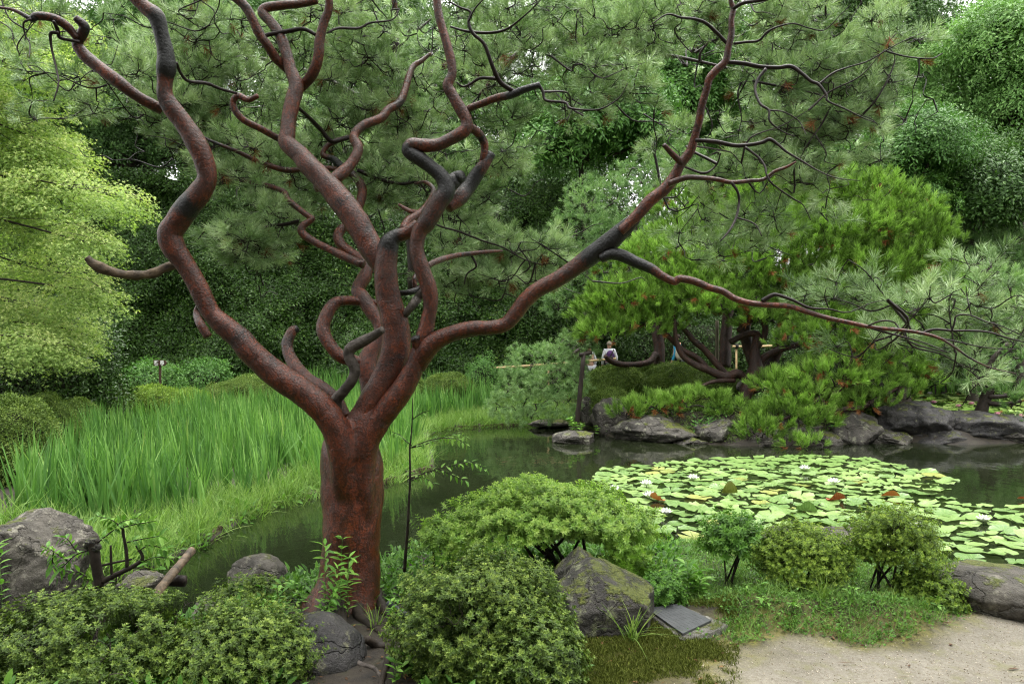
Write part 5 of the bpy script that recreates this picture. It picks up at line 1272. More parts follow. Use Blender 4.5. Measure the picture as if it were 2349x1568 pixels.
M['bamboo'] = plain_mat('bamboo', (0.36, 0.25, 0.12), (0.56, 0.42, 0.23), 0.45, 9, 0.2, 0.003, (.3, 1, 1))
M['rope'] = plain_mat('black_rope', (0.012, 0.011, 0.01), (0.03, 0.027, 0.024), 0.8, 60, 0.5, 0.002)
def bamboo(label, p0, p1, r, posts):
    root = empty('bamboo_rail', (p0 + p1) / 2 * np.array([1, 1, 0]) + np.array([0, 0, gh(*((p0 + p1) / 2)[:2])]), label, 'fence')
    n = max(3, int(np.linalg.norm(p1 - p0) / 0.28)); A, R = [], []
    for i in range(n + 1):
        t = i / n
        for dt, k in ((-0.004, 1.0), (0, 1.14), (0.004, 1.0)):
            A.append(p0 + (p1 - p0) * min(1, max(0, t + dt)) + np.array([0, 0, -0.02 * math.sin(math.pi * t)])); R.append(r * k)
    A = np.array(A); A[:, 0] += np.arange(len(A)) * 1e-5
    mb = MB(); mb.add(*tube(A, R, 10)); mb.build('rail', M['bamboo'], root)
    for t in posts:
        q = p0 + (p1 - p0) * t; g = gh(q[0], q[1])
        mb = MB(); mb.add(*tube(np.array([[q[0], q[1] + 2.1 * r, g - 0.2], [q[0], q[1] + 2.1 * r, q[2] + 0.06]]), [r * 0.9] * 2, 10)); post = mb.build('post', M['bamboo'], root)
        mb = MB(); mb.add(*tube(np.array([[q[0] - 1.3 * r, q[1] + r, q[2]], [q[0] + 1.3 * r, q[1] + r, q[2]]]), [r * 2.3] * 2, 10)); mb.build('rope_tie', M['rope'], root).parent = post
bamboo('short bamboo rail at left beside the maple, below the sign', at(190, 868, 20.0), at(310, 856, 20.6), 0.032, (0.12,))
bamboo('bamboo rail in the middle, right of the big trunk, running behind the drooping pine', at(1096, 846, 23.2), at(1412, 822, 24.4), 0.036, (0.07, 0.5, 0.97))
bamboo('bamboo rail behind the twisted trunks on the far bank', at(1680, 794, 25.5), at(1785, 792, 25.5), 0.036, (0.1, 0.9))

def sign():
    M['sign'] = plain_mat('sign_board', (0.045, 0.024, 0.018), (0.075, 0.042, 0.032), 0.6, 40, 0.3, 0.002)
    M['sign_white'] = plain_mat('sign_lettering', (0.74, 0.74, 0.72), (0.82, 0.82, 0.80), 0.6, 30, 0.0, 0.001)
    d = 19.6
    g = at(367, 838, d); g[2] = gh(g[0], g[1])
    root = empty('route_sign', g, 'small dark brown pointed sign with white Japanese characters before the hedge', 'sign')
    s = d / F
    def q(px, py, off=0.0):
        p = at(px, py, d); p[1] -= off; return p
    out = [(352, 825), (378, 825.5), (383.5, 831.5), (379, 838.2), (352.5, 839)]
    V = [q(x, y, 0.012) for x, y in out] + [q(x, y, -0.012) for x, y in out]
    Fc = [(4, 3, 2, 1, 0), (5, 6, 7, 8, 9)] + [(i, (i + 1) % 5, (i + 1) % 5 + 5, i + 5) for i in range(5)]
    mesh_obj('board', V, Fc, M['sign'], root, False)
    mb = MB(); c = q(366, 838); mb.add(*box((c[0], c[1] + 0.03, (g[2] + c[2]) / 2), (0.05, 0.03, c[2] - g[2] + 0.1))); mb.build('post', M['sign'], root, False)
    for ch, px, py in (('順', 359.0, 831.2), ('路', 372.6, 831.5)):
        cu = bpy.data.curves.new('lettering', 'FONT'); cu.body = ch; cu.size = 9.2 * s; cu.align_x = 'CENTER'; cu.align_y = 'CENTER'; cu.extrude = 0.0015; cu.offset = 0.0022
        tmp = bpy.data.objects.new('tmp', cu); COL.objects.link(tmp)
        bpy.context.view_layer.update()
        me = bpy.data.meshes.new_from_object(tmp.evaluated_get(bpy.context.evaluated_depsgraph_get())); bpy.data.objects.remove(tmp)
        me.materials.clear(); me.materials.append(M['sign_white'])
        o = bpy.data.objects.new('character', me); COL.objects.link(o); o.parent = root
        o.location = Vector(q(px, py, 0.0145) - np.array(root.location)); o.rotation_euler = (math.radians(90), 0, 0)
    # the small second line is too small to read in the photograph: only its strokes
    for px0, n in ((356.2, 5), (370.0, 4)):
        mb = MB()
        for i in range(n):
            c = q(px0 + i * 1.35, 837.2, 0.0145); mb.add(*box(c, (0.85 * s, 0.003, 1.7 * s)))
        mb.build('small_lettering', M['sign_white'], root, False)["kind"] = 'stuff'
sign()

# ------------------------------------------------------------------ walkers on the far path
def person(label, px, py_top, d, vest, sleeve, trousers, hair, yaw, strap=False, bag=None):
    top = at(px, py_top, d); g = gh(top[0], top[1]); g = min(g, top[2] - 1.5)
    Hh = top[2] - g
    root = empty('person', (top[0], top[1], g), label, 'person', None)
    S = Hh / 1.68; cy_, sy_ = math.cos(yaw), math.sin(yaw)
    def p(x, y, z): return ((x * cy_ - y * sy_) * S, (x * sy_ + y * cy_) * S, z * S)
    J = {'pel': (0, 0, .92, .15), 'wai': (0, 0, 1.08, .14), 'che': (0, -.01, 1.27, .165), 'nec0': (0, 0, 1.41, .075), 'nec': (0, .01, 1.47, .055), 'hd0': (0, .02, 1.54, .085), 'hd1': (0, .015, 1.63, .08),
         'shl': (-.17, 0, 1.38, .07), 'ell': (-.24, -.02, 1.12, .047), 'wrl': (-.23, .08, .88, .035), 'hal': (-.22, .12, .80, .04),
         'shr': (.17, 0, 1.38, .07), 'elr': (.25, -.03, 1.12, .047), 'wrr': (.23, .07, .89, .035), 'har': (.22, .11, .81, .04),
         'hil': (-.09, 0, .88, .10), 'knl': (-.1, .04, .49, .07), 'anl': (-.1, -.03, .09, .045), 'tol': (-.1, .12, .04, .04),
         'hir': (.09, 0, .88, .10), 'knr': (.1, -.02, .49, .07), 'anr': (.1, -.12, .09, .045), 'tor': (.1, .03, .04, .04)}
    names = list(J); E = [('pel', 'wai'), ('wai', 'che'), ('che', 'nec0'), ('nec0', 'nec'), ('nec', 'hd0'), ('hd0', 'hd1'), ('che', 'shl'), ('shl', 'ell'), ('ell', 'wrl'), ('wrl', 'hal'), ('che', 'shr'), ('shr', 'elr'), ('elr', 'wrr'), ('wrr', 'har'), ('pel', 'hil'), ('hil', 'knl'), ('knl', 'anl'), ('anl', 'tol'), ('pel', 'hir'), ('hir', 'knr'), ('knr', 'anr'), ('anr', 'tor')]
    def skin(nm, keys, mat, fat=0.0):
        ks = [k for k in names if k in keys]
        me = bpy.data.meshes.new(nm)
        me.from_pydata([p(*J[k][:3]) for k in ks], [(ks.index(a), ks.index(b)) for a, b in E if a in ks and b in ks], [])
        me.materials.append(mat)
        o = bpy.data.objects.new(nm, me); COL.objects.link(o); o.parent = root
        md = o.modifiers.new('skin', 'SKIN'); md.use_smooth_shade = True
        for i, k in enumerate(ks):
            v = me.skin_vertices[0].data[i]; v.radius = ((J[k][3] + fat) * S, (J[k][3] * (0.8 if k in ('che', 'wai', 'pel') else 1) + fat) * S); v.use_root = (i == 0)
        sb = o.modifiers.new('sub', 'SUBSURF'); sb.levels = sb.render_levels = 2
        return o
    skin('body', names, M['skin'])
    skin('shirt', ['wai', 'che', 'nec0', 'shl', 'ell', 'wrl', 'shr', 'elr', 'wrr'], sleeve, 0.012)
    vo = None
    if vest: vo = skin('vest', ['pel', 'wai', 'che', 'nec0'], vest, 0.035)
    skin('trousers', ['pel', 'hil', 'knl', 'anl', 'hir', 'knr', 'anr'], trousers, 0.02)
    Vh, Fh = ico(2); c = np.array(p(0, -.01, 1.615)); Wh = Vh * np.array([.098, .108, .10]) * S
    Wh[:, 2] = np.where(Wh[:, 2] < -0.03, -0.03 - (Wh[:, 2] + 0.03) * 0.2, Wh[:, 2]); mesh_obj('hair', Wh + c, Fh, hair, root, True, local=True)
    if strap:
        mb = []; A = [p(-.15, -.13, 1.02), p(-.05, -.185, 1.15), p(.05, -.19, 1.28), p(.12, -.12, 1.42)]
        Vt, Ft = tube(np.array(A), [0.018] * 4, 6); mesh_obj('bag_strap', Vt, Ft, M['rope'], root, True, local=True).parent = vo or root
    if bag:
        Vb, Fb = blob(np.array(p(-.20, -.12, 1.12)), np.array([.14, .10, .22]) * S, 2, 0.12, 2.0, 3); mesh_obj('shoulder_bag', Vb, Fb, bag, root, True, local=True)
    return root
M['skin'] = plain_mat('skin', (0.45, 0.26, 0.18), (0.52, 0.31, 0.22), 0.5, 20, 0.05, 0.001)
cl = lambda n, c: plain_mat(n, tuple(v * .85 for v in c), c, 0.85, 60, 0.3, 0.003)
M['purple'] = cl('purple_cloth', (0.085, 0.038, 0.13)); M['white_cloth'] = cl('white_cloth', (0.62, 0.63, 0.65)); M['dark_cloth'] = cl('dark_cloth', (0.03, 0.03, 0.035)); M['blue_cloth'] = cl('blue_cloth', (0.04, 0.26, 0.42)); M['beige_cloth'] = cl('beige_cloth', (0.5, 0.45, 0.35)); M['hair'] = cl('hair', (0.025, 0.017, 0.012)); M['hair_grey'] = cl('grey_hair', (0.3, 0.26, 0.2))
person('walker seen from behind in purple vest over white shirt with dark shoulder strap', 1398, 784, 25.0, M['purple'], M['white_cloth'], M['dark_cloth'], M['hair_grey'], 0.15, True)
person('walker all in white beside the one in the purple vest', 1352, 792, 25.4, None, M['white_cloth'], M['white_cloth'], M['hair'], 0.5)
person('walker in blue with a beige shoulder bag behind the pine branches', 1553, 768, 25.6, None, M['blue_cloth'], M['dark_cloth'], M['hair'], 1.1, False, M['beige_cloth'])

# ------------------------------------------------------------------ boulders
M['rock_pale'] = rock_mat('pale_granite', (0.050, 0.045, 0.038), (0.125, 0.112, 0.092), (0.25, 0.235, 0.185), 0.42, 0.7, 1.2, 0.65)
M['rock_dark'] = rock_mat('dark_wet_stone', (0.022, 0.021, 0.022), (0.060, 0.056, 0.054), (0.17, 0.17, 0.10), 0.3, 0.5, 1.2, 0.35)
M['rock_moss'] = rock_mat('mossy_stone', (0.030, 0.028, 0.026), (0.075, 0.068, 0.06), (0.20, 0.21, 0.12), 0.72, 0.5, 1.6, 0.75)
M['rock_far'] = rock_mat('shore_stone', (0.040, 0.037, 0.033), (0.105, 0.095, 0.082), (0.24, 0.24, 0.17), 0.45, 0.7, 0.7, 0.6)
def rk(cx, cy, rx, ry, d, rd, mat, label, seed, **kw):
    c, r = ell(cx, cy, rx, ry, d, rd)
    return rock('boulder', c, r, M[mat], label, seed=seed, group='boulders round the pond', **kw)
rk(80, 1310, 140, 150, 6.4, 0.45, 'rock_pale', 'large pale boulder with yellow moss at the left edge', 5, planes=4, rough=0.10, sub=5, cuts=(((0.45, -0.3, 0.85), 0.74), ((-0.35, -0.2, 0.9), 0.80), ((0.1, -0.95, 0.3), 0.78), ((0.95, -0.3, 0.1), 0.76)))
rk(322, 1335, 50, 30, 6.2, 0.2, 'rock_pale', 'small pale stone beside the leaning log', 6)
rk(590, 1340, 70, 68, 5.6, 0.25, 'rock_pale', 'rounded pale boulder rising from the water left of the trunk', 7, rough=0.08)
rk(500, 1420, 70, 50, 5.0, 0.25, 'rock_pale', 'low brown boulder behind the left azalea', 17)
rk(735, 1515, 110, 105, 4.25, 0.28, 'rock_dark', 'dark sloping boulder at the bottom below the trunk', 8, planes=8, rough=0.07, tilt=28)
rk(600, 1500, 110, 80, 4.5, 0.25, 'rock_pale', 'boulder half hidden behind the right part of the left azalea', 18)
rk(1388, 1390, 128, 120, 4.55, 0.30, 'rock_moss', 'big mossy angular boulder right of the round azalea', 9, planes=2, rough=0.06, sub=5, cuts=(((0.42, -0.12, 0.9), 0.58), ((-0.55, -0.15, 0.82), 0.72), ((-0.1, -0.75, 0.66), 0.70), ((0, -1, 0.0), 0.78), ((1, -0.25, -0.05), 0.80), ((-1, -0.2, 0.1), 0.82)))
rk(1330, 1300, 60, 55, 4.9, 0.2, 'rock_moss', 'mossy pointed rock behind the big angular boulder', 19, planes=5, rough=0.06, cuts=(((0.7, 0, 0.7), 0.55), ((-0.7, 0, 0.7), 0.55)))
rk(1560, 1303, 80, 38, 6.1, 0.35, 'rock_dark', 'smooth wet flat stone at the near shore', 10, planes=4, rough=0.05, cuts=(((0, 0, 1), 0.62),))
rk(1778, 1236, 62, 34, 6.9, 0.3, 'rock_pale', 'grey shore stone behind the middle shrubs on the right', 11)
rk(1955, 1252, 90, 48, 6.6, 0.35, 'rock_pale', 'pale shore stone behind the tallest shrub on the right', 12)
rk(1900, 1330, 70, 50, 6.1, 0.3, 'rock_pale', 'brown stone between the two right shrubs', 13)
rk(2300, 1352, 135, 66, 5.05, 0.4, 'rock_pale', 'large flat topped pale boulder at the right edge of the path', 14, planes=6, rough=0.08, cuts=(((0.15, 0.1, 1), 0.62),))
for i, (cx, cy, rx, ry, d, rd, lab) in enumerate([
    (1510, 990, 108, 40, 17.2, 0.9, 'long grey boulder at the far shore right of the tall prop'), (1640, 995, 58, 42, 16.9, 0.6, 'lichen spotted boulder under the low pine boughs'), (1725, 995, 50, 36, 17.0, 0.6, 'dark boulder behind the drooping bough'), (1805, 990, 80, 40, 17.0, 0.7, 'lichen patched boulder below the low pine'),
    (1955, 988, 72, 46, 16.9, 0.7, 'round mossy boulder right of the short prop'), (2090, 975, 95, 55, 17.3, 0.8, 'layered dark boulder left of the small leaning pine'), (2235, 990, 125, 46, 17.2, 0.9, 'layered dark boulder carrying the small leaning pine'),
    (1348, 945, 30, 38, 18.9, 0.3, 'upright rounded slab behind the tall prop'), (1405, 965, 55, 52, 18.3, 0.5, 'tall mossy boulder between the slab and the long boulder'), (1322, 1008, 56, 22, 16.8, 0.5, 'small weedy rock standing in the water by the tall prop'),
    (1750, 1012, 40, 22, 16.4, 0.4, 'half sunk stone below the drooping bough'), (1880, 1012, 50, 24, 16.5, 0.4, 'half sunk stone at the foot of the short prop'), (2030, 1008, 60, 26, 16.7, 0.5, 'half sunk stone between the round and the layered boulder'), (2150, 1010, 70, 26, 16.8, 0.5, 'half sunk dark stone below the meeting of the layered boulders'), (2330, 1004, 60, 26, 16.9, 0.5, 'half sunk stone at the right end of the far shore'), (1580, 1016, 45, 16, 16.6, 0.4, 'half sunk stone below the long grey boulder'), (1260, 970, 50, 10, 19.6, 0.4, 'low flat stone at the bank edge'), (1720, 885, 30, 20, 19.0, 0.3, 'pale stone behind the twisted trunk')]):
    rk(cx, cy, rx, ry, d, rd, 'rock_dark' if 'dark' in lab else 'rock_far', lab, 40 + i, rough=0.16 if 'layered' in lab else 0.11)

# ------------------------------------------------------------------ timber edging, log, pipe, slab
M['old_timber'] = plain_mat('old_timber', (0.03, 0.022, 0.015), (0.105, 0.072, 0.045), 0.7, 14, 0.6, 0.006, (1, 1, 1))
edge = [on_water(x, y) for x, y in [(470, 1242), (580, 1174), (740, 1134), (875, 1111), (990, 1074)]]
edge2 = [on_water(x, y) for x, y in [(975, 1002), (1001, 988), (1100, 980), (1230, 974), (1320, 982)]]
root = empty('timber_edging', edge[1], 'row of old wooden boards edging the iris bed', 'edging')
for E_ in (edge, edge2):
    E_ = resample(np.array(E_), 4)
    for i in range(len(E_) - 1):
        a, b = E_[i], E_[i + 1]; L = np.linalg.norm(b - a); m = (a + b) / 2; ang = math.atan2(b[1] - a[1], b[0] - a[0])
        mb = MB(); mb.add(*box((m[0], m[1] - 0.02, 0.005 + 0.012 * math.sin(i * 2.3)), (L * 0.97, 0.05, 0.12), ang + 0.02 * math.sin(i))); mb.build('board', M['old_timber'], root, False)
        if i % 2 == 0:
            mb = MB(); mb.add(*tube(np.array([[a[0], a[1] - 0.06, -0.3], [a[0], a[1] - 0.06, 0.10]]), [0.03, 0.03], 8)); mb.build('stake', M['dark_post'], root)
log = empty('weathered_log', at(375, 1350, 6.0), 'bare weathered log leaning out over the water at left', 'log')
mb = MB(); A = resample(np.array([at(345, 1385, 5.7), at(375, 1340, 5.95), at(408, 1300, 6.2), at(440, 1262, 6.45)]), 6)
mb.add(*tube(A, np.linspace(0.038, 0.032, len(A)), 16, True, 0.16, 14)); mb.build('log', M['dead_wood'], log)
mb = MB(); mb.add(*tube(np.array([at(385, 1330, 6.25), at(425, 1332, 6.25)]), [0.045, 0.045], 10)); mb.build('bracket', M['dark_post'], log)
M['pipe'] = plain_mat('grey_pipe', (0.05, 0.055, 0.065), (0.09, 0.095, 0.11), 0.35, 10, 0.05, 0.001)
mb = MB(); A = resample(np.array([np.array([*at(*cr(8, x, y), 4.75)]) for x, y in [(440, 1030), (520, 1090), (610, 1135), (710, 1165), (830, 1165)]]), 5)
mb.add(*tube(A, [0.019] * len(A), 10)); o = mb.build('drain_pipe', M['pipe'], None, loc=A[0]); tag(o, 'grey plastic pipe behind the round azalea at the trunk foot', 'pipe')

def slab():
    M['slab'] = rock_mat('slab_stone', (0.10, 0.095, 0.08), (0.20, 0.19, 0.165), (0.5, 0.49, 0.45), 0.35, 0.8, 2.5, 0.45)
    M['plate'] = plain_mat('dark_plate', (0.045, 0.047, 0.05), (0.085, 0.088, 0.092), 0.45, 18, 0.3, 0.003)
    root = empty('stone_slab', on_water(1565, 1440, 0.45), 'low mossy stone slab with a dark patterned plate beside the path', 'slab')
    ztop = 0.505
    Q = [on_water(x, y, ztop) for x, y in [(1480, 1398), (1555, 1384), (1672, 1432), (1566, 1468)]]
    # weathered block
    n = 14; V, Fc = [], []
    for k, z in enumerate((0.38, ztop - 0.012, ztop)):
        for i in range(4):
            for j in range(n):
                t = j / n; p = Q[i] * (1 - t) + Q[(i + 1) % 4] * t
                c = sum(Q) / 4; sc = (1.04, 1.0, 0.975)[k]
                w = c + (p - c) * sc; w = w + 0.006 * np.array([noise.noise(Vector(w * 14)), noise.noise(Vector(w * 14 + 5)), 0]); w[2] = z + 0.004 * noise.noise(Vector(w * 9)); V.append(w)
    m = 4 * n
    for k in range(2):
        for i in range(m): Fc.append((k * m + i, k * m + (i + 1) % m, (k + 1) * m + (i + 1) % m, (k + 1) * m + i))
    V.append(sum(Q) / 4); Fc += [(2 * m + i, 2 * m + (i + 1) % m, 3 * m) for i in range(m)]
    mesh_obj('block', V, Fc, M['slab'], root, True)
    c = sum(Q) / 4; q = [c + (p - c) * s for p, s in zip(Q, (0.95, 0.86, 0.62, 0.80))]
    V = [p + np.array([0, 0, 0.004]) for p in q] + [p + np.array([0, 0, 0.014]) for p in q]
    mesh_obj('plate', V, [(4, 5, 6, 7)] + [(i, (i + 1) % 4, (i + 1) % 4 + 4, i + 4) for i in range(4)], M['plate'], root, False)
    e0, e1 = q[1] - q[0], q[3] - q[0]
    mb = MB()   # raised ribs of the plate
    for i in range(1, 9):
        t = i / 9; a = q[0] + e0 * t * 0.96 + e1 * 0.05; b = q[3] + (q[2] - q[3]) * t * 0.96 - e1 * 0.05
        k = 10
        pts = np.array([a + (b - a) * j / k + e0 * 0.02 * (1 if j % 2 else -1) for j in range(k + 1)]); pts[:, 2] = ztop + 0.0142
        mb.add(*tube(pts, [0.0008] * (k + 1), 4))
    mb.build('ribs', M['plate'], root, False)["kind"] = 'stuff'
slab()

# ------------------------------------------------------------------ shrubs in the foreground
def shrub(name, label, base, c, r, n, proto, mat, scale=1.0, stems=5, twigs=160, zlo=-0.15, lo=0.72, bumpy=0.25, tm=0.5, seed=1, up=0.7, shape=None, inner=0.25, bark='bark_dark', group='azaleas and shrubs on the near bank', stem_r=0.011, gaps=0.0):
    base = np.asarray(base, float); c = np.asarray(c, float); r = np.asarray(r, float)
    root = empty(name, base, label, 'shrub', group)
    T_ = Pine(root, M[bark])
    mb0 = MB()
    for s in range(stems):
        b0 = base + np.array([rng.normal() * 0.18 * r[0], rng.normal() * 0.2 * r[1], -0.03])
        e = c + rdir(1, -0.3, 0.5)[0] * r * 0.5
        p = resample([b0, b0 + (e - b0) * 0.4 + rng.normal(size=3) * 0.05 * r[0], e], 6)
        T_.W.append(np.c_[p, np.full(len(p), 0.01)])
        mb0.add(*tube(p, np.linspace(stem_r, stem_r * 0.5, len(p)), 6, False, 0.1, 20))
    def outline(P):
        return shape(P) if shape else P
    tp, td = shell(c, r, twigs, zlo, 0.55, 0.98, bumpy, seed, 2.4)
    mb, _, _ = T_.grow(outline(tp), 0.0045, 0.0013, 0.02)
    mb.V += mb0.V; mb.F += [tuple(i + mb.n for i in f) for f in mb0.F]; mb.A += mb0.A; mb.n += mb0.n
    tag(mb.build('stems', M[bark], root), kind='stuff')
    P, D = shell(c, r, n, zlo, lo, 1.04, bumpy, seed, 2.4)
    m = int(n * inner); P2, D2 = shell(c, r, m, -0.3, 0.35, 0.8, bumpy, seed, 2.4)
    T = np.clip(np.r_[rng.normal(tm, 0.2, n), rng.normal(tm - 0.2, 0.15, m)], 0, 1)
    P = outline(np.vstack([P, P2])); D = np.vstack([D, D2])
    if gaps:
        k = np.array([noise.noise(Vector(p * 5.5) + Vector((seed, 0, 0))) for p in P]) > -0.5 + gaps
        P, D, T = P[k], D[k], T[k]
    D = unit(D) + np.array([0, 0, up]) + rng.normal(size=D.shape) * 0.28
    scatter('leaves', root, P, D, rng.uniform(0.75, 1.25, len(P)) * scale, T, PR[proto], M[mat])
    return root

def g3(px, d): return gbase(px, d)

c, r = ell(1112, 1445, 200, 168, 4.05, 0.38)
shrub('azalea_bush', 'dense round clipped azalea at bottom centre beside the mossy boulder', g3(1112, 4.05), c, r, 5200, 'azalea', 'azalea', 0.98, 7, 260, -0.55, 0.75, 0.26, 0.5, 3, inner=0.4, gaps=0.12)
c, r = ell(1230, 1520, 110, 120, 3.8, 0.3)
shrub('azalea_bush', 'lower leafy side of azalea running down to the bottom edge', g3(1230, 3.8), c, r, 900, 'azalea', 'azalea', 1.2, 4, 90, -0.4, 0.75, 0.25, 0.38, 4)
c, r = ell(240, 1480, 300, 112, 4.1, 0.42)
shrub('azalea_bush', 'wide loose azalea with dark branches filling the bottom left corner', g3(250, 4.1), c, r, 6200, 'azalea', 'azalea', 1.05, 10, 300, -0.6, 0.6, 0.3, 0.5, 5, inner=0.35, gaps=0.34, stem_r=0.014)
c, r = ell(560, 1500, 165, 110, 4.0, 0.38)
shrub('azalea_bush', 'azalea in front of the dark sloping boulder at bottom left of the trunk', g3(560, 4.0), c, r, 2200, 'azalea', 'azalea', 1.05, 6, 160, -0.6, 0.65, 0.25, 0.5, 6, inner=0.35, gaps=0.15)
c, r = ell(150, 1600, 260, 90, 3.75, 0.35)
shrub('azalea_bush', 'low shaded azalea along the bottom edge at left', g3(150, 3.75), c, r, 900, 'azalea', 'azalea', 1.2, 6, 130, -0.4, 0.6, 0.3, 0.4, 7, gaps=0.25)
c, r = ell(1255, 1185, 222, 68, 5.6, 0.5)
def flat_top(P):
    Q = P.copy(); k = (Q[:, 0] - c[0]) / r[0]; Q[:, 2] -= 0.10 * np.maximum(0, k) ** 2 + 0.16 * np.maximum(0, -k - 0.4); return Q
shrub('leafy_shrub', 'tall light green shrub with flat leafy top and bare stems behind the boulder', g3(1290, 5.5), c, r, 3600, 'shrub_light', 'shrub_light', 0.9, 10, 240, -0.35, 0.7, 0.42, 0.62, 8, 0.6, flat_top, 0.25, stem_r=0.016)
c, r = ell(1440, 1300, 60, 90, 5.2, 0.2)
shrub('leafy_shrub', 'hanging pale leafy end of shrub right of the mossy boulder top', g3(1450, 5.2), c, r, 240, 'shrub_light', 'shrub_light', 1.0, 3, 40, -0.9, 0.4, 0.3, 0.55, 9, -0.6)
c, r = ell(1015, 1240, 60, 50, 5.4, 0.2)
shrub('leafy_shrub', 'small pale sprig between the sapling and the flat topped shrub', g3(1015, 5.4), c, r, 150, 'shrub_light', 'shrub_light', 1.0, 3, 30, -0.6, 0.4, 0.3, 0.55, 10)
c, r = ell(1680, 1240, 62, 52, 5.35, 0.2)
shrub('leafy_shrub', 'small round headed shrub on thin dark stems by the shore', g3(1675, 5.3), c, r, 240, 'shrub_light', 'weed', 1.15, 4, 50, -0.6, 0.4, 0.3, 0.5, 11, stem_r=0.009)
c, r = ell(1840, 1285, 108, 84, 5.15, 0.3)
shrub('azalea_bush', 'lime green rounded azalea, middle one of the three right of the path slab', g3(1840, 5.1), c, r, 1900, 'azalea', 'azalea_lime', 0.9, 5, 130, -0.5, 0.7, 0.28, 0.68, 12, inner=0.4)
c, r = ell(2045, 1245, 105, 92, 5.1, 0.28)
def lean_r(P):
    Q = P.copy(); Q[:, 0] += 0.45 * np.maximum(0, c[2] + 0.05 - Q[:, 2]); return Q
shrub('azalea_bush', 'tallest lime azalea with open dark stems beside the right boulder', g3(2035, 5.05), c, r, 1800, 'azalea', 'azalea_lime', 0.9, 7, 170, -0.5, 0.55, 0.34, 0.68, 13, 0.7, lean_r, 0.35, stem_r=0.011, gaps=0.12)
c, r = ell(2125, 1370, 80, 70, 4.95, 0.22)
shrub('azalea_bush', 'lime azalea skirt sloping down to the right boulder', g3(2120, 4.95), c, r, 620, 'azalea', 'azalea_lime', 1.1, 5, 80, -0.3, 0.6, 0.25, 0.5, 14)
c, r = ell(1512, 1362, 55, 50, 4.95, 0.2)
shrub('azalea_bush', 'small low azalea between the mossy boulder and the shore stone', g3(1512, 4.95), c, r, 420, 'azalea', 'weed', 1.1, 4, 60, -0.3, 0.6, 0.3, 0.45, 15)
c, r = ell(575, 1372, 95, 45, 5.1, 0.25)
shrub('azalea_bush', 'small loose azalea growing round the pale boulder left of the trunk', g3(575, 5.1), c, r, 360, 'azalea', 'azalea', 1.3, 5, 80, -0.3, 0.5, 0.35, 0.5, 16)

# ------------------------------------------------------------------ leafy single plants
def leafy_stems(name, label, base, stems, L, W, mat, gap=0.05, pair=2, cat='plant', stem_mat='bark_dark', r0=0.004, droop=0.2, kind_leaf='leaves', group=None, whorl=False):
    """stems: lists of world points; leaves sit along them"""
    root = empty(name, base, label, cat, group)
    mb, lb = MB(), MB()
    for st in stems:
        p = resample(np.array(st), 6); mb.add(*tube(p, np.linspace(r0, r0 * 0.35, len(p)), 5, False))
        s = np.r_[0, np.cumsum(np.linalg.norm(np.diff(p, axis=0), axis=1))]
        t = s[-1] * 0.12; k = 0
        while t < s[-1] + 1e-6:
            q = np.array([np.interp(t, s, p[:, i]) for i in range(3)]); j = min(len(p) - 2, np.searchsorted(s, t) - 1); tan = unit(p[j + 1] - p[max(j, 0)])
            for m in range(pair):
                a = k * 1.9 + m * 2 * math.pi / pair + rng.normal() * 0.3
                u = unit(np.cross(tan, [0.2, 0.3, 1])); w = np.cross(tan, u)
                d = unit(u * math.cos(a) + w * math.sin(a) + tan * 0.7 + np.array([0, 0, -droop])); l = L * rng.uniform(0.7, 1.15) * (0.75 + 0.25 * t / s[-1])
                V, Fc = leaf_shape(q, d, np.array([0, 0, 1.0]) + rng.normal(size=3) * 0.2, l, W * l / L, 0.3, 0.25, 3)
                lb.add(np.array(V), Fc, rng.uniform(0.2, 1.0))
            t += gap * rng.uniform(0.7, 1.3); k += 1
    tag(mb.build('stems', M[stem_mat], root), kind='stuff')
    tag(lb.build(kind_leaf, mat, root, False, attr='shade'), kind='stuff')
    return root
M['leaf_near'] = foliage_mat('broad_weed_leaves', [(0.0, (0.045, 0.12, 0.02)), (0.5, (0.12, 0.28, 0.04)), (1.0, (0.24, 0.43, 0.08))], 0.38, 0.3, 0.5, 1.0)
M['leaf_sap'] = foliage_mat('sapling_leaves', [(0.0, (0.06, 0.16, 0.025)), (0.5, (0.15, 0.32, 0.05)), (1.0, (0.30, 0.50, 0.12))], 0.38, 0.3, 0.5, 1.0)

ds = 5.45
def c8(x, y, d=ds): return at(*cr(8, x, y), d)
def c5(x, y, d=ds): return at(*cr(5, x, y), d)
sap = leafy_stems('sapling', 'thin dark stemmed sapling with sparse leafy branches right of the trunk', c8(555, 790), [
    [c8(595, 225), c8(680, 190, ds - .1), c8(780, 160, ds - .15), c8(900, 130, ds - .1), c8(1000, 120), c8(1100, 175, ds - .1)], [c8(590, 25), c8(680, 5), c8(780, -35, ds + .1), c8(900, -70, ds + .15), c8(960, -40)],
    [c5(600, 1470), c5(560, 1440), c5(520, 1400, ds + .1), c5(470, 1380)], [c5(600, 1480), c5(700, 1440, ds - .1), c5(800, 1420, ds - .15), c5(900, 1430), c5(980, 1480)], [c8(780, 165, ds - .15), c8(860, 200, ds - .2), c8(960, 240, ds - .2)], [c5(600, 1300), c5(660, 1260), c5(720, 1240)], [c8(590, 240), c8(670, 215), c8(740, 260)]],
    0.055, 0.021, M['leaf_sap'], 0.035, 2, 'sapling', r0=0.0045, droop=0.35)
mb = MB(); A = resample(np.array([c8(552, 830), c8(560, 700), c8(572, 560), c8(580, 400), c8(588, 220), c8(586, 30), c5(592, 1440), c5(602, 1300), c5(606, 1160)]), 5)
mb.add(*tube(A, np.linspace(0.013, 0.003, len(A)), 8, True, 0.08, 30)); mb.build('trunk', M['bark_dark'], sap)

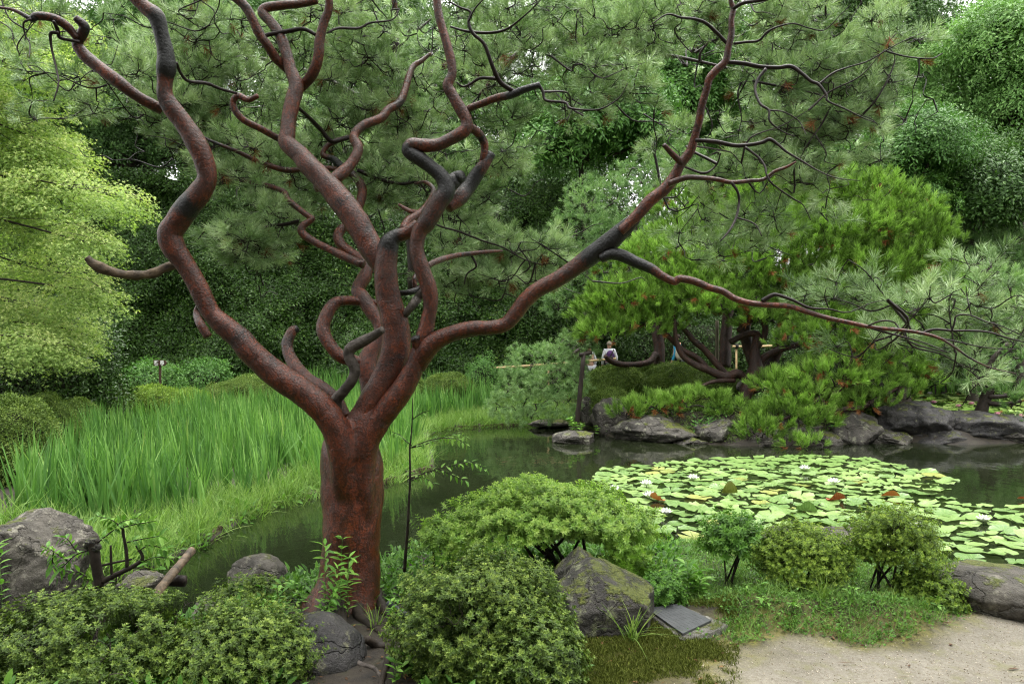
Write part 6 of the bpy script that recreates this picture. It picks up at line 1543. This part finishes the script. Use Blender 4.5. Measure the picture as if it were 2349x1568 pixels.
def weeds(label, px, d, n, h, spread, L, W, mat='leaf_near', lean=0.25, group='broad leaved weeds', gap=0.05, pair=3, base=None):
    b = g3(px, d) if base is None else base
    S = []
    for i in range(n):
        a = b + np.array([rng.normal() * spread, rng.normal() * spread * 0.6, 0]); hh = h * rng.uniform(0.5, 1.1); l = rng.normal(size=2) * lean * hh
        S.append([a, a + np.array([l[0] * .3, l[1] * .3, hh * .5]), a + np.array([l[0], l[1], hh])])
    return leafy_stems('weed_plant', label, b, S, L, W, M[mat], gap, pair, 'plant', 'weed_stem', 0.0028, 0.25, group=group)
M['weed_stem'] = plain_mat('weed_stem', (0.05, 0.10, 0.02), (0.10, 0.17, 0.04), 0.5, 30, 0.1, 0.001)
weeds('tall lance leaved weeds in front of the big trunk foot', 770, 4.75, 7, 0.42, 0.07, 0.085, 0.024, gap=0.045)
weeds('low leafy weeds left of the trunk foot', 690, 4.85, 10, 0.20, 0.13, 0.06, 0.022)
weeds('leafy weeds between the trunk foot and the round azalea', 900, 4.7, 8, 0.17, 0.08, 0.05, 0.02)
weeds('broad wet leaves at the left foot of the round azalea', 935, 3.95, 5, 0.17, 0.06, 0.065, 0.032)
weeds('bright leaves poking in at the left edge', -15, 5.2, 4, 0.40, 0.06, 0.10, 0.035, base=at(-40, 1400, 5.2))
weeds('upright long leaved plant by the flat shore stone', 1600, 5.05, 5, 0.26, 0.04, 0.11, 0.034, gap=0.03, pair=4)
weeds('wispy weeds below the sapling', 905, 5.4, 6, 0.3, 0.06, 0.035, 0.014)
weeds('weeds sprouting on the small rock in the water by the tall prop', 1330, 16.8, 5, 0.35, 0.2, 0.10, 0.05, base=at(1330, 1000, 16.8))
for i, (px, d) in enumerate([(1760, 4.62), (1812, 4.6), (1745, 4.75), (1960, 4.72), (2140, 4.72)]):
    weeds(['pale weed at the path edge, leftmost of the row under the lime azaleas', 'dark round leaved weed at the path edge below the middle azalea', 'small weed behind the leftmost path edge weed', 'weed at the path edge below the tallest lime azalea', 'weed at the path edge below the right boulder'][i], px, d, 3, 0.09, 0.03, 0.045, 0.02)

# pruned stump with sprouting branches at the left
d = 5.9
def c7(x, y, dd=d): return at(*cr(7, x, y), dd)
st = leafy_stems('pruned_bush', 'mossy black pruned stump with thin leafy branches at left', c7(640, 900), [
    [c7(620, 680), c7(500, 720), c7(420, 790), c7(360, 860)], [c7(640, 640), c7(740, 560), c7(790, 510), c7(900, 480)], [c7(800, 560), c7(740, 500), c7(640, 470)], [c7(440, 760), c7(350, 700), c7(280, 660)], [c7(500, 700), c7(440, 620), c7(380, 600)],
    [c7(810, 540), c7(900, 520), c7(1020, 500)], [c7(900, 780), c7(1000, 740), c7(1100, 740)], [c7(830, 640), c7(920, 620), c7(1040, 600)], [c7(900, 700), c7(980, 660), c7(1090, 690)], [c7(350, 700), c7(340, 780), c7(330, 820)], [c7(560, 860), c7(500, 830), c7(440, 850)]],
    0.085, 0.034, M['leaf_near'], 0.033, 3, 'shrub', r0=0.006, droop=0.2)
stump0 = None
for pts, w0, w1 in (([c7(650, 930), c7(630, 800), c7(615, 700), c7(600, 630)], 0.036, 0.040), ([c7(660, 900), c7(760, 850), c7(880, 790), c7(930, 740), c7(890, 660)], 0.022, 0.010), ([c7(730, 860), c7(725, 760), c7(722, 660)], 0.010, 0.008), ([c7(830, 800), c7(825, 700), c7(805, 590), c7(800, 530)], 0.014, 0.009), ([c7(670, 790), c7(760, 770), c7(860, 750)], 0.010, 0.007)):
    A = resample(np.array(pts), 6); mb = MB(); mb.add(*tube(A, np.linspace(w0, w1, len(A)), 9, True, 0.15, 18)); br = mb.build('branch', M['bark_dark'], st); stump0 = br if w0 == 0.036 else stump0
for x_, y_, r_ in ((600, 640, 0.045), (575, 660, 0.035), (625, 675, 0.04)):
    mesh_obj('mossy_knob', *blob(c7(x_, y_), np.array([r_, r_, r_ * 0.8]), 2, 0.3, 2.5, x_), M['rock_moss'], st).parent = stump0

# ------------------------------------------------------------------ irises, grasses, moss
def in_poly_points(poly, n):
    poly = np.array(poly); lo, hi = poly.min(0), poly.max(0); out = np.zeros((0, 2))
    while len(out) < n:
        q = rng.uniform(lo, hi, (n * 2, 2)); out = np.vstack([out, q[poly_sd(q[:, 0], q[:, 1], [tuple(p) for p in poly]) < 0]])
    return out[:n]
def on_ground(q):
    return np.c_[q, ground_h(q[:, 0], q[:, 1])]
IR = [on_water(x, y, 0.08)[:2] for x, y in [(150, 1240), (330, 1215), (470, 1190), (620, 1135), (800, 1100), (930, 1070), (960, 1020), (950, 985), (1010, 968), (1120, 958), (1150, 935), (1000, 925), (700, 930), (450, 955), (250, 985), (130, 1040), (60, 1130), (20, 1250)]]
q = in_poly_points(IR, 4700)
P = on_ground(q)
yy = P[:, 1]
iris = empty('iris_bed', (-3.5, 13.0, 0.08), 'dense bed of tall green iris blades by the pond', 'irises')
iris["kind"] = 'stuff'
cl_ = vnoise(P[:, 0], P[:, 1], 0.9, 51)
k = rng.random(len(P)) < np.maximum(0.4, 0.62 + 0.5 * cl_)
P = P[k]; cl_ = cl_[k]
scatter('blades', iris, P, np.c_[rng.normal(0, .10, len(P)) - 0.08, rng.normal(0, .10, len(P)), np.ones(len(P))], rng.uniform(0.75, 1.15, len(P)) * (1 + 0.15 * cl_), np.where(rng.random(len(P)) < 0.06, 1.0, np.clip(rng.normal(0.4, 0.26, len(P)), 0, 0.85)), PR['iris'], M['iris'])
q = in_poly_points([on_water(x, y, 0.04)[:2] for x, y in [(20, 1400), (200, 1345), (340, 1300), (470, 1243), (580, 1177), (740, 1136), (875, 1112), (985, 1075), (975, 1040), (965, 1000), (1001, 988), (1100, 980), (1310, 972), (1320, 955), (1150, 940), (950, 960), (900, 1050), (740, 1090), (500, 1160), (330, 1210), (100, 1250), (-60, 1330)]], 2600)
P = on_ground(q)
g = scatter('bank_grass', None, P, np.c_[rng.normal(0, .2, len(P)) + 0.05, rng.normal(0, .2, len(P)) - 0.15, np.ones(len(P))], rng.uniform(0.7, 1.5, len(P)), np.clip(rng.normal(0.5, 0.3, len(P)), 0, 1), PR['grass'], M['grass'], loc=(-3, 10, 0.05))
qb = q[rng.random(len(q)) < 0.5]; Pb = on_ground(qb)
gb = scatter('bank_weeds', None, Pb, np.c_[rng.normal(0, .2, len(Pb)), rng.normal(0, .2, len(Pb)) - .2, np.ones(len(Pb))], rng.uniform(1.0, 2.2, len(Pb)), np.clip(rng.normal(0.4, 0.25, len(Pb)), 0, 1), PR['weed'], M['weed'], loc=(-3, 10, 0.05))
tag(gb, 'small broad leaved weeds among the grass of the pond edge', 'weeds')
tag(g, 'pale green fine grass along the pond edge of the iris bed', 'grass')
# reeds beyond the rear pond, and undergrowth that hides the soil between the far plants
q = in_poly_points([on_water(x, y, 0.1)[:2] for x, y in [(2040, 908), (2075, 900), (2349, 893), (2700, 890), (2700, 882), (2040, 884)]], 500)
P = on_ground(q); P[:, 2] = np.maximum(P[:, 2], 0.0)
g = scatter('reeds', None, P, np.c_[rng.normal(0, .08, len(P)), rng.normal(0, .08, len(P)), np.ones(len(P))], rng.uniform(1.3, 2.0, len(P)), np.clip(rng.normal(0.75, 0.2, len(P)), 0, 1), PR['iris'], M['iris'], loc=(14, 33, 0.1))
tag(g, 'pale reeds along the far side of the rear pond', 'reeds')
q = np.c_[rng.uniform(-22, 24, 9000), rng.uniform(15.5, 42, 9000)]
sdq = np.minimum(poly_sd(q[:, 0], q[:, 1], POND), poly_sd(q[:, 0], q[:, 1], REAR)); k = (sdq > 0.15) & (poly_sd(q[:, 0], q[:, 1], REAR) > 1.5) & ~((q[:, 1] < 21) & (q[:, 0] < 1.2))
P = on_ground(q[k])
g = scatter('undergrowth', None, P, np.c_[rng.normal(0, .2, len(P)), rng.normal(0, .2, len(P)) - 0.2, np.ones(len(P))], rng.uniform(0.8, 1.6, len(P)), np.clip(rng.normal(0.4, 0.2, len(P)), 0, 1), PR['hedge'], M['broad_mid'], loc=(0, 25, 0.5))
tag(g, 'low green undergrowth covering the far banks', 'undergrowth')
q = np.c_[rng.uniform(1.0, 15, 9000), rng.uniform(15.8, 24, 9000)]
k = (poly_sd(q[:, 0], q[:, 1], POND) > 0.1) & (poly_sd(q[:, 0], q[:, 1], REAR) > 1.2)
P = on_ground(q[k])
g = scatter('ground_cover', None, P, np.c_[rng.normal(0, .2, len(P)), rng.normal(0, .2, len(P)) - 0.3, np.ones(len(P))], rng.uniform(1.2, 2.6, len(P)), np.clip(rng.normal(0.35, 0.22, len(P)), 0, 1), PR['mound'], M['mound'], loc=(7, 18, 0.4))
tag(g, 'low green ground cover between the boulders of the far bank', 'ground cover')
# dark shrub belt behind, under the background trees
P, D = [], []
for i in range(46):
    d_ = rng.uniform(31, 41); x = -22 + i * 1.25 + rng.normal() * 0.5
    cc = np.array([x * d_ / 34, d_, rng.uniform(0.8, 2.6)]); p, qq = shell(cc, np.array([1.5, 1.2, rng.uniform(1.0, 2.2)]), 70, -0.3, 0.7, 1.05, 0.3, i)
    P.append(p); D.append(qq)
P, D = np.vstack(P), np.vstack(D)
g = scatter('shrubbery', None, P, D + np.array([0, 0, .4]), rng.uniform(0.9, 1.5, len(P)), np.clip(rng.normal(0.4, 0.2, len(P)), 0, 1), PR['broad'], M['broad_dark'], loc=(0, 35, 1.0))
tag(g, 'dark shrubbery under the trees far behind the pond', 'shrubbery')

# near bank ground cover: grass and small leaves, thickest on the mound under the right shrubs
q = np.c_[rng.uniform(-3.2, 3.4, 22000), rng.uniform(3.4, 7.0, 22000)]
sdq = poly_sd(q[:, 0], q[:, 1], POND); sdpth = poly_sd(q[:, 0], q[:, 1], PATH); ssl = poly_sd(q[:, 0], q[:, 1], SLAB)
k = (sdq > 0.02) & (sdpth > 0.0) & (ssl > 0.03)
q = q[k]
pxs = q[:, 0] / q[:, 1] * F + 1174.5; mound = (pxs > 1560) & (q[:, 1] > 4.35)
mossz = (pxs > 1290) & (pxs < 1680) & (q[:, 1] < 4.75)
root_zone = (pxs > 640) & (pxs < 980) & (q[:, 1] < 5.0)
rnd = rng.random(len(q))
kk = mound & (rnd < 0.9) & (sdpth[k] > 0.0)
P = on_ground(q[kk])
h = len(P) // 2
g = scatter('mound_grass', None, P[:h], np.c_[rng.normal(0, .3, h), rng.normal(0, .3, h) - .2, np.ones(h)], rng.uniform(0.3, 0.8, h), np.clip(rng.normal(0.3, 0.25, h), 0, 1), PR['grass_small'], M['grass'], loc=(2, 4.9, 0.5))
tag(g, 'short grass on the mound under the lime azaleas', 'grass')
g = scatter('ground_cover', None, P[h:], np.c_[rng.normal(0, .2, len(P) - h), rng.normal(0, .2, len(P) - h) - .2, np.ones(len(P) - h)], rng.uniform(0.6, 1.2, len(P) - h), np.clip(rng.normal(0.45, 0.25, len(P) - h), 0, 1), PR['groundcover'], M['weed'], loc=(2, 4.9, 0.5))
tag(g, 'small leaved ground cover on the mound under the lime azaleas', 'ground cover')
kk = ~mound & ~mossz & ~root_zone & (rnd < 0.34); P = on_ground(q[kk])
g = scatter('undergrowth', None, P, np.c_[rng.normal(0, .2, len(P)), rng.normal(0, .2, len(P)) - .2, np.ones(len(P))], rng.uniform(0.6, 1.4, len(P)), np.clip(rng.normal(0.35, 0.2, len(P)), 0, 1), PR['weed'], M['weed'], loc=(0, 5, 0.4))
tag(g, 'low leafy undergrowth on the near bank round the shrubs', 'undergrowth')
qm = np.c_[rng.uniform(-0.4, 1.4, 16000), rng.uniform(3.4, 5.0, 16000)]
sm = poly_sd(qm[:, 0], qm[:, 1], PATH); pxm = qm[:, 0] / qm[:, 1] * F + 1174.5
k = (pxm > 1250) & (pxm < 1690) & (sm > -0.12 * rng.random(len(qm))) & (poly_sd(qm[:, 0], qm[:, 1], SLAB) > 0.0) & (vnoise(qm[:, 0], qm[:, 1], 5, 61) + 0.5 * vnoise(qm[:, 0], qm[:, 1], 14, 62) > -0.45 + 1.2 * rng.random(len(qm)) * sstep(0.25, 0.0, sm))
P = on_ground(qm[k])
g = scatter('moss', None, P, np.c_[rng.normal(0, .2, len(P)), rng.normal(0, .2, len(P)), np.ones(len(P))], rng.uniform(0.5, 1.2, len(P)), np.clip(rng.normal(0.5, 0.2, len(P)), 0, 1), PR['moss'], M['moss_tuft'], loc=(1, 4.3, 0.45))
tag(g, 'olive moss carpet beside the boulder and the stone slab', 'moss')

def grass_tuft(label, px, py, d, L, n):
    b = at(px, py, d); b[2] = gh(b[0], b[1])
    v, f, s = blades(n, L, 0.006, 0.55, 0.45, 0.015, False, 5)
    o = mesh_obj('grass_tuft', v, f, M['grass_near'], None, False, {'shade': s}, loc=b, local=True)
    tag(o, label, 'grass tuft', 'grass tufts near the path')
M['grass_near'] = foliage_mat('tuft_grass', [(0.0, (0.07, 0.13, 0.02)), (0.6, (0.17, 0.28, 0.05)), (1.0, (0.32, 0.40, 0.11))], 0.45, 0.3, 0.4, 1.0)
grass_tuft('arching grass tuft growing in the moss by the slab', 1450, 1500, 4.25, 0.24, 34)
grass_tuft('grass tuft on the mound below the middle lime azalea', 1890, 1430, 4.75, 0.17, 26)
grass_tuft('grass tuft under the tallest lime azalea', 2060, 1400, 4.9, 0.16, 26)
grass_tuft('grass tuft beside the small round headed shrub', 1745, 1370, 5.2, 0.2, 26)
grass_tuft('grass tuft at the trunk foot among the roots', 860, 1420, 4.6, 0.16, 18)

# pebbles and litter on the path
pv, pf = ico(1)
peb = [(pv * np.array([0.006, 0.005, 0.0035]) * rng.uniform(0.6, 1.3, (1, 3)), pf, np.full(len(pv), rng.random())) for _ in range(3)]
M['pebble'] = foliage_mat('path_grit', [(0.0, (0.07, 0.055, 0.04)), (0.5, (0.26, 0.21, 0.15)), (1.0, (0.52, 0.47, 0.38))], 0.8, 0.0, 0.3, 0.1)
qp = in_poly_points([tuple(p) for p in [on_water(x, y, 0.45)[:2] for x, y in [(1400, 1640), (1640, 1500), (1850, 1465), (2150, 1450), (2240, 1405), (2480, 1405), (2480, 1640)]]], 4200)
P = on_ground(qp) + np.array([0, 0, 0.001])
g = scatter('gravel', None, P, np.c_[rng.normal(0, .1, len(P)), rng.normal(0, .1, len(P)), np.ones(len(P))], rng.uniform(0.2, 0.8, len(P)) ** 1.6, rng.uniform(0, 1, len(P)), peb, M['pebble'], loc=(2, 4, 0.45))
tag(g, 'fine loose gravel on the sandy path', 'gravel')
M['litter'] = plain_mat('dead_leaf', (0.04, 0.022, 0.012), (0.13, 0.06, 0.03), 0.7, 30, 0.3, 0.002)
for i, (px, py, L, W, a) in enumerate([(2310, 1533, 0.075, 0.014, 0.2), (2340, 1560, 0.06, 0.012, -0.5), (1915, 1522, 0.11, 0.005, 0.0), (2060, 1553, 0.06, 0.004, 0.1), (2155, 1443, 0.08, 0.016, -0.1), (2178, 1478, 0.03, 0.02, 0.6), (2085, 1530, 0.03, 0.012, 1.0)]):
    b = on_water(px, py, 0.455); b[2] = gh(b[0], b[1]) + 0.006
    V, Fc = leaf_shape(np.zeros(3), np.array([math.cos(a), math.sin(a), 0.05]), np.array([0, 0, 1.0]), L, W, 0.4, 0.05, 3)
    o = mesh_obj('fallen_leaf', V, Fc, M['litter'], None, False, None, loc=b, local=True)
    tag(o, ['long dark fallen leaf on the sand near the right edge', 'dark fallen leaf at the bottom right corner', 'thin reddish stalk lying on the path below the mound', 'thin short stalk lying on the path near the bottom', 'dark fallen leaf at the foot of the right boulder', 'brown scrap of leaf at the right end of the mound', 'small fallen leaf in the middle of the path'][i], 'fallen leaf', 'litter on the path')

# dead leaves and needles on the soil round the trunk and under the shrubs
lit = []
for _ in range(4):
    v, f = leaf_shape(np.zeros(3), np.array([1.0, 0, 0.12]), np.array([0, 0, 1.0]), 0.035, 0.014, 0.3, 0.2, 2); lit.append((np.array(v), f, np.full(len(v), rng.random())))
M['litter_leaf'] = foliage_mat('brown_litter', [(0.0, (0.03, 0.016, 0.008)), (0.5, (0.10, 0.05, 0.022)), (0.85, (0.22, 0.12, 0.05)), (1.0, (0.16, 0.18, 0.05))], 0.7, 0.1, 0.4, 0.2)
ql = np.c_[rng.uniform(-3.2, 2.6, 2600), rng.uniform(3.4, 6.2, 2600)]
k = (poly_sd(ql[:, 0], ql[:, 1], POND) > 0.03) & (poly_sd(ql[:, 0], ql[:, 1], PATH) > -0.15 * rng.random(len(ql)) ** 3)
P = on_ground(ql[k]) + np.array([0, 0, 0.006])
g = scatter('leaf_litter', None, P, np.c_[rng.normal(0, .25, len(P)), rng.normal(0, .25, len(P)), np.ones(len(P))], rng.uniform(0.5, 1.2, len(P)), rng.uniform(0, 1, len(P)), lit, M['litter_leaf'], loc=(0, 4.6, 0.45))
tag(g, 'scattered brown leaf litter on the soil of the near bank', 'leaf litter')

# ------------------------------------------------------------------ water lilies
def pad_mesh(seed, segs=16, notch=0.22, up=0.0, fold=0.0):
    r = np.random.default_rng(seed); V = [(0, 0, 0.0)]; a = np.linspace(notch, 2 * math.pi - notch, segs)
    ir = 1 + 0.05 * r.normal(size=segs)
    for k in (0.55, 1.0):
        for i, t in enumerate(a):
            q = k * (ir[i] if k == 1 else 1); V.append((q * math.cos(t), q * math.sin(t), (0.015 if k < 1 else 0.05 + 0.065 * r.normal()) * (1 + up)))
    V = np.array(V)
    if fold: V[:, 2] += fold * np.maximum(0, -V[:, 0]) ** 1.3; V[:, 0] += 0.6 * fold * np.maximum(0, -V[:, 0]) ** 2
    Fc = [(0, 1 + i, 2 + i) for i in range(segs - 1)] + [(1 + i, 1 + segs + i, 2 + segs + i, 2 + i) for i in range(segs - 1)]
    return V, Fc
def pad_mat(name, c1, c2, vein):
    m, nt, out = new_mat(name)
    co = obj_co(nt); oi = N(nt, "ShaderNodeObjectInfo")
    n1 = tnoise(nt, co, 2.2, 4, 0.6)
    c = ramp(nt, mathn(nt, 'ADD', mathn(nt, 'MULTIPLY', oi.outputs['Random'], 0.6), mathn(nt, 'MULTIPLY', n1, 0.4)), [(0.2, c1), (0.75, c2)])
    sp = N(nt, "ShaderNodeSeparateXYZ"); nt.links.new(co, sp.inputs[0])
    ang = mathn(nt, 'ARCTAN2', sp.outputs[1], sp.outputs[0])
    ve = mathn(nt, 'POWER', mathn(nt, 'ABSOLUTE', mathn(nt, 'SINE', mathn(nt, 'MULTIPLY', ang, 7.0))), 14.0)
    c = mixc(nt, mathn(nt, 'MULTIPLY', ve, 0.35), c, vein)
    sx = tnoise(nt, co, 26, 3, 0.6)
    c = mixc(nt, ramp(nt, sx, [(0.68, (0, 0, 0)), (0.75, (0.6, 0.6, 0.6))]), c, (0.12, 0.14, 0.03))
    p = principled(nt, None, c, 0.33, bump(nt, mathn(nt, 'ADD', n1, mathn(nt, 'MULTIPLY', ve, -0.4)), 0.35, 0.02), 0.5)
    t = N(nt, "ShaderNodeBsdfTranslucent"); nt.links.new(c, t.inputs[0]); mx = N(nt, "ShaderNodeMixShader"); mx.inputs[0].default_value = 0.15
    nt.links.new(p.outputs[0], mx.inputs[1]); nt.links.new(t.outputs[0], mx.inputs[2]); nt.links.new(mx.outputs[0], out.inputs[0])
    return m
M['pad'] = pad_mat('lily_pad', (0.085, 0.17, 0.035), (0.22, 0.33, 0.095), (0.30, 0.40, 0.15))
M['pad_red'] = pad_mat('red_lily_pad', (0.22, 0.05, 0.015), (0.38, 0.14, 0.03), (0.4, 0.2, 0.06))
M['pad_olive'] = pad_mat('olive_lily_pad', (0.12, 0.14, 0.02), (0.22, 0.24, 0.05), (0.25, 0.27, 0.08))
M['pad_yellow'] = pad_mat('yellowing_lily_pad', (0.18, 0.22, 0.04), (0.28, 0.31, 0.08), (0.34, 0.35, 0.13))
pads = []
for i in range(16):
    V, Fc = pad_mesh(100 + i, 16, 0.22 if i % 4 else 0.08); me = bpy.data.meshes.new('lily_pad'); me.from_pydata(V.tolist(), [], Fc); me.materials.append(M['pad_yellow' if i == 15 else 'pad']); me.polygons.foreach_set("use_smooth", [True] * len(me.polygons)); pads.append(me)
LP = [on_water(x, y)[:2] for x, y in [(1352, 1092), (1430, 1070), (1560, 1062), (1700, 1048), (1850, 1046), (2000, 1052), (2090, 1076), (2190, 1100), (2140, 1135), (2250, 1160), (2420, 1165), (2440, 1250), (2380, 1290), (2150, 1290), (2000, 1262), (1850, 1262), (1640, 1248), (1560, 1232), (1490, 1228), (1480, 1170), (1440, 1125)]]
SP = [on_water(x, y)[:2] for x, y in [(2090, 1095), (2349, 1110), (2500, 1140), (2500, 1300), (2120, 1292), (2100, 1200)]]
cand = in_poly_points(LP, 7000); sparse = poly_sd(cand[:, 0], cand[:, 1], SP) < 0
acc = []
for p, s in zip(cand, sparse):
    if len(acc) >= 470: break
    r_ = rng.uniform(0.115, 0.20) * (0.85 if s else 1.0)
    ok = True
    for q2, r2 in acc:
        dd = math.hypot(p[0] - q2[0], p[1] - q2[1])
        if dd < (r_ + r2) * (0.86 if s else 0.78): ok = False; break
    if ok and not (s and rng.random() < 0.1): acc.append((p, r_))
for x, y in [(1587, 1242)]: acc.append((on_water(x, y)[:2], 0.125))
acc.sort(key=lambda t: t[0][1])
rest = MB()
for i, (p, r_) in enumerate(acc):
    z = 0.006 + 0.004 * (i % 5); rz = rng.uniform(0, 2 * math.pi); tl = rng.normal(0, 0.055, 2)
    if i < 296:
        o = bpy.data.objects.new('lily_pad', pads[i % 16]); COL.objects.link(o)
        o.location = (p[0], p[1], z); o.scale = (r_, r_, r_); o.rotation_euler = (tl[0], tl[1], rz)
        tag(o, 'round green lily pad floating on the near pond', 'lily pad', 'green lily pads floating on the near pond')
        if i % 16 == 15: tag(o, 'flat yellowing lily pad among the green ones', 'lily pad', 'yellowing lily pads on the near pond')
    else:
        V, Fc = pad_mesh(100 + i % 8); c_, s_ = math.cos(rz), math.sin(rz)
        V = V @ np.array([[c_, s_, 0], [-s_, c_, 0], [0, 0, 1]]) * r_ + np.array([p[0], p[1], z]); rest.add(V, Fc)
if rest.n:
    o = rest.build('far_lily_pads', M['pad'], None, True, loc=(4, 13, 0)); tag(o, 'mass of lily pads at the far side of the near patch', 'lily pads', kind='stuff')
def odd_pad(px, py, r_, mat, label, fold, rz, tilt=0.0):
    V, Fc = pad_mesh(7 + int(px), 16, 0.2, 0, fold); p = on_water(px, py, 0.03)
    o = mesh_obj('lily_pad', V * r_, Fc, M[mat], None, True, None, loc=p, local=True); o.rotation_euler = (tilt, 0, rz)
    tag(o, label, 'lily pad')
odd_pad(1508, 1146, 0.107, 'pad_red', 'red orange upturned lily pad beside the white double flower', 1.0, 0.6)
odd_pad(1674, 1131, 0.107, 'pad_olive', 'olive lily pad folded upright in the middle of the patch', 1.5, 1.5)
odd_pad(1918, 1146, 0.123, 'pad_red', 'large rust brown upturned lily pad in the patch', 0.9, 1.8)
odd_pad(2043, 1137, 0.115, 'pad_red', 'rust brown half curled lily pad right of the larger rust one', 0.7, 1.4)
odd_pad(1850, 1172, 0.131, 'pad', 'pale lily pad tilted up behind the lime azaleas', 0.9, 1.3)
odd_pad(2350, 1144, 0.08, 'pad_red', 'small red lily pad at the right edge of the pond', 0.5, 1.0)

def flower_mesh(petal, n=(9, 8, 6)):
    V, Fc = [], []
    for k, m in enumerate(n):
        th = math.radians((72, 48, 25)[k]); L = (1.0, 0.95, 0.8)[k]
        for i in range(m):
            ph = 2 * math.pi * i / m + k * 0.4; d = np.array([math.sin(th) * math.cos(ph), math.sin(th) * math.sin(ph), math.cos(th)])
            v, f = leaf_shape(np.zeros(3), d, np.array([0, 0, 1.0]), L, 0.34, 0.5, -0.25, 3); b = len(V); V += v; Fc += [tuple(j + b for j in q) for q in f]
    return np.array(V), Fc
def flower(px, py, size, mat, label, group):
    p = on_water(px, py, 0.05); root = empty('water_lily', p, label, 'flower', group)
    V, Fc = flower_mesh(0); mesh_obj('petals', V * size + np.array([0, 0, -0.02]), Fc, mat, root, False, local=True)["kind"] = 'stuff'
    Vc, Fcc = ico(1); mesh_obj('stamens', Vc * np.array([.2, .2, .16]) * size + np.array([0, 0, .16 * size]), Fcc, M['stamen'], root, True, local=True)
    A = np.array([[0, 0, 0.0], [0.01, 0.01, -0.2]]); Vt, Ft = tube(A, [0.006, 0.006], 6); mesh_obj('stem', Vt, Ft, M['weed_stem'], root, True, local=True)
M['petal_white'] = plain_mat('white_petal', (0.78, 0.78, 0.74), (0.86, 0.86, 0.83), 0.5, 12, 0.1, 0.002)
M['petal_pink'] = plain_mat('pink_petal', (0.62, 0.22, 0.36), (0.80, 0.50, 0.58), 0.5, 12, 0.1, 0.002)
M['stamen'] = plain_mat('stamens', (0.62, 0.42, 0.05), (0.75, 0.55, 0.1), 0.6, 40, 0.5, 0.003)
WL = [(1590, 1098, 'white water lily at the back of the pads, left of the middle'), (1846, 1076, 'white water lily farthest back among the near pads'), (1913, 1107, 'white water lily behind the rust brown pad'), (2105, 1208, 'white water lily right of the tallest lime azalea'), (2256, 1192, 'white water lily nearest the right edge'), (1528, 1176, 'large white double water lily nearest the pale green shrub'), (1483, 1111, 'white water lily with yellow centre at the left of the pads'), (1490, 1138, 'white double water lily beside the red orange pad'), (1409, 1124, 'white water lily half hidden by the flat topped shrub')]
for x, y, l in WL: flower(x, y, 0.115 if y < 1150 else 0.10, M['petal_white'], l, 'white water lilies on the near pond')
# rear pond
q = in_poly_points(REAR, 1500); k = poly_sd(q[:, 0], q[:, 1], REAR) < -0.25; q = q[k]
pv = [(pad_mesh(100 + i)[0], pad_mesh(100 + i)[1], np.full(33, rng.random())) for i in range(6)]
M['pad_rear'] = foliage_mat('rear_lily_pads', [(0.0, (0.14, 0.27, 0.04)), (0.8, (0.30, 0.44, 0.11)), (0.94, (0.34, 0.46, 0.15)), (0.95, (0.28, 0.06, 0.025)), (1.0, (0.36, 0.12, 0.04))], 0.35, 0.1, 0.5, 0.02)
g = scatter('rear_lily_pads', None, np.c_[q, rng.uniform(0.01, 0.04, len(q))], np.c_[rng.normal(0, .07, len(q)), rng.normal(0, .07, len(q)), np.ones(len(q))], rng.uniform(0.12, 0.22, len(q)), rng.uniform(0, 1, len(q)), pv, M['pad_rear'], loc=(12, 25, 0))
tag(g, 'carpet of green and reddish lily pads on the rear pond', 'lily pads')
for x, y, l in [(2142, 924, 'pink water lily leftmost on the rear pond'), (2199, 933, 'pink water lily second from the left on the rear pond'), (2229, 927, 'pink water lily left of the leaning pine trunk'), (2230, 914, 'small pink water lily behind the one left of the leaning trunk'), (2290, 952, 'pink water lily right of the leaning pine trunk'), (2339, 956, 'deep pink water lily at the right edge of the rear pond'), (2318, 966, 'pink water lily behind the right end of the layered boulder')]:
    flower(x, y, 0.14, M['petal_pink'], l, 'pink water lilies on the rear pond')
for x, y, l in [(2099, 904, 'white water lily leftmost by the far reeds'), (2133, 903, 'small white water lily second along the far reeds'), (2225, 899, 'white water lily by the reeds left of the leaning trunk')]:
    flower(x, y, 0.14, M['petal_white'], l, 'white water lilies by the far reeds')
